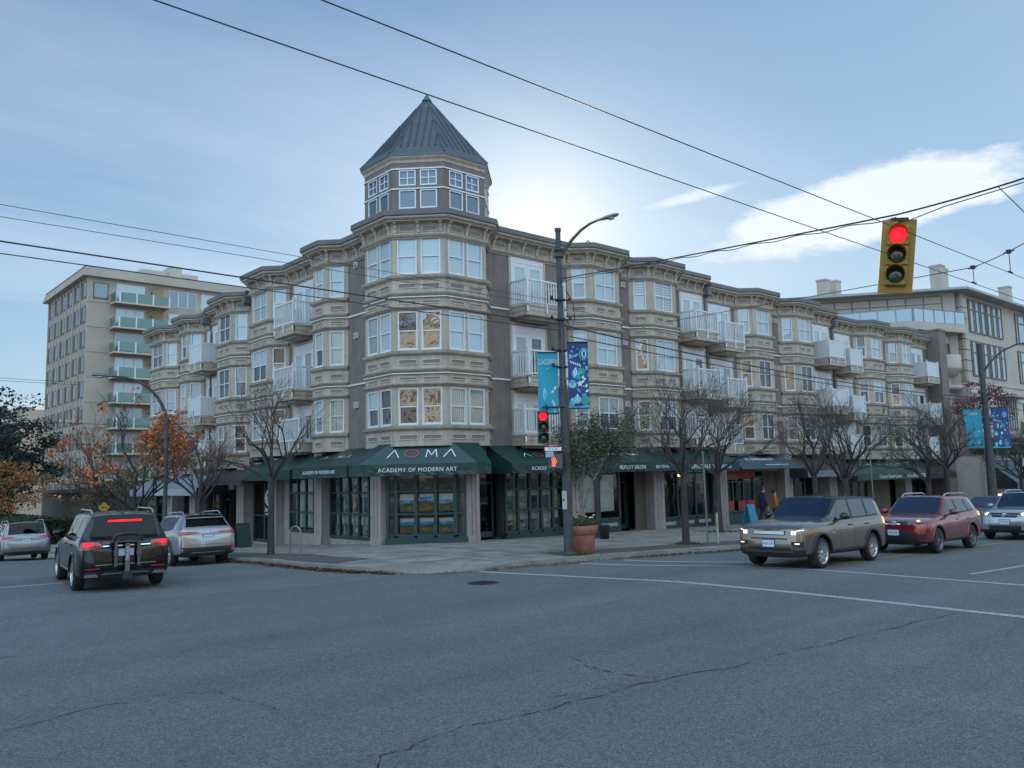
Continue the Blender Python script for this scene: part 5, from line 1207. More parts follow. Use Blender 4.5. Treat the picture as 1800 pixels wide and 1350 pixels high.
# --- far right lamp post with banners
fx, fy = 33.9, -7.8; fz = g_(fx, fy)
fp = thing('signal_pole', 'far dark lamp pole at the right with two blue banners and a curved arm', 'pole', (fx, fy, fz))
mb = MB(); mb.tube([(0, 0, 0), (0, 0, 4.4)], [.26, .21], 12); mb.tube([(0, 0, 4.4), (-.05, .02, 9.95)], [.19, .14], 12); mb.lathe([(.15, 9.93), (.16, 9.98), (.001, 10.0)], 12, c=(-.05, .02, 0)); mb.build('shaft', M_pole, fp)
mb = MB(); ad2 = Vector((.55, -.83, 0)).normalized(); P2 = lambda r, z: (ad2.x*r, ad2.y*r, z)
mb.tube([P2(.1, 8.4), P2(.5, 8.95), P2(1.1, 9.5), P2(1.9, 9.85), P2(2.7, 9.95)], [.07, .06, .055, .05, .045], 8); mb.build('lamp_arm', M_pole, fp); cobra(fp, P2(2.65, 9.95), ad2, 1.1, .05)
for z in (6.75, 7.1):
    mb = MB(); mb.tube([(-.5, .1, z), (.5, -.1, z)], .03, 6); [mb.sphere((s_, -.2*s_, z+.06), .07, .07, .09, 8, 6) for s_ in (-.5, .5)]; mb.build('insulator_arm', M_blk, fp)
Fb2 = Fr((fx, fy), (fx+.78, fy-.62))
banner('banner', 'teal street banner, left of the far right lamp pole', Fb2, -1.35, -.30, 3.9+fz, 6.2+fz, 't', skew=.12)
banner('banner', 'navy patterned street banner, right of the far right lamp pole', Fb2, .28, 1.3, 3.9+fz, 6.25+fz, 'n', skew=.10)
# --- planter with plants, birch stems
plx, ply = -.30, -8.15; pz = g_(plx, ply)
pt = thing('planter', 'large round terracotta planter beside the corner signal pole', 'planter', (plx, ply, pz))
mb = MB(); mb.lathe([(.001, 0), (.34, 0), (.36, .02), (.40, .52), (.405, .56), (.43, .57), (.43, .60), (.47, .66), (.485, .80), (.46, .82), (.40, .82), (.38, .70), (.001, .70)], 32); mb.build('pot', mat('terracotta', (.34, .125, .085), .8, noise=.25, nscale=4, bump=.15, bscale=30), pt)
mb = MB(); mb.lathe([(.001, .74), (.38, .74)], 20); mb.build('soil', mat('soil', (.03, .022, .016), .95), pt)
rp = random.Random(9)
def leafcards(mb, c, r, n, s, rng, m0=0, nm=3, flat=.6, shape=None):
    for _ in range(n):
        while True:
            p = Vector((rng.uniform(-1, 1), rng.uniform(-1, 1), rng.uniform(-1, 1)))
            if p.length < 1: break
        q = Vector(c)+Vector((p.x*r[0], p.y*r[1], p.z*r[2])); a = Vector((rng.gauss(0, 1), rng.gauss(0, 1), rng.gauss(0, flat))).normalized(); b = a.orthogonal().normalized(); b = (b*cos(rng.random()*6.3)+a.cross(b)*sin(rng.random()*6.3)); l = s*rng.uniform(.6, 1.3)
        mb.add([q-a*l*.5, q+b*l*.28, q+a*l*.5, q-b*l*.28], [(0, 1, 2, 3)], m0+rng.randrange(nm))
M_lv = [mat('leaf_green_a', (.045, .085, .03), .7), mat('leaf_green_b', (.075, .11, .035), .7), mat('leaf_green_c', (.025, .05, .022), .7)]
mb = MB(); leafcards(mb, (0, 0, .92), (.46, .46, .2), 700, .075, rp); mb.build('foliage', M_lv, pt, recalc=False)
mb = MB()
for _ in range(14): a, r = rp.random()*6.3, rp.uniform(.1, .42); mb.sphere((r*cos(a), r*sin(a), 1.05+rp.uniform(-.03, .08)), .035, .035, .025, 7, 4)
mb.build('white_flowers', mat('petal_white', (.7, .7, .68), .7), pt, recalc=False)
mb = MB()
for _ in range(12): a, r = rp.random()*6.3, rp.uniform(.0, .35); mb.sphere((r*cos(a), r*sin(a), 1.12+rp.uniform(-.03, .12)), .022, .022, .03, 6, 4)
mb.build('orange_flowers', mat('petal_orange', (.45, .16, .03), .7), pt, recalc=False)
# --- bike rack, meter, posts
br = thing('bike_rack', 'steel hoop bike rack on the left pavement near the bare tree', 'bike rack', (-6.3, -1.5, g_(-6.3, -1.5)))
mb = MB(); dr = Vector((.42, -.9, 0)).normalized()*.20
pts = [(-dr.x, -dr.y, 0), (-dr.x, -dr.y, .72)]+[(-dr.x*cos(a), -dr.y*cos(a), .72+.2*sin(a)) for a in [pi*k/8 for k in range(1, 8)]]+[(dr.x, dr.y, .72), (dr.x, dr.y, 0)]
mb.tube(pts, .03, 10); mb.tube([(-dr.x, -dr.y, .5), (dr.x, dr.y, .5)], .015, 6)
mb.build('hoop', M_polem, br)
for s_ in (-1, 1): mb = MB(); mb.lathe([(.001, .012), (.07, .012), (.07, 0)], 12, c=(s_*dr.x, s_*dr.y, 0)); mb.build('base_plate', M_polem, br)
sp1 = thing('sign_post', 'thin grey sign post on the right pavement beside the bare tree', 'sign post', (4.9, -8.95, g_(4.9, -8.95)))
mb = MB(); mb.tube([(0, 0, 0), (-.06, 0, 3.1)], .032, 6); mb.build('post', M_polem, sp1); mb = MB(); mb.lathe([(.001, .03), (.036, .02), (.036, 0)], 8, c=(-.06, 0, 3.1)); mb.build('cap', M_polem, sp1)
pmt = thing('parking_meter', 'grey parking meter with a yellow band on the right pavement', 'parking meter', (5.75, -8.75, g_(5.75, -8.75)))
mb = MB(); mb.tube([(0, 0, 0), (0, 0, 1.05)], .042, 10); mb.build('post', mat('meter_post', (.38, .38, .39), .5), pmt); mb = MB(); mb.lathe([(.046, .60), (.046, .72)], 10); mb.build('yellow_band', mat('band_yellow', (.42, .28, .03), .5), pmt)
mb = MB(); mb.box(-.08, .08, -.06, .06, 1.05, 1.28); mb.lathe([(.001, .085), (.075, .07), (.08, .0)], 12, c=(0, 0, 1.28)); mb.build('meter_head', M_blk, pmt)
dup(sp1, (16.8, -9.0, g_(16.8, -9.0)), 0, 'thin grey sign post farther along, behind the roof of the brown SUV')
# bin behind the planter and people by the shops
bn = thing('litter_bin', 'small dark litter bin at the foot of the tree behind the planter', 'bin', (5.0, -4.2, g_(5, -4.2))); mb = MB(); mb.lathe([(.001, 0), (.17, 0), (.19, .5), (.20, .52), (.001, .53)], 14); mb.build('body', M_blk, bn)
# warning sign on the left street
ws = thing('warning_sign', 'yellow diamond warning sign with a black arrow by the orange tree', 'sign', (-4.2, 26.5, g_(-4.2, 26.5)), radians(-15))
mb = MB(); mb.tube([(0, 0.03, 0), (0, 0.03, 2.35)], .03, 6); mb.build('post', M_polem, ws)
mb = MB(); mb.add([(0, 0, 1.75), (.31, 0, 2.06), (0, 0, 2.37), (-.31, 0, 2.06), (0, .02, 1.75), (.31, .02, 2.06), (0, .02, 2.37), (-.31, .02, 2.06)], [(0, 1, 2, 3), (7, 6, 5, 4), (0, 4, 5, 1), (1, 5, 6, 2), (2, 6, 7, 3), (3, 7, 4, 0)]); mb.build('plate', mat('sign_yellow', (.42, .24, .02), .5), ws)
mb = MB(); mb.add([(-.16, -.004, 2.06), (-.04, -.004, 2.15), (-.04, -.004, 2.09), (.16, -.004, 2.09), (.16, -.004, 2.03), (-.04, -.004, 2.03), (-.04, -.004, 1.97)], [(0, 1, 2, 3, 4, 5, 6)]); mb.build('arrow', M_blk, ws, recalc=False)
# --- people
def person(label, loc, rz, coat, trousers, hair, skin=(.35, .22, .16), h=1.72, skirt=False, stride=.12):
    o = thing('person', label, 'person', loc, rz)
    s = h/1.72
    V = [(0, 0, .95), (0, 0, 1.15), (0, -.01, 1.38), (0, -.01, 1.47), (0, -.02, 1.55), (0, -.02, 1.66),
         (-.09, 0, .92), (-.10, -stride, .50), (-.10, -stride*.3-.02, .09), (-.11, -stride*.3-.14, .035),
         (.09, 0, .92), (.10, stride*.6, .50), (.10, stride*1.6, .10), (.11, stride*1.6-.12, .035),
         (-.19, 0, 1.40), (-.25, .03, 1.13), (-.24, -.08, .90), (-.24, -.11, .81), (.19, 0, 1.40), (.25, .02, 1.13), (.24, -.10, .92), (.24, -.13, .83)]
    E_ = [(0, 1), (1, 2), (2, 3), (3, 4), (4, 5), (0, 6), (6, 7), (7, 8), (8, 9), (0, 10), (10, 11), (11, 12), (12, 13), (2, 14), (14, 15), (15, 16), (16, 17), (2, 18), (18, 19), (19, 20), (20, 21)]
    Rr = [.155, .145, .16, .065, .085, .085, .10, .07, .048, .045, .10, .07, .048, .045, .075, .052, .035, .032, .075, .052, .035, .032]
    me = bpy.data.meshes.new('body'); me.from_pydata([tuple(c*s for c in v) for v in V], E_, []); t = bpy.data.objects.new('body', me); COL.objects.link(t)
    sk = t.modifiers.new('s', 'SKIN'); t.modifiers.new('u', 'SUBSURF').levels = 2; t.modifiers['u'].render_levels = 2
    for i, r in enumerate(Rr): me.skin_vertices[0].data[i].radius = (r*s*(1.15 if i < 3 else 1), r*s*(.8 if i < 3 else 1))
    me.skin_vertices[0].data[0].use_root = True
    dg = bpy.context.evaluated_depsgraph_get(); ev = bpy.data.meshes.new_from_object(t.evaluated_get(dg)); bpy.data.objects.remove(t)
    for m in (mat('skin_tone', skin, .6), coat, trousers, M_blk): ev.materials.append(m)
    for p in ev.polygons:
        c = p.center; z = c.z/s; p.use_smooth = True
        p.material_index = 0 if (z > 1.47 or (abs(c.x) > .17*s and z < .90)) else (1 if z > .84 else (2 if z > .10 else 3))
    b = bpy.data.objects.new('body', ev); COL.objects.link(b); b.parent = o
    mb = MB(); mb.sphere((0, .015*s, 1.66*s), .098*s, .115*s, .115*s, 14, 10); mb.build('hair', hair, o)
    mb = MB(); mb.sphere((0, -.105*s, 1.625*s), .012*s, .02*s, .02*s, 6, 4)
    for q in (-.035, .035): mb.sphere((q*s, -.098*s, 1.655*s), .010*s, .006*s, .007*s, 6, 4)
    for q in (-.09, .09): mb.sphere((q*s, -.01, 1.64*s), .014*s, .022*s, .03*s, 6, 4)
    mb.build('face', mat('skin_tone', skin, .6), o)
    # jacket skirt and hood collar
    mb = MB(); mb.lathe([(.175*s, .86*s), (.19*s, .98*s), (.18*s, 1.15*s), (.185*s, 1.32*s), (.12*s, 1.45*s), (.075*s, 1.50*s)], 18); k = 0
    for i in range(len(mb.v)): x, y, z = mb.v[i]; mb.v[i] = (x*1.12, y*.80, z)
    mb.build('jacket', coat, o, recalc=True)
    # hands: palm, four fingers, thumb
    for sx_, vi in ((-1, 17), (1, 21)):
        mb = MB(); hx, hy, hz_ = [c*s for c in V[vi]]
        mb.sphere((hx, hy, hz_-.03), .02, .042, .05, 8, 6)
        for f in range(4): y_ = hy-.032+.021*f; l = (.062, .075, .07, .052)[f]; mb.tube([(hx, y_, hz_-.06), (hx-sx_*.006, y_-.003, hz_-.06-l*.55), (hx-sx_*.02, y_-.002, hz_-.06-l)], [.010, .009, .007], 6)
        mb.tube([(hx, hy-.04, hz_-.02), (hx-sx_*.01, hy-.065, hz_-.055), (hx-sx_*.02, hy-.07, hz_-.08)], [.012, .010, .008], 6)
        mb.build('hand', mat('skin_tone', skin, .6), o)
    return o
person('person in a dark navy hooded coat walking past the red signed shop', (16.2, -4.0, g_(16.2, -4.0)), radians(60), mat('coat_navy', (.010, .014, .06), .8), mat('trousers_dark', (.02, .02, .03), .8), mat('hair_dark', (.012, .010, .010), .7), h=1.86)
person('person in an orange top with dark hair beside the navy coated walker', (17.7, -3.7, g_(17.7, -3.7)), radians(40), mat('top_orange', (.34, .12, .02), .8), mat('trousers_dark', (.02, .02, .03), .8), mat('hair_dark', (.012, .010, .010), .7), h=1.70)
# --- overhead wires
M_wire = mat('wire', (.03, .03, .045), .6)
def wire(name, label, pts, r, sag=0., n=24, group=None):
    mb = MB(); P_ = []
    for a, b in zip(pts[:-1], pts[1:]):
        a, b = Vector(a), Vector(b)
        for i in range(n): t = i/n; P_.append(a.lerp(b, t)-Vector((0, 0, sag*4*t*(1-t))))
    P_.append(Vector(pts[-1])); mb.tube(P_, r, 5, caps=False); return tag(mb.build(name, M_wire, recalc=False), label, 'wire', group)
wire('trolley_wire', 'nearer to the turret of two thin straight trolley wires crossing the sky', [(-40, -20.04, 5.8), (70, -20.04, 5.8)], .0062, 0, 60)
wire('trolley_wire', 'upper right of two thin straight trolley wires crossing the sky', [(-40, -20.80, 5.8), (70, -20.80, 5.8)], .0062, 0, 60)
pa = Vector((px0-.02, py0+.02, 0))
def ext(a, b, k): a, b = Vector(a), Vector(b); return tuple(a+(b-a)*k)
for lab, z0_, q, r in (('thick black cable, lowest pair of the wires left of the signal pole', 6.84, (-15.7, -7.89, 7.06), .018), ('thinner black cable just under the thick one left of the signal pole', 6.66, (-15.69, -7.86, 6.83), .012), ('highest thin wire left of the signal pole', 7.55, (-15.74, -7.96, 7.76), .007), ('second highest thin wire left of the signal pole', 7.40, (-15.73, -7.93, 7.53), .007)):
    a = (pa.x, pa.y, z0_); wire('cable', lab, [ext(a, q, 2.6), a], r, .05, 40)
wire('cable', 'thick black cable running from the signal pole to the far right pole', [(pa.x, pa.y, 6.84), (fx-.1, fy, 6.22)], .024, .38, 40)
wire('cable', 'second black cable below the thick one, right of the signal pole', [(pa.x+.3, pa.y-.06, 6.50), (fx-.4, fy, 6.02)], .017, .30, 40)
wire('cable', 'faint upper thin wire right of the signal pole', [(pa.x, pa.y, 7.42), (fx-.1, fy, 7.1)], .007, .55, 40)
wire('cable', 'thick black cable leaving the view to the right of the far pole', [(fx+.1, fy, 6.5), (75, -7.6, 5.4)], .024, .4, 20)
wire('cable', 'thinner black cable leaving the view to the right of the far pole', [(fx+.1, fy, 6.1), (75, -7.6, 4.9)], .018, .4, 20)
wire('span_wire', 'span wire carrying the yellow traffic signal from the corner pole', [(pa.x, pa.y, 8.25), (-4.53, -19.95, 6.60), (-4.38, -21.9, 6.72), (-4.0, -30, 8.6)], .016, .02, 20)
mb = MB(); P_ = []
for i in range(121):
    t = i/120; p = Vector((pa.x, pa.y, 8.20)).lerp(Vector((-4.53, -19.95, 6.58)), t); P_.append(p+Vector((0, 0, -.03-.02*sin(t*60))))
mb.tube(P_, .009, 4, caps=False); tag(mb.build('signal_cable', M_wire, recalc=False), 'thin electric cable looped under the span wire of the yellow signal', 'wire')
mb = MB(); P_ = [(-4.5, -19.98, 6.47), (-4.47, -20.15, 6.47), (-4.40, -20.7, 6.58), (-4.38, -21.9, 6.66), (-4.2, -25, 7.3), (-4.0, -30, 8.5)]; mb.tube(P_, .009, 4, caps=False); tag(mb.build('signal_cable', M_wire, recalc=False), 'thin electric cable leaving the yellow signal to the upper right', 'wire')
wire('span_wire', 'cross wire holding the trolley wires behind the yellow signal', [(4.6, -7.8, 7.6), (-1.5, -20.04, 6.12), (-1.88, -20.80, 6.2), (-3.6, -24.5, 7.0)], .009, .01, 16)
wire('span_wire', 'thin guy wire at the upper right edge of the sky', [(-4.35, -21.5, 6.70), (3, -21.2, 5.9)], .008, 0, 4)
for i, (x, y, z) in enumerate(((-1.5, -20.04, 6.12), (-1.88, -20.80, 6.2))):
    mb = MB(); mb.tube([(x, y, z), (x, y, 5.82)], .009, 6); mb.box(x-.10, x+.10, y-.012, y+.012, 5.80, 5.83); mb.box(x-.04, x+.04, y-.035, y+.035, z-.03, z+.035); mb.tube([(x+.05, y+.1, z+.0), (x-.05, y-.1, z+.0)], .014, 6)
    tag(mb.build('wire_hanger', M_wire, recalc=False), ('nearer the building' if i == 0 else 'nearer the right edge')+' of two trolley wire hangers on the cross wire', 'wire hanger')
for k, (zz_, dy) in enumerate(((12.3, 0), (12.05, .4))):
    wire('cable', ('upper' if k == 0 else 'lower')+' distant wire in the pale sky at the far left', [(-30, 62, zz_+1.2), (6, 70, zz_+1.0)], .02, .3, 16)
for i, (z, w_) in enumerate(((12.0, 0), (11.2, 0))): wire('cable', ('upper' if i == 0 else 'lower')+' faint wire crossing in front of the tall block', [(-25, 40, 8.6-i*1.6), (8, 46, 7.2-i*1.6)], .02, .5, 16)
# ================================================================ trees and shrubs
M_bark = mat('bark_brown', (.048, .042, .040), .9, noise=.35, nscale=9, bump=.6, bscale=25)
M_twig = mat('twig', (.085, .068, .062), .9)
M_birch = mat('birch_bark', (.34, .32, .29), .85, noise=.55, nscale=10, col2=(.08, .075, .07))
M_or = [mat('leaf_rust', (.46, .11, .035), .7), mat('leaf_orange', (.58, .19, .045), .7), mat('leaf_brown', (.24, .075, .03), .7)]
M_gold = [mat('leaf_gold', (.28, .16, .035), .7), mat('leaf_tan', (.22, .11, .045), .7), mat('leaf_olive', (.09, .085, .03), .7)]
M_con = [mat('needle_dark', (.010, .022, .016), .85), mat('needle_mid', (.018, .034, .022), .85), mat('needle_blue', (.024, .036, .032), .85)]
M_crim = [mat('leaf_crimson', (.11, .008, .02), .7), mat('leaf_wine', (.06, .006, .014), .7), mat('leaf_red', (.19, .015, .02), .7)]
M_hedge = [mat('hedge_dark', (.010, .026, .012), .85), mat('hedge_mid', (.018, .042, .018), .85), mat('hedge_light', (.03, .055, .02), .85)]
M_birchlf = [mat('birch_leaf_green', (.075, .095, .045), .7), mat('birch_leaf_olive', (.105, .105, .04), .7), mat('birch_leaf_grey', (.13, .15, .12), .7), mat('birch_leaf_dark', (.030, .045, .025), .7)]
def grow(mb, tw, p, d, L, r, lv, rng, tips, maxlv, wig=.17, upb=.13, ratio=.77, nk=(2, 3), spread=.50, minr=.0032):
    n = 3 if lv < 3 else 2; pts = [p.copy()]; rad = [r]; q = p.copy(); dd = d.copy()
    for i in range(n):
        dd = (dd+Vector((rng.gauss(0, wig), rng.gauss(0, wig), rng.gauss(0, wig*.6)+upb)) *.5).normalized(); q = q+dd*(L/n); pts.append(q.copy()); rad.append(max(minr, r*(1-.38*(i+1)/n)))
    (mb if lv < 3 else tw).tube(pts, rad, 6 if lv < 2 else (4 if lv < 4 else 3), caps=lv == 0)
    if lv >= maxlv: tips.append((q, dd)); return
    k = rng.randint(*nk)
    for i in range(k):
        a = rng.random()*2*pi; o = dd.orthogonal().normalized(); o = Matrix.Rotation(a, 3, dd) @ o
        nd = (dd+o*(spread*rng.uniform(.7, 1.35))).normalized()
        s = q if i == 0 or lv == 0 else pts[-2].lerp(q, rng.random())
        grow(mb, tw, s, nd, L*ratio*rng.uniform(.8, 1.15), max(minr, r*.57), lv+1, rng, tips, maxlv, wig, upb, ratio, nk, spread, minr)
    if lv >= 2: tips.append((q, dd))
def bare_tree(label, loc, seed, th=2.2, L=1.35, r=.10, maxlv=7, spread=.6, first=6, lean=.0, group='bare street trees', name='bare_tree', bark=None, elev=(35, 65), few=None):
    rng = random.Random(seed); o = thing(name, label, 'tree', loc, 0, group); mb, tw, tips = MB(), MB(), []
    pts = [(0, 0, -.05), (0, 0, .12), (lean*.3, .01, th*.5), (lean, 0, th)]; mb.tube(pts, [r*1.5, r*1.15, r, r*.92], 12)
    mb.build('trunk', bark or M_bark, o); mb = MB()
    for i in range(first):
        a = 2*pi*i/first+rng.uniform(-.4, .4); el = radians(rng.uniform(*elev)); d = Vector((cos(a)*cos(el), sin(a)*cos(el), sin(el)))
        grow(mb, tw, Vector((lean, 0, th-rng.uniform(0, .35))), d, L*rng.uniform(.85, 1.15), r*.52, 1, rng, tips, maxlv, spread=spread)
    grow(mb, tw, Vector((lean, 0, th-.05)), Vector((0, 0, 1)), L*1.1, r*.6, 1, rng, tips, maxlv, spread=spread)
    mb.build('branches', bark or M_bark, o); tw.build('twigs', M_twig, o, recalc=False)
    if few is not None:
        lf = MB()
        for q, d in rng.sample(tips, min(few[0], len(tips))):
            for _ in range(few[2]): leafcards(lf, tuple(q+Vector((rng.gauss(0, .04), rng.gauss(0, .04), rng.gauss(0, .04)))), (.05, .05, .05), 1, few[1], rng, 0, 3)
        lf.build('leaves', few[3], o, recalc=False)
    return o, tips
t1, tp = bare_tree('bare street tree nearest the turret on the left pavement, by the bike rack', (-6.2, .44, g_(-6.2, .44)), 5, th=2.7, L=1.05, r=.105, maxlv=6, first=5, spread=.55, elev=(28, 60))
t2, tp = bare_tree('big bare tree on the right kerb in front of the insurance shop', (4.58, -8.3, g_(4.58, -8.3)), 12, th=2.5, L=1.12, r=.115, maxlv=7, first=6, spread=.62, elev=(18, 55), few=(26, .09, 1, M_or))
t3, tp = bare_tree('bare tree by the tall poster, behind the parking meter', (11.4, -4.9, g_(11.4, -4.9)), 23, th=2.5, L=1.20, r=.12, maxlv=7, first=6, spread=.6, elev=(20, 58), few=(12, .08, 1, M_or))
t4, tp = bare_tree('thick trunked bare tree behind the roof of the brown SUV', (20.0, -6.1, g_(20., -6.1)), 31, th=2.2, L=1.35, r=.17, maxlv=7, first=6, spread=.6, elev=(22, 60))
dup(t3, (13.8, -8.0, g_(13.8, -8)), 2.1, 'slim bare tree between the brown SUV and the maroon awning', (.95, .95, .98))
dup(t4, (27.5, -6.9, g_(27.5, -6.9)), 1.2, 'bare tree behind the gap between the brown and red SUVs', (.9, .9, .95))
dup(t2, (31.5, -6.3, g_(31.5, -6.3)), 2.6, 'dense bare tree behind the red SUV near the building end', (1.25, 1.25, 1.2)); dup(t4, (42, -7.5, g_(42, -7.5)), 3.3, 'bare tree left of the far lamp pole', (1.0, 1.0, .95))
dup(t3, (37.5, -8.2, g_(37.5, -8.2)), .4, 'bare tree at the far right beyond the lamp pole', (1., 1., .9))
t5, tp = bare_tree('small dark tree with a forked trunk close to the beauty salon awning', (5.3, -3.6, g_(5.3, -3.6)), 44, th=2.3, L=.8, r=.10, maxlv=5, first=5, spread=.55, elev=(30, 60))
t6, tp = bare_tree('bare tree with a few red leaves behind the silver parked SUV', (-6.1, 7.0, g_(-6.1, 7.0)), 52, th=2.1, L=1.0, r=.12, maxlv=6, first=6, spread=.5, elev=(38, 68), few=(120, .11, 2, M_or))
# orange maple left of the building
mp_, tips = bare_tree('half bare orange maple between the black SUV and the left street lamp', (-6.2, 14.4, g_(-6.2, 14.4)), 61, th=1.9, L=1.55, r=.15, maxlv=6, first=7, spread=.55, elev=(22, 62), group=None, name='maple_tree')
rng = random.Random(3); lf = MB()
for q, d in tips:
    side = (q.x*.66+(-q.y)*.45)+(q.z-3.4)*-.15      # leaves cling on the building side and low down
    pr = .95 if side > .25 else (.42 if side > -.6 else .08)
    if rng.random() < pr:
        leafcards(lf, tuple(q), (.25, .25, .20), 10, .17, rng, 0, 3)
lf.build('leaves', M_or, mp_, recalc=False)
# crowns made of leaf clumps
def crown_tree(name, label, loc, seed, centre, rad, n_clump, per, size, mats_, th=3, r=.2, group=None, clump=.55, hollow=.45, limbs=8, bark=None):
    rng = random.Random(seed); o = thing(name, label, 'tree', loc, 0, group); mb = MB(); mb.tube([(0, 0, -.1), (0, 0, th*.5), (0, 0, th)], [r*1.2, r, r*.8], 9)
    mb.build('trunk', bark or M_bark, o); lb = MB(); lf = MB()
    for i in range(n_clump):
        while True:
            p = Vector((rng.uniform(-1, 1), rng.uniform(-1, 1), rng.uniform(-1, 1)))
            if hollow < p.length < 1: break
        c = Vector(centre)+Vector((p.x*rad[0], p.y*rad[1], p.z*rad[2])); cs = clump*rng.uniform(.6, 1.4)
        leafcards(lf, tuple(c), (cs, cs, cs*.6), int(per*rng.uniform(.6, 1.3)), size, rng, 0, len(mats_))
        if i % max(1, n_clump//(limbs*3)) == 0: b = Vector((0, 0, th*.8)); lb.tube([b, b.lerp(c, .5)+Vector((0, 0, .2)), c], [r*.35, r*.2, .015], 5, caps=False)
    lb.build('limbs', M_bark, o, recalc=False); lf.build('crown', mats_, o, recalc=False); return o
# birch in the planter: three pale leaning stems
bt = thing('birch_tree', 'thin pale stemmed birch leaning out of the terracotta planter', 'tree', (plx, ply, pz+.7)); rng = random.Random(8); lf = MB(); tw = MB()
for k, (dx, dy, h, r) in enumerate(((-.28, .1, 2.9, .022), (.30, -.2, 3.3, .030), (1.45, -1.05, 3.6, .040))):
    pts = [Vector((.03*k-.03, .02*k, 0)), Vector((dx*.12, dy*.12, h*.3)), Vector((dx*.45, dy*.45, h*.62)), Vector((dx, dy, h))]
    mb = MB(); mb.tube(pts, [r*1.3, r, r*.8, r*.4], 8); mb.build('trunk', M_birch, bt)
    for j in range(46):
        t = rng.uniform(.50, 1); b = pts[2].lerp(pts[3], (t-.5)*2); a = rng.random()*6.3; l = rng.uniform(.35, .95); e_ = b+Vector((cos(a)*l, sin(a)*l, rng.uniform(-.15, .6)*l)); m_ = b.lerp(e_, .6)+Vector((0, 0, .15))
        tw.tube([b, m_, e_, e_+Vector((0, 0, -rng.uniform(.1, .6)))], [.010, .007, .005, .003], 3, caps=False)
        for _ in range(4):
            c = e_.lerp(m_, rng.random())+Vector((rng.gauss(0, .08), rng.gauss(0, .08), -rng.uniform(0, .6))); leafcards(lf, tuple(c), (.17, .17, .28), 26, .066, rng, 0, 4)
tw.build('twigs', M_twig, bt, recalc=False); lf.build('crown', M_birchlf, bt, recalc=False)
# left distance: conifer, golden trees, shrubs, hedge
crown_tree('conifer_tree', 'large dark evergreen tree at the far left edge', (-5.6, 46, g_(-5.6, 46)), 71, (-.8, 0, 6.2), (4.3, 4.2, 4.4), 130, 110, .28, M_con, th=8, r=.42, clump=1.05, hollow=.25, limbs=10)
crown_tree('autumn_tree', 'golden brown leafy tree left of the black SUV below the evergreen', (-7.4, 40, g_(-7.4, 40)-.1), 72, (0, 0, 3.6), (3.6, 3.2, 1.9), 90, 90, .16, M_gold+[M_or[0]], th=2.4, r=.16, clump=.6, hollow=.2)
crown_tree('autumn_tree', 'rusty leafed tree behind the golden one, in front of the tall block', (-1.6, 38, g_(-1.6, 38)), 73, (0, 0, 3.6), (2.7, 2.6, 1.9), 55, 60, .15, [M_or[0], M_or[2], M_gold[2], M_gold[1]], th=2.4, r=.14, clump=.6, hollow=.2)
crown_tree('shrub_tree', 'grey green thin shrub tree behind the orange maple', (-1.6, 31, g_(-1.6, 31)), 74, (0, 0, 2.4), (3.4, 2.4, 1.9), 90, 75, .13, [M_birchlf[3], M_gold[2], M_con[1]], th=1.6, r=.1, clump=.6, hollow=.1)
rng = random.Random(77)
hg = thing('hedge', 'long dark green clipped hedge at the far left beyond the minivan', 'hedge', (-6.6, 36, g_(-6.6, 36)))
mb = MB(); mb.box(-1.1, 1.1, -7, 34, 0, 1.45); mb.build('core', M_hedge[0], hg)
mb = MB()
for _ in range(9000):
    f = rng.random()
    if f < .45: c = (-1.12, rng.uniform(-7, 34), rng.uniform(0, 1.5))
    elif f < .6: c = (rng.uniform(-1.1, 1.1), -7.05, rng.uniform(0, 1.5))
    else: c = (rng.uniform(-1.1, 1.1), rng.uniform(-7, 34), 1.5)
    leafcards(mb, c, (.09, .09, .09), 1, .16, rng)
mb.build('foliage', M_hedge, hg, recalc=False)
h2 = thing('hedge', 'dark clipped hedge behind the black SUV, in front of the low grey house', 'hedge', (-3.6, 29.5, g_(-3.6, 29.5)))
mb = MB(); mb.box(-3.4, 4.5, -.5, .5, 0, 1.35); mb.build('core', M_hedge[0], h2); mb = MB()
for _ in range(5000):
    c = (rng.uniform(-3.4, 4.5), -.52, rng.uniform(0, 1.4)) if rng.random() < .65 else (rng.uniform(-3.4, 4.5), rng.uniform(-.5, .5), 1.38)
    leafcards(mb, c, (.08, .08, .08), 1, .14, rng)
mb.build('foliage', M_hedge, h2, recalc=False)
crown_tree('conifer_tree', 'dark low evergreen behind the golden tree at the far left', (-7.5, 62, -1.4), 79, (-2, 0, 3.5), (8, 5, 3.0), 80, 80, .26, M_con, th=4, r=.3, clump=1.1, hollow=.1)
# right distance: crimson maple and hedge on the podium of the modern building
crown_tree('maple_tree', 'dark crimson maple on the terrace beyond the end of the long building', (46.6, -2.6, 4.0), 81, (.2, -.6, 2.8), (2.3, 2.0, 1.8), 60, 75, .13, M_crim, th=1.8, r=.09, clump=.55, hollow=.1)
cm_ = thing('hedge', 'dark hedge on the terrace below the crimson maple', 'hedge', (50, -3.0, 3.2)); mb = MB()
for _ in range(5500): leafcards(mb, (rng.uniform(-4.4, 6), rng.uniform(-.7, .7), rng.uniform(.0, 1.15)), (.12, .12, .12), 1, .15, rng)
mb.build('foliage', M_hedge, cm_, recalc=False); mb = MB(); mb.box(-4.4, 6, -.55, .55, 0, 1.05); mb.build('core', M_hedge[0], cm_)
c2 = thing('planting', 'trailing olive planting on the terrace edge at the far right', 'hedge', (60, -3.0, 3.0)); mb = MB()
for _ in range(3000): leafcards(mb, (rng.uniform(-3.6, 8), rng.uniform(-.7, .7), rng.uniform(.0, 1.0)), (.15, .15, .12), 1, .15, rng)
mb.build('foliage', [M_hedge[2], M_gold[2], M_hedge[1]], c2, recalc=False)
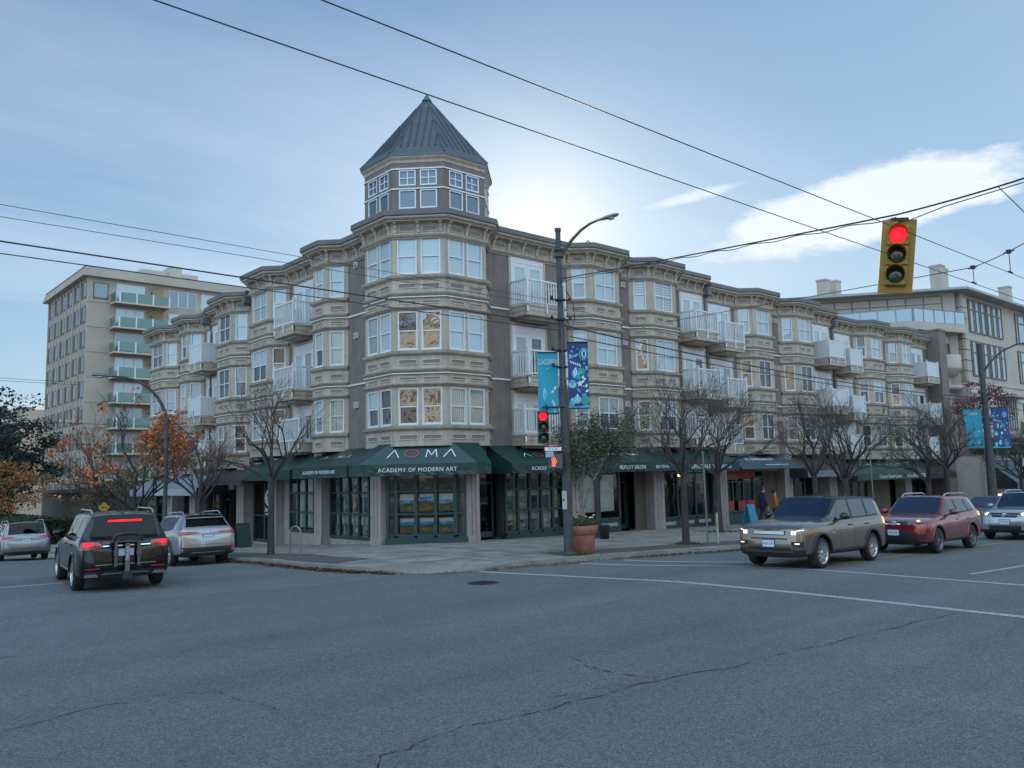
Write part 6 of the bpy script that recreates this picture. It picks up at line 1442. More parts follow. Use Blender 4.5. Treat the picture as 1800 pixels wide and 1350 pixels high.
crown_tree('roof_shrub', 'small green shrub on the curved terrace of the modern building', (44.9, 3.5, 11.7), 83, (0, 0, 1.1), (1.0, .9, .7), 16, 70, .10, M_birchlf, th=.6, r=.05, clump=.35)
# tufts of grass round the trunks
for i, (x, y, lab) in enumerate(((4.58, -8.3, 'big bare tree on the right kerb'), (11.4, -4.9, 'tree by the poster'), (-.9, -8.5, 'corner signal pole'))):
    mb = MB()
    for _ in range(420): a, r = rng.random()*6.3, abs(rng.gauss(0, .30 if i != 1 else .6)); leafcards(mb, (x+r*cos(a), y+r*sin(a), PV(x, y)+.03), (.01, .01, .02), 1, .07, rng)
    tag(mb.build('grass_tuft', M_hedge[1:]+[M_gold[2]], recalc=False), kind='stuff')

dup(t4, (-27, -33, -.1), 1.0, 'bare tree across the junction behind the viewpoint, nearer one', (1.2, 1.2, 1.3)); dup(t4, (-34, -41, -.1), 4.0, 'bare tree across the junction behind the viewpoint, farther one', (1.3, 1.3, 1.5))
# ================================================================ distant buildings
M_con1 = mat('concrete_beige', (.36, .29, .235), .9, noise=.10, nscale=.6, bump=.1, bscale=10)
M_con2 = mat('concrete_light', (.44, .385, .32), .9, noise=.08, nscale=.6)
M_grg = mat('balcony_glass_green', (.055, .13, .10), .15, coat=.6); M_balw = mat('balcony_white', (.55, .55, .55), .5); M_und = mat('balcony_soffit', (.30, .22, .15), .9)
M_wg = glass('far_pane', (.10, .13, .15), wav=.2); M_wgb = glass('far_pane_blind', (.30, .36, .38), wav=.2)
hr = thing('apartment_tower', 'tall beige apartment block with green glass balconies behind the orange maple', 'building', (0, 0, 0))
X0, Y0, Zt = 5.0, 67.8, 25.4; X1, Y1 = 34, 84.5; fh = 2.66; ns = 9; Zb = Zt-1.05-fh*ns
Fs = Fr((X0, Y0), (X1, Y0)); Fw = Fr((X0, Y1), (X0, Y0))
mb = MB(); mb.box(X0, X1, Y0, Y1, -4, Zt-.9); mb.build('wall', M_con1, hr)
mb = MB(); mb.prism([(X0-.4, Y0-.4), (X1, Y0-.4), (X1, Y1+.4), (X0-.4, Y1+.4)], Zt-.02, Zt); rv_ = [(X0-.65, Y1+.6), (X0-.65, Y0-.65), (X1, Y0-.65)]
mb.sweep(rv_, [(-.5, Zt), (-.35, Zt+.02), (.0, Zt-1.10), (-.9, Zt-1.12)]); mb.build('roof', M_con1, hr, recalc=False)
mb = MB(); mb.box(X0+6.2, X0+11.5, Y0+3, Y0+9, Zt-.2, Zt+1.3); mb.box(X0+11.5, X0+13, Y0+4, Y0+8, Zt-.2, Zt+1.6); mb.box(X0+9.2, X0+10.6, Y0+2.6, Y0+5, Zt, Zt+1.9); mb.build('roof_plant', M_con2, hr)
# west face: ribbed bays with tall windows
nb = 6; bw = (Y1-Y0)/nb
for k in range(ns):
    z0 = Zb+fh*k
    for i in range(nb):
        u0_, u1_ = bw*i+.45, bw*(i+1)-.45
        mb = MB(); mb.fbox(Fw, u0_-.10, u1_+.10, .0, .03, z0+.45, z0+2.30, 0)
        w_ = mb.build('window', mat('window_reveal', (.10, .085, .07), .9), hr, recalc=False); mb = MB(); mb.fquad(Fw, u0_+1.0, u1_-.1, .06, z0+.6, z0+2.2); mb.build('pane', M_wg, w_, recalc=False)
mb = MB()
for i in range(nb+1): mb.fbox(Fw, bw*i-.22 if i else 0, bw*i+.22 if i < nb else bw*i, 0, .10, -3, Zt-1.1)
for i in range(nb): mb.fbox(Fw, bw*(i+.5)-.08, bw*(i+.5)+.08, 0, .06, -3, Zt-1.1)
mb.build('wall_ribs', M_con1, hr, recalc=False)
mb = MB()
for k in range(ns+1): mb.fbox(Fs, 0, 2.2, 0, .035, Zb+fh*k-.05, Zb+fh*k)
mb.build('floor_lines', mat('concrete_line', (.24, .20, .165), .9), hr, recalc=False)
# south face: balconies and windows
for k in range(ns):
    z0 = Zb+fh*k
    mb = MB(); mb.fbox(Fs, 2.8, 5.7, .0, .02, z0+.05, z0+2.25); w_ = mb.build('window', M_balw, hr, recalc=False)
    mb = MB()
    for a, b in ((2.88, 3.75), (3.83, 4.7), (4.78, 5.62)): mb.fquad(Fs, a, b, .04, z0+.15, z0+2.15)
    mb.build('pane', M_wgb if k % 3 else M_wg, w_, recalc=False)
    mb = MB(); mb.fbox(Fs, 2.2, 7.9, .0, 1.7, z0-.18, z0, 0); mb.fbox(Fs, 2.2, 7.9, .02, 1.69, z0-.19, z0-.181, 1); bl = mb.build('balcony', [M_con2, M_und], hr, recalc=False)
    for u in (2.7, 4.4, 6.1, 7.8): mb = MB(); mb.fbox(Fs, u-.07, u+.07, 1.62, 1.72, z0-.1, z0+1.08); mb.build('railing_post', M_balw, bl, recalc=False)
    mb = MB()
    for a, b in ((2.77, 4.33), (4.47, 6.03), (6.17, 7.73)): mb.fquad(Fs, a, b, 1.66, z0+.08, z0+1.02)
    mb.fbox(Fs, 2.25, 2.28, .05, 1.6, z0+.08, z0+1.02); mb.build('green_panels', M_grg, bl, recalc=False)
    mb = MB(); mb.fbox(Fs, 6.0, 7.7, .0, .015, z0, z0+2.3, 0); mb.fbox(Fs, 6.35, 6.47, .016, .1, z0+1.55, z0+1.75, 1); mb.build('recessed_wall', [M_und, M_blk], hr, recalc=False)
    for a, b in ((8.3, 11.4), (11.9, 15.2), (16, 19.5)):
        mb = MB(); mb.fbox(Fs, a, b, .0, .05, z0+.35, z0+2.2); w_ = mb.build('window', M_balw, hr, recalc=False); mb = MB(); n_ = 3
        for j in range(n_): mb.fquad(Fs, a+.06+(b-a)*j/n_, a-.06+(b-a)*(j+1)/n_, .07, z0+.42, z0+2.14)
        mb.build('pane', M_wgb if (k+int(a)) % 2 else M_wg, w_, recalc=False)
mb = MB(); mb.fbox(Fs, .5, 2.0, .0, .03, Zb+fh*8+.35, Zb+fh*8+2.1); w_ = mb.build('window', mat('window_reveal', (.10, .085, .07), .9), hr, recalc=False); mb = MB(); mb.fquad(Fs, .6, 1.9, .05, Zb+fh*8+.5, Zb+fh*8+2.0); mb.build('pane', M_wg, w_, recalc=False)
# low pale blocks left of the tower
lb_ = thing('low_block', 'low pale building partly hidden by the evergreen, left of the tall block', 'building', (0, 0, 0)); mb = MB(); mb.box(-9, 6.5, 92, 104, -3, 10.5); mb.box(2.5, 6.5, 90.5, 92, -3, 12); mb.build('wall', M_con2, lb_)
FBk = Fr((-9, 92), (6.5, 92)); mb = MB()
for k in range(5):
    for i in range(5): mb.fquad(FBk, .6+3*i, 2.4+3*i, .03, 1+2.5*k, 2.4+2.5*k)
mb.build('windows', M_wg, lb_, recalc=False)
lh = thing('low_house', 'low grey fronted building behind the hedge, under the orange maple', 'building', (0, 0, 0)); mb = MB(); mb.box(-1.5, 5, 42, 54, -2, 1.9); mb.build('wall', M_brown, lh); mb = MB(); mb.box(-2.0, 5.5, 41.6, 54, 1.9, 2.15); mb.build('roof', M_fascia, lh)
# ---- modern building on the right
mo = thing('modern_building', 'modern stone building with glazed upper storeys and chimneys at the right', 'building', (0, 0, 0))
M_st1 = mat('stone_pink', (.50, .40, .35), .85, noise=.10, nscale=.8, bump=.1, bscale=8); M_st2 = mat('stone_grey', (.42, .35, .30), .85, noise=.10, nscale=.8); M_mr = mat('modern_roof', (.30, .29, .28), .6); M_bz = mat('bronze_frame', (.16, .12, .10), .5)
CX, CY = 48.9, -1.6
Fm = Fr((CX, CY), (80, CY)); Fl = Fr((CX, 16), (CX, CY))
mb = MB(); mb.box(CX, 80, CY, 16, -3, 8.7, 0); mb.box(CX+.25, 80, CY+.25, 16, 8.7, 15.6, 1); mb.box(CX-7, CX, 3.5, 16, -3, 7.8, 0); mb.build('wall', [M_st1, M_st2], mo)
mb = MB(); mb.prism([(CX-.9, CY-.8), (70.5, CY-.8), (70.5, 16), (CX-7, 16), (CX-8.5, 8)], 15.6, 15.78); mb.prism([(CX-.3, CY-.2), (70, CY-.2), (70, 16), (CX-6, 16), (CX-7, 8.5)], 15.78, 15.95); mb.build('roof', M_mr, mo)
for x, y, h in ((CX+1.5, .6, 2.2), (CX+2.9, .9, 2.2), (64.5, .3, 2.3), (CX+1.0, 10, 2.8), (CX+3.1, 10.1, 3.0)):
    mb = MB(); mb.cbox((x, y, 16+h/2), .85, .85, h); mb.cbox((x, y, 16+h+.06), .95, .95, .14); mb.build('chimney', M_st2, mo)
def gridwin(F, a, b, z0, z1, cols, rows, d=.05, nm='window', m=M_bz, par=mo, wts=None, pm_=None):
    mb = MB(); us = [a+(b-a)*i/cols for i in range(cols+1)]
    if wts: s_ = sum(wts); acc = 0; us = [a]; 
    if wts:
        for w__ in wts: acc += w__; us.append(a+(b-a)*acc/s_)
    for u in us: mb.fbox(F, u-.05, u+.05, d-.04, d+.06, z0, z1)
    zs = rows if isinstance(rows, list) else [z0+(z1-z0)*i/rows for i in range(rows+1)]
    for z in zs: mb.fbox(F, a, b, d-.03, d+.05, z-.05, z+.05)
    w_ = mb.build(nm, m, par, recalc=False); mb = MB()
    for i in range(len(us)-1): mb.fquad(F, us[i]+.05, us[i+1]-.05, d, z0, z1)
    mb.build('pane', pm_ or M_wgb, w_, recalc=False)
W_ = [.4, 1.2, .5, 1.2, .5, 1.2]
for z0, z1, rows in ((12.75, 15.3, [12.75, 14.5, 15.3]), (9.3, 12.0, [9.3, 11.1, 12.0])):
    gridwin(Fm, 1.6, 5.0, z0, z1, 6, rows, d=-.20, wts=W_); gridwin(Fm, 5.3, 8.7, z0, z1, 6, rows, d=-.20, wts=W_); gridwin(Fm, 12.0, 19, z0, z1, 6, rows, d=-.20, wts=W_)
for u0_ in (1.8, 3.8): gridwin(Fm, u0_, u0_+.95, 5.6, 7.6, 2, [5.6, 7.0, 7.6], d=-.35); 
mb = MB()
for k in range(8): mb.fbox(Fm, .02, 1.2, -.25, -.10, 8.75+.82*k, 9.5+.82*k); mb.fbox(Fl, Fl.L-1.3, Fl.L-.02, -.25, -.10, 8.75+.82*k, 9.5+.82*k)
mb.build('corner_rustication', M_st2, mo, recalc=False)
mb = MB()
for z in (8.7, 7.9, 4.9): mb.fbox(Fm, 0, 31, 0, .12, z-.06, z+.06); 
mb.build('string_course', M_st1, mo, recalc=False)
gridwin(Fm, 5.6, 6.3, 5.2, 7.6, 1, [5.2, 7.0, 7.6], d=.02); gridwin(Fm, 6.9, 7.5, 5.2, 7.6, 1, [5.2, 7.0, 7.6], d=.02); gridwin(Fm, 8.0, 9.6, 5.2, 7.6, 3, [5.2, 7.0, 7.6], d=.02); gridwin(Fm, 11.4, 12.6, 5.4, 7.4, 2, [5.4, 6.8, 7.4], d=.02)
for u0_ in (1.7, 4.4, 7.2, 10.2): gridwin(Fm, u0_, u0_+1.3, 2.9, 4.5, 2, 1, d=.02)
mb = MB(); mb.fbox(Fm, 5.9, 10.2, 0, 1.1, 7.75, 7.95); mb.build('canopy', M_st2, mo, recalc=False)
mb = MB(); mb.fbox(Fm, 5.6, 12.5, 0, 1.6, 4.2, 4.75); bb = mb.build('balcony', M_st2, mo, recalc=False)
mb = MB()
for k in range(20): mb.fbox(Fm, 5.65+.355*k, 5.71+.355*k, 1.5, 1.58, 4.75, 5.6)
mb.fbox(Fm, 5.6, 12.5, 1.48, 1.6, 5.6, 5.68); mb.fbox(Fm, 5.6, 12.5, 1.48, 1.6, 5.2, 5.24); mb.build('railing', M_polem, bb, recalc=False)
# left wing with the angled glass terrace
Fz = Fr((CX-8.0, 9.5), (CX-.1, CY+.4)); gridwin(Fz, .6, Fz.L-1.0, 13.1, 15.4, 9, [13.1, 14.8, 15.4], d=.0, pm_=M_wg)
mb = MB(); mb.prism([(CX-8.1, 9.6), (CX-.2, CY+.45), (CX+2, 6), (CX-6, 14)], 8.0, 15.6); mb.build('wing_wall', M_st2, mo)
terr = [(CX-9.5, 8.5), (CX-4.6, 1.2), (CX-.6, -1.75)]
terr = [(CX-10.0, 8.4), (CX-5.6, -.3), (CX-.2, -1.9)]
mb = MB(); mb.prism([terr[0], terr[1], terr[2], (CX-.2, 2), (CX-6, 10)], 12.35, 12.95); mb.build('terrace_slab', M_st2, mo)
for a, b in zip(terr[:-1], terr[1:]):
    F_ = Fr(a, b); n_ = max(4, int(F_.L/1.1)); mb = MB(); [mb.fbox(F_, F_.L*i/n_-.025, F_.L*i/n_+.025, -.15, -.10, 12.95, 13.95) for i in range(n_+1)]; mb.fbox(F_, 0, F_.L, -.16, -.09, 13.93, 13.98); r_ = mb.build('terrace_railing', M_polem, mo, recalc=False); mb = MB(); mb.fquad(F_, 0, F_.L, -.13, 13.0, 13.9); mb.build('pane', mat('rail_glass', (.30, .38, .42), .1, coat=.8), r_, recalc=False)
mb = MB(); mb.lathe([(1.5, 9.6), (1.5, 10.6), (1.3, 10.6)], 20, c=(CX-1.6, -.2, 0)); mb.lathe([(.001, 9.0), (1.2, 9.1), (1.5, 9.6)], 20, c=(CX-1.6, -.2, 0)); mb.lathe([(.001, 7.9), (1.45, 8.0), (1.45, 8.3), (.001, 8.3)], 20, c=(CX-1.6, -.2, 0)); mb.build('round_balcony', M_st2, mo)
mb = MB(); mb.box(CX-4.4, CX-.02, -.6, 4, -3, 12.3); mb.build('wing_base', M_st1, mo); gridwin(Fr((CX-4.4, -.6), (CX, -.6)), 2.6, 3.8, 9.4, 11.6, 1, [9.4, 10.9, 11.6], d=.03, pm_=M_gW)
# ground floor podium with pergola, pillars, awnings
mb = MB(); mb.box(44.6, 80, -3.6, CY, -3, 3.0); mb.build('podium', M_st2, mo); mb = MB()
for k in range(16): u = 45+2.2*k; mb.box(u, u+.09, -3.72, -3.64, 3.0, 3.9)
mb.box(44.6, 80, -3.75, -3.62, 3.88, 3.96); mb.box(44.6, 80, -3.78, -3.6, 2.9, 3.0); mb.build('podium_railing', M_polem, mo, recalc=False)
FP = Fr((44.6, -3.6), (80, -3.6))
for i, (a, b) in enumerate(((.6, 5.6), (7.2, 11.6), (12.6, 17), (18, 24))):
    mb = MB(); q = [FP.p(a, 0, 2.7), FP.p(b, 0, 2.7), FP.p(b, 1.9, 1.1), FP.p(a, 1.9, 1.1), FP.p(b, 1.9, .7), FP.p(a, 1.9, .7), FP.p(a, 0, .7), FP.p(b, 0, .7)]
    mb.add(q, [(0, 1, 2, 3), (3, 2, 4, 5)], 0); mb.add(q, [(0, 3, 5, 6), (1, 7, 4, 2)], 1); mb.build('awning', [M_greyaw if i else M_bluegrey, M_blackaw], mo, recalc=False)
for u in (.2, 6.4, 12.1, 17.5): mb = MB(); mb.fbox(FP, u-.35, u+.35, 0, .5, -3, 2.8); mb.build('pillar', M_pillar, mo, recalc=False)
for a, b in ((1, 5.8), (7, 11.6), (12.6, 17)):
    mb = MB(); mb.fbox(FP, a, b, .01, .06, -1., 1.4); w_ = mb.build('shopfront', M_blk, mo, recalc=False); mb = MB(); mb.fquad(FP, a+.2, b-.2, .08, -.8, 1.3); mb.build('pane', M_wg, w_, recalc=False)
mb = MB(); mb.fbox(FP, 9.0, 10.4, .1, .14, .30, .5); tag(mb.build('neon_sign', mat('blue_glow', (.05, .1, 1), .5, emit=(.05, .1, 1), estr=4)), 'small blue glowing sign in a shop window at the far right', 'sign')
# buildings across the junction, behind the viewpoint: they face the low sun and show as warm reflections in the windows
M_sunb = mat('cream_stucco', (.68, .62, .50), .9, noise=.2, nscale=.5); M_sunb2 = mat('brick_orange', (.54, .47, .38), .9, noise=.15, nscale=.5)
def opposite(name, label, x0, x1, y0, y1, h, m, F, n, k):
    o = thing(name, label, 'building', (0, 0, 0)); mb = MB(); mb.box(x0, x1, y0, y1, -1, h); mb.build('wall', m, o); mb = MB(); mb.box(x0-.3, x1+.3, y0-.3, y1+.3, h, h+.35); mb.build('roof', M_fascia, o)
    mb = MB(); L_ = F.L
    for j in range(k):
        for i in range(n): u = L_*(i+.5)/n; mb.fbox(F, u-.8, u+.8, .0, .05, 3.6+3*j, 5.2+3*j)
    mb.fbox(F, .5, L_-.5, 0, .05, .4, 2.5); mb.build('windows', M_wg, o, recalc=False)
opposite('corner_block', 'cream block across the junction behind the viewpoint', -66, -44, -38, -13, 17.5, M_sunb, Fr((-44, -38), (-44, -13)), 7, 4)
opposite('orange_block', 'taller orange block beside the cream one behind the viewpoint', -72, -50, -62, -39, 21, mat('orange_stucco', (.60, .36, .22), .9, noise=.2, nscale=.5), Fr((-50, -62), (-50, -39)), 5, 5)
opposite('brick_block', 'tan brick block south of the main street behind the viewpoint', -20, 4, -64, -46, 17, M_sunb2, Fr((4, -46), (-20, -46)), 6, 4)
opposite('stucco_block', 'long cream block across the main street behind the viewpoint', 10, 48, -62, -40, 11, M_sunb, Fr((48, -40), (10, -40)), 9, 2)

mb = MB(); mb.fbox(FP, 2.2, 4.4, .1, .14, .10, .28); tag(mb.build('neon_sign', mat('warm_glow', (1, .6, .25), .5, emit=(1, .55, .2), estr=4)), 'yellow glowing strip sign in a shop window right of the far trees', 'sign')
# ================================================================ cars
def paint(name, col, metal=.5, rough=.32, ct=1.):
    m = mat(name, col, rough*.8, metal, coat=ct, spec=.35)
    N = m.node_tree.nodes; L = m.node_tree.links; b = N['Principled BSDF']; b.inputs['Coat IOR'].default_value = 1.65; b.inputs['Coat Roughness'].default_value = .02
    g_ = N.new('ShaderNodeNewGeometry'); mx = N.new('ShaderNodeMixRGB'); mx.inputs[1].default_value = (*col, 1); mx.inputs[2].default_value = (.10, .10, .105, 1); L.new(g_.outputs['Backfacing'], mx.inputs[0]); L.new(mx.outputs[0], b.inputs['Base Color'])
    return m
def wheel_meshes(R, wd, nsp, al, twin=False):
    t = MB(); r = R; ri = R*.70
    t.lathe([(ri, -wd/2), (ri+.02, -wd/2-.005), (r-.03, -wd/2+.005), (r-.008, -wd/2+.03), (r, -wd/4), (r, wd/4), (r-.008, wd/2-.03), (r-.03, wd/2-.005), (ri+.02, wd/2+.005), (ri, wd/2), (ri-.02, wd/2-.05), (ri-.02, -wd/2+.05), (ri, -wd/2)], 36, axis='y', m=0)
    rim = MB()
    rim.lathe([(ri, wd/2-.0), (ri-.012, wd/2+.002), (ri-.03, wd/2-.03), (ri-.05, wd/2-.12), (ri-.05, -wd/2+.02)], 36, axis='y')
    rim.lathe([(.001, wd/2-.02), (.05, wd/2-.022), (.07, wd/2-.04), (.075, wd/2-.1)], 16, axis='y')
    for i in range(nsp):
        for tw in ((-.11, .11) if twin else (0,)):
            q = 2*pi*i/nsp+tw; k = len(rim.v); w0, w1 = (.026, .02) if twin else (.036, .026)
            rim.add([(.05, wd/2-.03, -w0), (.05, wd/2-.03, w0), (ri-.02, wd/2-.018, w1), (ri-.02, wd/2-.018, -w1), (.05, wd/2-.08, -w0), (.05, wd/2-.08, w0), (ri-.02, wd/2-.06, w1), (ri-.02, wd/2-.06, -w1)],
                    [(0, 1, 2, 3), (4, 7, 6, 5), (0, 3, 7, 4), (1, 5, 6, 2), (0, 4, 5, 1), (3, 2, 6, 7)])
            rim.xf(k, Matrix.Rotation(q, 4, 'Y'))
    hub = MB(); hub.lathe([(.001, wd/2-.14), (ri-.05, wd/2-.14)], 24, axis='y')
    return t, rim, hub
def car(name, label, P, loc, rz, pm, group=None, lit=False, front_detail=True):
    L, Wd, H = P['L'], P['W'], P['H']; w = Wd/2; F = L/2
    zb = P.get('sill', .27); belt = P['belt']; hood = P['hood']; R = P['R']; wb = P['wb']; xf = F-P['fo']; xr = xf-wb
    root = thing(name, label, 'car', loc, rz, group)
    xc, xh, xB, xC, xD, xR = P['cowl'], P['header'], P['bp'], P['cp'], P['dp'], P['rr']
    yt = w*P.get('tw', .70); cr_ = .045; rb = P.get('rbelt', belt+.03)
    rake = P.get('rake', .28)
    # station: (x, hw, zbot, zmid, zsh, (yb,zb), (yt,zt_edge), (y7,z7), z8, kind)
    ST = []
    def hs(x, k, ze, zc, zbo=zb, f=1.): ST.append(dict(x=x, hw=w*k, zbo=zbo, zsh=ze-.09*f, yb=w*k*.90, zb=ze-.01, yt=w*k*.78, zt=ze+.018, z8=zc))
    hs(F, .80, hood-.20, hood-.17, zb+.0); hs(F-.10, .91, hood-.13, hood-.085); hs(F-.42, .985, hood-.05, hood+.015)
    hs((F-.42+xc)/2, .99, hood+.0, hood+.055); hs(xc+.05, .99, belt-.02, hood+.10)
    def cs(x, zt, y, bz=belt, k=1., yb_=.925): ST.append(dict(x=x, hw=w*k, zbo=zb, zsh=bz-.10, yb=w*k*yb_, zb=bz, yt=y, zt=zt-cr_, z8=zt))
    cs(xc-.02, belt+.10, w*.80)
    cs(xh+.06, H-.035, yt+.015); cs(xh-.03, H-.015, yt)
    cs(xB+.035, H, yt); cs(xB-.035, H, yt, belt+(rb-belt)*.4)
    cs(xC+.035, H-.005, yt, belt+(rb-belt)*.6); cs(xC-.045, H-.008, yt, belt+(rb-belt)*.7)
    cs(xD, H-.03, yt-.01, rb); cs(xR, H-.055, yt-.03, rb, .99)
    ST.append(dict(x=-F+P.get('tz', .16), hw=w*.97, zbo=zb+.02, zsh=rb-.12, yb=w*.86, zb=rb-.02, yt=w*.78, zt=rb+.02, z8=rb+.035))
    ST.append(dict(x=-F+.07, hw=w*.94, zbo=zb+.02, zsh=rb-.16, yb=w*.84, zb=rb-.09, yt=w*.74, zt=rb-.05, z8=rb-.045))
    ST.append(dict(x=-F, hw=w*.86, zbo=zb+.06, zsh=rb-.32, yb=w*.80, zb=rb-.24, yt=w*.70, zt=rb-.18, z8=rb-.17))
    nS = len(ST); rows = []
    for i, s in enumerate(ST):
        zm = .56; x = s['x']; hw = s['hw']
        yb, zb_, yt_, zt_, z8 = s['yb'], s['zb'], s['yt'], s['zt'], s['z8']
        cab = 5 <= i <= 13
        lerp = lambda a, b, t: a+(b-a)*t
        a5 = (lerp(yb, yt_, .06)+.0, lerp(zb_, zt_, .06)); a6 = (lerp(yb, yt_, .93)+.01, lerp(zb_, zt_, .93))
        sec = [(0, s['zbo']), (hw*.84, s['zbo']), (hw*.985, s['zbo']+.10), (hw, zm), (hw*.985, s['zsh']), (yb, zb_), a5, a6, (yt_, zt_), (yt_*.93, lerp(zt_, z8, .35)), (yt_*.55, lerp(zt_, z8, .85)), (0, z8)]
        dx = [0]*12
        if i == 0: dx = [-.10, -.10, -.02, .02, -.02, -.03, -.03, -.03, -.03, -.02, .0, .015]
        if i == nS-1: dx = [.10, .08, .0, -.03, .0, .03, .03, .03, .04, .04, .035, .03]
        rows.append([(x+dx[j], y, z) for j, (y, z) in enumerate(sec)])
    # material slots: 0 paint 1 black trim 2 side glass 3 windscreen 4 rear glass
    vs = []; idx = {}; rowkey = {}
    for i, r in enumerate(rows):
        for j, (x, y, z) in enumerate(r):
            idx[(i, j, 1)] = len(vs); rowkey[len(vs)] = (i, j); rowkey[len(vs)+1] = (i, j); vs.append((x, y, z))
            if y > 1e-6: idx[(i, j, -1)] = len(vs); vs.append((x, -y, z))
            else: idx[(i, j, -1)] = idx[(i, j, 1)]
    fs = []; ms = []
    for i in range(nS-1):
        for j in range(11):
            m = 0
            if j == 0: m = 1
            if j <= 1 and P.get('clad', 1): m = 1
            if 5 <= i <= 12:
                if j in (5, 7) and P.get('blackframe', 1) and i < 12: m = 1 if j == 5 else 0
                if j == 6 and i in (5, 6, 7, 9, 11): m = 2
                if j == 6 and i in (8, 10): m = 1
            if P.get('blacktop') and 5 <= i <= 12 and j >= 7: m = 1
            if i == 5 and j >= 9: m = 3
            if i == 4 and j >= 9: m = 1
            if i == 13 and j >= 9: m = 4
            for sg in (1, -1):
                q = [idx[(i, j, sg)], idx[(i+1, j, sg)], idx[(i+1, j+1, sg)], idx[(i, j+1, sg)]]
                if sg < 0: q.reverse()
                fs.append(q); ms.append(m)
    for i, m_ in ((0, 0), (nS-1, 0)):
        for j in range(11):
            q = [idx[(i, j, 1)], idx[(i, j+1, 1)], idx[(i, j+1, -1)], idx[(i, j, -1)]]
            q2 = []
            for a in q:
                if a not in q2: q2.append(a)
            fs.append(q2); ms.append(1 if j <= 1 else 0)
    me = bpy.data.meshes.new('cage'); me.from_pydata(vs, [], fs)
    me.polygons.foreach_set('material_index', ms)
    bm = bmesh.new(); bm.from_mesh(me); bmesh.ops.recalc_face_normals(bm, faces=bm.faces)
    cl = bm.edges.layers.float.get('crease_edge') or bm.edges.layers.float.new('crease_edge')
    for e in bm.edges:      # crease glass borders so that they stay crisp
        mm = {f.material_index for f in e.link_faces}
        if len(mm) > 1 and (mm & {2, 3, 4}): e[cl] = .95
        elif e.verts[0].index in rowkey and e.verts[1].index in rowkey:
            a_, b_ = rowkey[e.verts[0].index], rowkey[e.verts[1].index]
            if a_[1] == b_[1]: e[cl] = {5: .45, 4: .25, 2: .35, 8: .3}.get(a_[1], 0)
            if a_[0] == b_[0] and a_[0] in (4, 13) and a_[1] >= 5: e[cl] = .5
    vl = bm.verts.layers.float.get('crease_vert') or bm.verts.layers.float.new('crease_vert')
    for v in bm.verts:
        gf = [f for f in v.link_faces if f.material_index in (2, 3, 4)]
        if len(gf) == 1: v[vl] = .8
    bm.to_mesh(me); bm.free()
    for m_ in (pm, M_blk, M_carglass, M_carglass2, M_carglass, M_blk): me.materials.append(m_)
    tmp = bpy.data.objects.new('cage', me); COL.objects.link(tmp)
    sb = tmp.modifiers.new('s', 'SUBSURF'); sb.levels = sb.render_levels = 2
    ct = MB()
    for xa in (xf, xr):
        for sg in (1, -1):
            ya, yb2 = (w-.30, w+.2) if sg > 0 else (-w-.2, -w+.30)
            ct.lathe([(.0005, ya), (R+.065, ya), (R+.065, yb2), (.0005, yb2)], 32, c=(xa, 0, R), axis='y', m=5, sm=False)
    co = ct.build('cutter', [pm, M_blk, M_carglass, M_carglass2, M_carglass, M_blk], merge=True)
    bo = tmp.modifiers.new('b', 'BOOLEAN'); bo.operation = 'DIFFERENCE'; bo.object = co; bo.solver = 'EXACT'
    dg = bpy.context.evaluated_depsgraph_get(); ev = bpy.data.meshes.new_from_object(tmp.evaluated_get(dg))
    bpy.data.objects.remove(tmp); bpy.data.objects.remove(co)
    bm = bmesh.new(); bm.from_mesh(ev); bvh = BVHTree.FromBMesh(bm)
    # split by material into parts
    comps = {0: [], 1: []}; seen = set(); glass = []
    for f in bm.faces:
        if f.material_index in (0, 1, 5): comps[0].append(f)
    for f in bm.faces:
        if f.index in seen or f.material_index not in (2, 3, 4): continue
        st = [f]; seen.add(f.index); c = []
        while st:
            g2 = st.pop(); c.append(g2)
            for e in g2.edges:
                for h in e.link_faces:
                    if h.index not in seen and h.material_index == g2.material_index: seen.add(h.index); st.append(h)
        glass.append((f.material_index, c))
    def mk(nm, fl, remap, mats_, par=root):
        vi = {}; V = []; Fc = []; Mi = []
        for f in fl:
            q = []
            for v in f.verts:
                if v.index not in vi: vi[v.index] = len(V); V.append(tuple(v.co))
                q.append(vi[v.index])
            Fc.append(q); Mi.append(remap(f.material_index))
        m2 = bpy.data.meshes.new(nm); m2.from_pydata(V, [], Fc); m2.polygons.foreach_set('material_index', Mi)
        m2.polygons.foreach_set('use_smooth', [True]*len(Fc))
        for q in mats_: m2.materials.append(q)
        try: m2.set_sharp_from_angle(angle=radians(38))
        except Exception: pass
        o = bpy.data.objects.new(nm, m2); COL.objects.link(o); o.parent = par
        return o
    body = mk('body', comps[0], lambda k: 0 if k == 0 else 1, [pm, M_blk])
    for k, c in glass:
        if k == 3: mk('windscreen', c, lambda q: 0, [M_carglass2])
        elif k == 4: mk('rear_window', c, lambda q: 0, [M_carglass])
        else: mk('side_window', c, lambda q: 0, [P.get('sideglass', M_carglass)])
    bm.free()
    # cabin: seats, dashboard, steering wheel, floor
    for xx in (xB+.25, xB-.75):
        for yy in (-.38, .38):
            mb = MB(); mb.box(xx-.10, xx+.38, yy-.24, yy+.24, .62, .78); k0 = len(mb.v); mb.box(-.08, .08, yy-.24, yy+.24, 0, .56); mb.xf(k0, Matrix.Translation((xx-.12, 0, .74)) @ Matrix.Rotation(-.22, 4, 'Y')); k0 = len(mb.v); mb.box(-.05, .05, yy-.12, yy+.12, .60, .78); mb.xf(k0, Matrix.Translation((xx-.12, 0, .72)) @ Matrix.Rotation(-.22, 4, 'Y')); mb.build('seat', M_seat, root, bevel=.03)
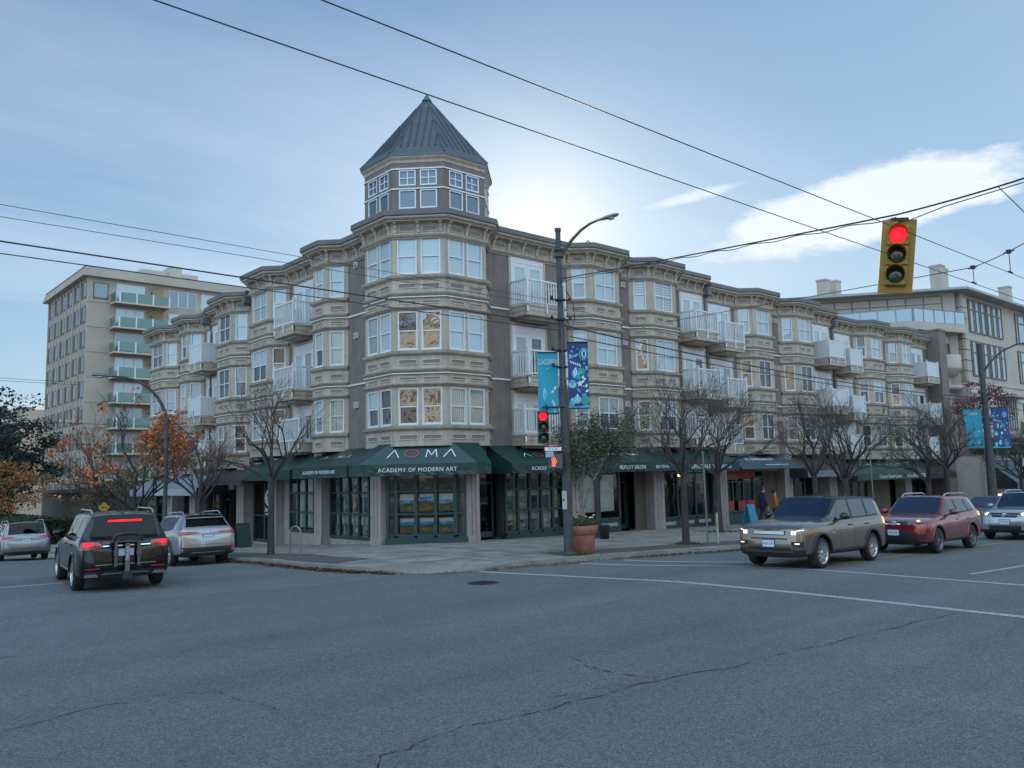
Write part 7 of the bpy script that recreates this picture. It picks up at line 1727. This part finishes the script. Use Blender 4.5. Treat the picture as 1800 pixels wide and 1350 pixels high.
    mb = MB(); mb.box(xc-.42, xc-.02, -w*.78, w*.78, belt-.16, belt-.02); mb.build('dashboard', M_cabin, root, bevel=.03)
    mb = MB(); mb.tube([(xc-.52+.10*cos(a*pi/8)*.5, .38+.18*sin(a*pi/8), belt-.04+.17*cos(a*pi/8)) for a in range(17)], .016, 6, caps=False); mb.build('steering_wheel', M_blk, root, recalc=False)
    mb = MB(); mb.box(xR, xc, -w*.8, w*.8, .45, .60); mb.build('cabin_floor', M_cabin, root)
    def decal(nm, corners, dirv, m, n=8, k=4, off=.008, parent=root, bow=None):
        """wrap a thin patch onto the body: corners in car space, projected along dirv"""
        d = Vector(dirv).normalized(); A, B, C_, D = [Vector(c) for c in corners]; P_ = []; ok = True
        for j in range(k+1):
            for i in range(n+1):
                s_, t_ = i/n, j/k
                p = A.lerp(B, s_).lerp(D.lerp(C_, s_), t_)
                h, no, _, _ = bvh.ray_cast(p-d*2.0, d)
                if h is None: h = p; no = -d
                if no.dot(d) > 0: no = -no
                P_.append((h+no*off, h-no*.01))
        mb = MB(); N_ = n+1
        mb.add([q[0] for q in P_], [(j*N_+i, j*N_+i+1, (j+1)*N_+i+1, (j+1)*N_+i) for j in range(k) for i in range(n)], 0, True)
        rim = [i for i in range(n+1)]+[j*N_+n for j in range(1, k+1)]+[k*N_+i for i in range(n-1, -1, -1)]+[j*N_ for j in range(k-1, 0, -1)]
        V2 = [P_[q][0] for q in rim]+[P_[q][1] for q in rim]; rn = len(rim)
        mb.add(V2, [(i, (i+1) % rn, (i+1) % rn+rn, i+rn) for i in range(rn)], 0)
        return mb.build(nm, m, parent, recalc=False)
    def sx(y, z, d=(-1, 0, 0), x=0):   # nothing fancy: hit point
        h = bvh.ray_cast(Vector((x, y, z))-Vector(d)*4, Vector(d))[0]
        return h
    # wheels
    tb, rmb, hb = wheel_meshes(R, .235, P.get('spokes', 10), None, P.get('twin', False))
    prev = None
    for xa in (xf, xr):
        for sg in (1, -1):
            if prev is None:
                wo = tb.build('wheel', M_tyre, root, recalc=True); ro = rmb.build('rim', P.get('rim', M_alloy), wo, recalc=True); ho = hb.build('brake', M_blk, wo); prev = (wo, ro, ho)
            else:
                wo = prev[0].copy(); COL.objects.link(wo); wo.parent = root
                for q in prev[1:]: c = q.copy(); COL.objects.link(c); c.parent = wo
            wo.location = (xa, sg*(w-.135), R); wo.rotation_euler = (0, random.random(), 0 if sg > 0 else pi)
    # arch lips and sills
    for xa in (xf, xr):
        for sg in (1, -1):
            mb = MB(); pts = []
            for q in range(-6, 187, 8):
                a = radians(q); rr_ = R+.095; x_, z_ = xa+rr_*cos(a), R+rr_*sin(a)
                h = bvh.ray_cast(Vector((x_, sg*3, max(z_, zb+.03))), Vector((0, -sg, 0)))[0]
                yy = abs(h.y) if h is not None else w*.97
                pts.append((x_, sg*(min(yy, w)+.004), z_))
            mb.tube(pts, .034 if P.get('archblack') else .018, 6); mb.build('wheel_arch', M_blk if P.get('archblack') else pm, root, recalc=False)
    # mirrors
    for sg in (1, -1):
        mb = MB(); xm = xc-.38; mb.sphere((xm, sg*(w+.085), belt+.10), .10, .13, .085, 14, 8, 0)
        mb.tube([(xm+.02, sg*(w-.10), belt+.0), (xm, sg*(w+.03), belt+.05)], .03, 6, 0)
        mb.build('wing_mirror', P.get('mirror', pm), root)
    # handles
    for xx in ((xB+.22), (xC+.18)):
        for sg in (1, -1):
            h = bvh.ray_cast(Vector((xx, sg*3, belt-.13)), Vector((0, -sg, 0)))[0]
            if h: mb = MB(); mb.tube([(xx-.09, h.y+sg*.0, belt-.13), (xx-.07, h.y+sg*.03, belt-.13), (xx+.07, h.y+sg*.03, belt-.125), (xx+.09, h.y, belt-.125)], .014, 6); mb.build('door_handle', P.get('handle', pm), root, recalc=False)
    # door seams as thin dark strips
    for xx in (xc-.30, xB+.0, xC-.05+.0):
        for sg in (1, -1):
            decal('door_seam', [(xx-.006, sg*w, zb+.16), (xx+.006, sg*w, zb+.16), (xx+.006, sg*w, belt-.03), (xx-.006, sg*w, belt-.03)], (0, -sg, 0), M_glossblk, 1, 10, .0015)
    if P.get('clad', 1):
        for sg in (1, -1):
            decal('sill_cladding', [(xr+R+.12, sg*w, zb+.02), (xf-R-.12, sg*w, zb+.02), (xf-R-.12, sg*w, zb+.15), (xr+R+.12, sg*w, zb+.15)], (0, -sg, 0), P.get('sillmat', M_blk), 10, 2, .006)
    if P.get('rails'):
        for sg in (1, -1):
            mb = MB(); x0, x1 = xh-.05, xR+.10; n_ = 12; pts = []
            for i in range(n_+1):
                t = i/n_; pts.append((x0+(x1-x0)*t, sg*(yt-.05), H-.05+.10*min(1, sin(pi*t)*3.2)))
            mb.tube(pts, .02, 8); mb.build('roof_rail', P['rails'], root, recalc=False)
    mb = MB(); mb.add([(xR+.30, -.018, H-.01), (xR+.30, .018, H-.01), (xR+.16, .012, H-.01), (xR+.16, -.012, H-.01), (xR+.18, 0, H+.07)], [(0, 1, 4), (1, 2, 4), (2, 3, 4), (3, 0, 4)]); mb.build('roof_antenna', M_blk, root)
    return root, decal, bvh, dict(w=w, F=F, xf=xf, xr=xr, zb=zb, yt=yt)
def plate(root, x, y, z, sgn, txt, tilt=0.):
    """number plate facing +x (sgn 1) or -x (sgn -1)"""
    mb = MB(); mb.box(-.005, .005, -.155, .155, -.078, .078); o = mb.build('number_plate', M_plate, root, bevel=.004); o.location = (x, y, z); o.rotation_euler = (0, tilt, 0)
    M = face_matrix((sgn*.007, 0, 0), (0, sgn, 0), (0, 0, 1))
    text_obj(txt, .085, M, M_plateink, o, 'plate_lettering', .0008, sx=.75)
    mb = MB(); mb.box(-.012, -.006, -.17, .17, -.092, .092) if sgn > 0 else mb.box(.006, .012, -.17, .17, -.092, .092)
    f = mb.build('plate_holder', M_blk, o)
ROADZ = lambda x, y: groad(x, y)
def mirror_pts(pts): return [(x, -y, z) for x, y, z in pts]
def both(decal, nm, pts, dirv, m, n=8, k=4, off=.008):
    r = []
    for sg in (1, -1):
        q = pts if sg > 0 else mirror_pts(pts); d = dirv if sg > 0 else (dirv[0], -dirv[1], dirv[2])
        r.append(decal(nm, q, d, m, n, k, off))
    return r
# --- black SUV with hitch rack
def make_black_suv(loc, rz):
    P = dict(L=4.80, W=1.94, H=1.74, wb=2.91, fo=.86, R=.375, belt=1.14, hood=1.06, rbelt=1.18, cowl=.86, header=.15, bp=-.36, cp=-1.28, dp=-1.92, rr=-2.08, tz=.20, rails=M_alloy, spokes=5, twin=True, tw=.71, sill=.28, sillmat=M_chrome)
    pm = paint('black_paint', (.003, .004, .006), 0, .22, .55)
    pm.node_tree.nodes['Principled BSDF'].inputs['Coat IOR'].default_value = 1.4
    root, decal, bvh, q = car('parked_car', 'glossy black SUV at left with lit brake lights and a hitch rack behind', P, loc, rz, pm)
    root.name = 'suv'
    w, F = q['w'], q['F']
    for nm in ['taillight']:
        both(decal, nm, [(-F, .46, .99), (-F, .97, .93), (-F, .97, 1.10), (-F, .60, 1.10)], (1, -.45, 0), M_red, 10, 4, .012)
        both(decal, 'brake_light', [(-F, .70, 1.035), (-F, .88, 1.02), (-F, .88, 1.09), (-F, .70, 1.09)], (1, -.45, 0), M_redon, 6, 3, .02)
    decal('high_brake_light', [(-F, .36, 1.628), (-F, -.36, 1.628), (-F, -.34, 1.662), (-F, .34, 1.662)], (1, 0, -.35), M_redon, 8, 2, .03)
    decal('chrome_strip', [(-F, .52, 1.0), (-F, -.52, 1.0), (-F, -.52, 1.022), (-F, .52, 1.022)], (1, 0, 0), M_chrome, 10, 1, .012)
    decal('bumper_strip', [(-F, .62, .60), (-F, -.62, .60), (-F, -.62, .612), (-F, .62, .612)], (1, 0, 0), M_chrome, 10, 1, .012)
    both(decal, 'exhaust_tip', [(-F, .56, .355), (-F, .84, .36), (-F, .82, .42), (-F, .60, .42)], (1, -.15, 0), M_chrome, 6, 2, .015)
    both(decal, 'reflector', [(-F, .52, .515), (-F, .82, .51), (-F, .82, .54), (-F, .52, .545)], (1, -.2, 0), M_red, 6, 1, .01)
    decal('diffuser_trim', [(-F, .5, .40), (-F, -.5, .40), (-F, -.42, .425), (-F, .42, .425)], (1, 0, 0), M_chrome, 10, 1, .012)
    decal('bumper_lower', [(-F, .80, .33), (-F, -.80, .33), (-F, -.86, .47), (-F, .86, .47)], (1, 0, 0), M_blk, 12, 3, .006)
    x = bvh.ray_cast(Vector((-5, 0, .85)), Vector((1, 0, 0)))[0].x
    plate(root, x-.012, 0, .86, -1, '', 0)
    xg = bvh.ray_cast(Vector((-5, .5, 1.09)), Vector((1, 0, 0)))[0].x
    text_obj('GLE 350d', .085, face_matrix((xg-.012, .50, 1.085), (0, -1, 0), (0, 0, 1)), M_chrome, root, 'badge', .003)
    text_obj('4MATIC', .06, face_matrix((xg-.002, -.62, 1.085), (0, -1, 0), (0, 0, 1)), M_chrome, root, 'badge', .003)
    mb = MB(); mb.tube([(x+.03, .1, 1.20), (x-.02, -.30, 1.24)], .008, 6); mb.build('rear_wiper', M_blk, root)
    # hitch rack, a thing of its own held by the receiver
    rack = thing('hitch_rack', 'folded upright bike rack with a grey mast on the back of the black SUV', 'bike rack')
    rack.location = Vector(loc); rack.rotation_euler = (0, 0, rz)
    mb = MB(); X = -F-.16
    mb.box(X-.04, X+.04, -.045, .045, .40, 1.06, 0); mb.build('mast', mat('rack_grey', (.14, .15, .16), .5, .4), rack, bevel=.006)
    mb = MB(); mb.box(-F+.02, X, -.035, .035, .36, .43); mb.box(X-.07, X+.05, -.10, .10, .28, .46); mb.build('hitch_arm', M_blk, rack, bevel=.01)
    mb = MB()
    mb.tube([(X, -.30, 1.10), (X-.03, -.26, 1.24), (X-.03, -.1, 1.28), (X-.03, .1, 1.28), (X-.03, .26, 1.24), (X, .30, 1.10)], .035, 8)
    mb.box(X-.05, X+.03, -.25, .25, 1.12, 1.22)
    mb.build('cradle', M_blk, rack)
    for sg in (1, -1):
        mb = MB(); mb.box(X-.03, X+.03, sg*.235-.03, sg*.235+.03, .56, 1.12); mb.box(X-.05, X+.04, sg*.235-.045, sg*.235+.045, .80, .92); mb.build('wheel_tray', mat('tray_grey', (.07, .08, .09), .5), rack, bevel=.005)
    text_obj('THULE', .10, Matrix.Translation((X-.043, 0, .84)) @ face_matrix((0, 0, 0), (0, 0, 1), (0, 1, 0)), M_plate, rack, 'lettering', .001)
    return root
def make_silver_suv(loc, rz):
    P = dict(L=4.64, W=1.85, H=1.63, wb=2.66, fo=.94, R=.36, belt=1.05, hood=.98, rbelt=1.16, cowl=.80, header=.02, bp=-.42, cp=-1.28, dp=-1.60, rr=-1.86, tz=.14, rails=M_alloy, spokes=5, twin=True, tw=.67, sill=.26, archblack=1)
    pm = paint('silver_paint', (.29, .29, .30), .6, .3)
    root, decal, bvh, q = car('suv', 'silver SUV parked at the left kerb, right of the black SUV', P, loc, rz, pm)
    F = q['F']
    both(decal, 'taillight', [(-F, .26, 1.00), (-F, .92, .93), (-F, .92, 1.06), (-F, .42, 1.045)], (1, -.45, 0), M_red, 10, 3, .012)
    decal('bumper_lower', [(-F, .78, .32), (-F, -.78, .32), (-F, -.88, .56), (-F, .88, .56)], (1, 0, 0), M_blk, 12, 3, .008)
    both(decal, 'reflector', [(-F, .55, .55), (-F, .86, .55), (-F, .86, .585), (-F, .55, .575)], (1, -.3, 0), M_red, 6, 1, .012)
    decal('chrome_strip', [(-F, .52, .40), (-F, -.52, .40), (-F, -.52, .42), (-F, .52, .42)], (1, 0, 0), M_chrome, 10, 1, .016)
    decal('tailgate_seam', [(-F, .62, .64), (-F, -.62, .64), (-F, -.62, .65), (-F, .62, .65)], (1, 0, 0), M_blk, 10, 1, .003)
    decal('spoiler', [(-F, .58, 1.53), (-F, -.58, 1.53), (-F, -.56, 1.57), (-F, .56, 1.57)], (1, 0, -.3), pm, 10, 1, .05)
    x = bvh.ray_cast(Vector((-5, 0, .86)), Vector((1, 0, 0)))[0].x
    plate(root, x-.01, 0, .86, -1, 'RK4 17L')
    mb = MB(); k = 0; mb.tube([(x-.0, .05, .99), (x-.02, .0, 1.02), (x-.02, -.04, 1.0), (x-.02, .03, .965), (x-.02, -.05, .965)], .008, 6); mb.build('emblem', M_chrome, root, recalc=False)
    return root
def front(decal, bvh, root, q, P, txt, headmat=M_headon, style='a'):
    pass
def make_brown_suv(loc, rz):
    P = dict(L=4.60, W=1.89, H=1.70, wb=2.74, fo=.88, R=.365, belt=1.11, hood=1.10, rbelt=1.17, cowl=.80, header=.22, bp=-.30, cp=-1.20, dp=-1.86, rr=-2.06, tz=.12, spokes=10, tw=.76, sill=.27, mirror=M_glossblk, sideglass=carglass('side_glass_light', (.30, .33, .35), 2.5, 1.0), archblack=1, handle=M_blk, blacktop=1)
    pm = paint('bronze_paint', (.19, .145, .115), .65, .3)
    root, decal, bvh, q = car('suv', 'bronze brown SUV at the front of the right lane, headlights lit', P, loc, rz, pm)
    F, w = q['F'], q['w']
    decal('roof_panel', [(-1.75, -.60, 2), (.12, -.60, 2), (.12, .60, 2), (-1.75, .60, 2)], (0, 0, -1), M_glossblk, 12, 8, .006)
    decal('grille', [(F, -.42, .80), (F, .42, .80), (F, .44, .90), (F, -.44, .90)], (-1, 0, 0), M_blk, 12, 3, .006)
    for z in (.825, .85, .875): decal('grille_bar', [(F, -.40, z), (F, .40, z), (F, .40, z+.011), (F, -.40, z+.011)], (-1, 0, 0), M_chrome, 12, 1, .014)
    both(decal, 'headlight', [(F, .52, .80), (F, .93, .85), (F, .93, .93), (F, .52, .91)], (-1, -.55, 0), M_lens, 10, 4, .010)
    both(decal, 'headlight_glow', [(F, .60, .815), (F, .72, .82), (F, .72, .90), (F, .60, .90)], (-1, -.45, 0), M_headon, 4, 4, .016)
    both(decal, 'running_light', [(F, .74, .90), (F, .92, .915), (F, .92, .93), (F, .74, .915)], (-1, -.55, 0), M_headon, 4, 1, .017)
    decal('upper_intake', [(F, -.48, .70), (F, .48, .70), (F, .48, .735), (F, -.48, .735)], (-1, 0, 0), M_blk, 12, 1, .006)
    decal('lower_grille', [(F, -.62, .36), (F, .62, .36), (F, .55, .52), (F, -.55, .52)], (-1, 0, 0), M_blk, 12, 3, .006)
    decal('skid_plate', [(F, -.60, .40), (F, .60, .40), (F, .60, .435), (F, -.60, .435)], (-1, 0, 0), M_dkalloy, 12, 1, .02)
    both(decal, 'fog_lamp_housing', [(F, .60, .56), (F, .90, .52), (F, .90, .66), (F, .58, .66)], (-1, -.5, 0), M_blk, 6, 4, .008)
    both(decal, 'fog_lamp', [(F, .68, .60), (F, .80, .60), (F, .80, .625), (F, .68, .625)], (-1, -.5, 0), M_headon, 4, 2, .014)
    both(decal, 'bumper_corner', [(F, .66, .33), (F, .95, .33), (F, .95, .48), (F, .62, .46)], (-1, -.5, 0), M_blk, 6, 3, .006)
    x = bvh.ray_cast(Vector((5, 0, .60)), Vector((-1, 0, 0)))[0].x
    plate(root, x+.014, 0, .60, 1, 'HW0 19P')
    both(decal, 'taillight', [(-F+.0, .93, .95), (-F+.26, .93, .95), (-F+.26, .93, 1.12), (-F+.0, .93, 1.12)], (.5, -1, 0), M_amber, 4, 4, .01)
    return root
def make_red_suv(loc, rz):
    P = dict(L=4.57, W=1.845, H=1.62, wb=2.66, fo=.93, R=.36, belt=1.05, hood=1.0, rbelt=1.16, cowl=.82, header=.10, bp=-.36, cp=-1.22, dp=-1.66, rr=-1.92, tz=.14, rails=M_alloy, spokes=5, twin=True, tw=.71, sill=.26, sideglass=MATS['side_glass_light'], sillmat=M_dkalloy, rim=M_dkalloy)
    pm = paint('red_paint', (.24, .012, .018), .35, .28)
    root, decal, bvh, q = car('suv', 'dark red SUV with silver roof rails waiting second in the right lane', P, loc, rz, pm)
    F, w = q['F'], q['w']
    both(decal, 'headlight', [(F, .40, .83), (F, .92, .90), (F, .92, .98), (F, .42, .89)], (-1, -.6, 0), M_lens, 10, 3, .010)
    both(decal, 'indicator', [(F, .70, .90), (F, .80, .905), (F, .80, .945), (F, .70, .93)], (-1, -.6, 0), M_amber, 4, 2, .016)
    decal('grille', [(F, -.40, .84), (F, .40, .84), (F, .38, .885), (F, -.38, .885)], (-1, 0, 0), M_blk, 12, 2, .008)
    decal('chrome_strip', [(F, -.40, .835), (F, .40, .835), (F, .40, .845), (F, -.40, .845)], (-1, 0, 0), M_chrome, 12, 1, .012)
    decal('lower_grille', [(F, -.70, .32), (F, .70, .32), (F, .50, .66), (F, -.50, .66)], (-1, 0, 0), M_blk, 12, 5, .008)
    both(decal, 'fog_lamp_housing', [(F, .70, .44), (F, .92, .44), (F, .92, .60), (F, .68, .56)], (-1, -.5, 0), M_blk, 5, 3, .008)
    x = bvh.ray_cast(Vector((5, 0, .86)), Vector((-1, 0, 0)))[0].x
    mb = MB(); t = []
    for rx, rz_ in ((.085, .055), (.03, .055), (.05, .02)):
        mb.tube([(x+.03, rx*cos(a*pi/8), .865+rz_*sin(a*pi/8)+(.02 if rz_ < .03 else 0)) for a in range(17)], .008, 5, caps=False)
    mb.build('emblem', M_chrome, root, recalc=False)
    x = bvh.ray_cast(Vector((5, 0, .58)), Vector((-1, 0, 0)))[0].x
    plate(root, x+.016, 0, .60, 1, 'FL8 32C')
    both(decal, 'taillight', [(-F+.0, .93, .98), (-F+.30, .93, .98), (-F+.30, .93, 1.10), (-F+.0, .93, 1.12)], (.5, -1, 0), M_amber, 4, 4, .01)
    return root
def make_silver_right(loc, rz):
    P = dict(L=4.55, W=1.83, H=1.64, wb=2.66, fo=.90, R=.35, belt=1.04, hood=1.02, rbelt=1.08, cowl=.86, header=.16, bp=-.34, cp=-1.2, dp=-1.75, rr=-2.0, tz=.14, rails=M_alloy, spokes=5, tw=.72, sill=.25, sideglass=MATS['side_glass_light'])
    pm = paint('pale_silver_paint', (.33, .36, .41), .6, .3)
    root, decal, bvh, q = car('suv', 'pale silver SUV third in the right lane, cut by the right edge of the view', P, loc, rz, pm)
    F, w = q['F'], q['w']
    both(decal, 'headlight', [(F, .44, .82), (F, .88, .84), (F, .88, .98), (F, .46, .93)], (-1, -.6, 0), M_lens, 10, 3, .010)
    both(decal, 'indicator', [(F, .56, .85), (F, .66, .85), (F, .66, .93), (F, .56, .92)], (-1, -.5, 0), M_headon, 4, 2, .016)
    decal('grille', [(F, -.38, .78), (F, .38, .78), (F, .42, .92), (F, -.42, .92)], (-1, 0, 0), M_blk, 12, 3, .008)
    decal('lower_grille', [(F, -.5, .36), (F, .5, .36), (F, .5, .5), (F, -.5, .5)], (-1, 0, 0), M_blk, 12, 3, .008)
    x = bvh.ray_cast(Vector((5, 0, .86)), Vector((-1, 0, 0)))[0].x
    mb = MB()
    for rx, rz_ in ((.08, .05), (.03, .05), (.05, .02)):
        mb.tube([(x+.03, rx*cos(a*pi/8), .865+rz_*sin(a*pi/8)+(.02 if rz_ < .03 else 0)) for a in range(17)], .008, 5, caps=False)
    mb.build('emblem', M_chrome, root, recalc=False)
    x = bvh.ray_cast(Vector((5, 0, .60)), Vector((-1, 0, 0)))[0].x
    plate(root, x+.014, 0, .62, 1, 'MT7 50E')
    return root
def make_minivan(loc, rz):
    P = dict(L=5.05, W=1.98, H=1.70, wb=3.03, fo=.95, R=.34, belt=1.05, hood=.98, rbelt=1.10, cowl=1.25, header=.35, bp=-.15, cp=-1.25, dp=-2.05, rr=-2.25, tz=.10, rails=M_alloy, spokes=5, tw=.74, sill=.24, clad=0)
    pm = paint('grey_silver_paint', (.17, .17, .185), .6, .3)
    root, decal, bvh, q = car('minivan', 'silver grey minivan driving away at the far left past the hedge', P, loc, rz, pm)
    F = q['F']
    both(decal, 'taillight', [(-F, .40, 1.0), (-F, .97, .92), (-F, .97, 1.06), (-F, .62, 1.06)], (1, -.4, 0), M_red, 8, 3, .012)
    x = bvh.ray_cast(Vector((-5, 0, .84)), Vector((1, 0, 0)))[0].x
    plate(root, x-.01, 0, .84, -1, 'JA2 58N')
    decal('bumper_lower', [(-F, .78, .28), (-F, -.78, .28), (-F, -.88, .40), (-F, .88, .40)], (1, 0, 0), M_blk, 10, 2, .008)
    return root
def make_dark_car(loc, rz):
    P = dict(L=4.6, W=1.80, H=1.48, wb=2.70, fo=.92, R=.32, belt=.94, hood=.90, rbelt=1.0, cowl=.82, header=.02, bp=-.42, cp=-1.25, dp=-1.55, rr=-1.85, tz=.2, spokes=8, tw=.66, sill=.22, clad=0)
    pm = paint('dark_grey_paint', (.03, .035, .04), .4, .3)
    return car('sedan', 'dark grey car parked along the far kerb behind the red and silver SUVs', P, loc, rz, pm)[0]
def put(mk, x, y, rz, zoff=0):
    z = groad(x, y); zf_ = groad(x+cos(rz)*1.4, y+sin(rz)*1.4)
    r = mk((x, y, z+zoff), rz); pitch = atan2(groad(x-cos(rz)*1.4, y-sin(rz)*1.4)-zf_, 2.8); r.rotation_euler = (0, pitch, rz); return r
put(make_brown_suv, 1.6, -14.65, radians(182)); put(make_red_suv, 7.65, -14.9, radians(182)); put(make_silver_right, 15.5, -15.2, radians(181)); put(make_dark_car, 21.5, -11.9, radians(180))
bs = put(make_black_suv, -12.4, -3.65, radians(83))
put(make_silver_suv, -8.28, 2.55, radians(88)); put(make_minivan, -10.1, 18.2, radians(86))
rk = bpy.data.objects['hitch_rack']; rk.rotation_euler = bs.rotation_euler; rk.location = bs.location
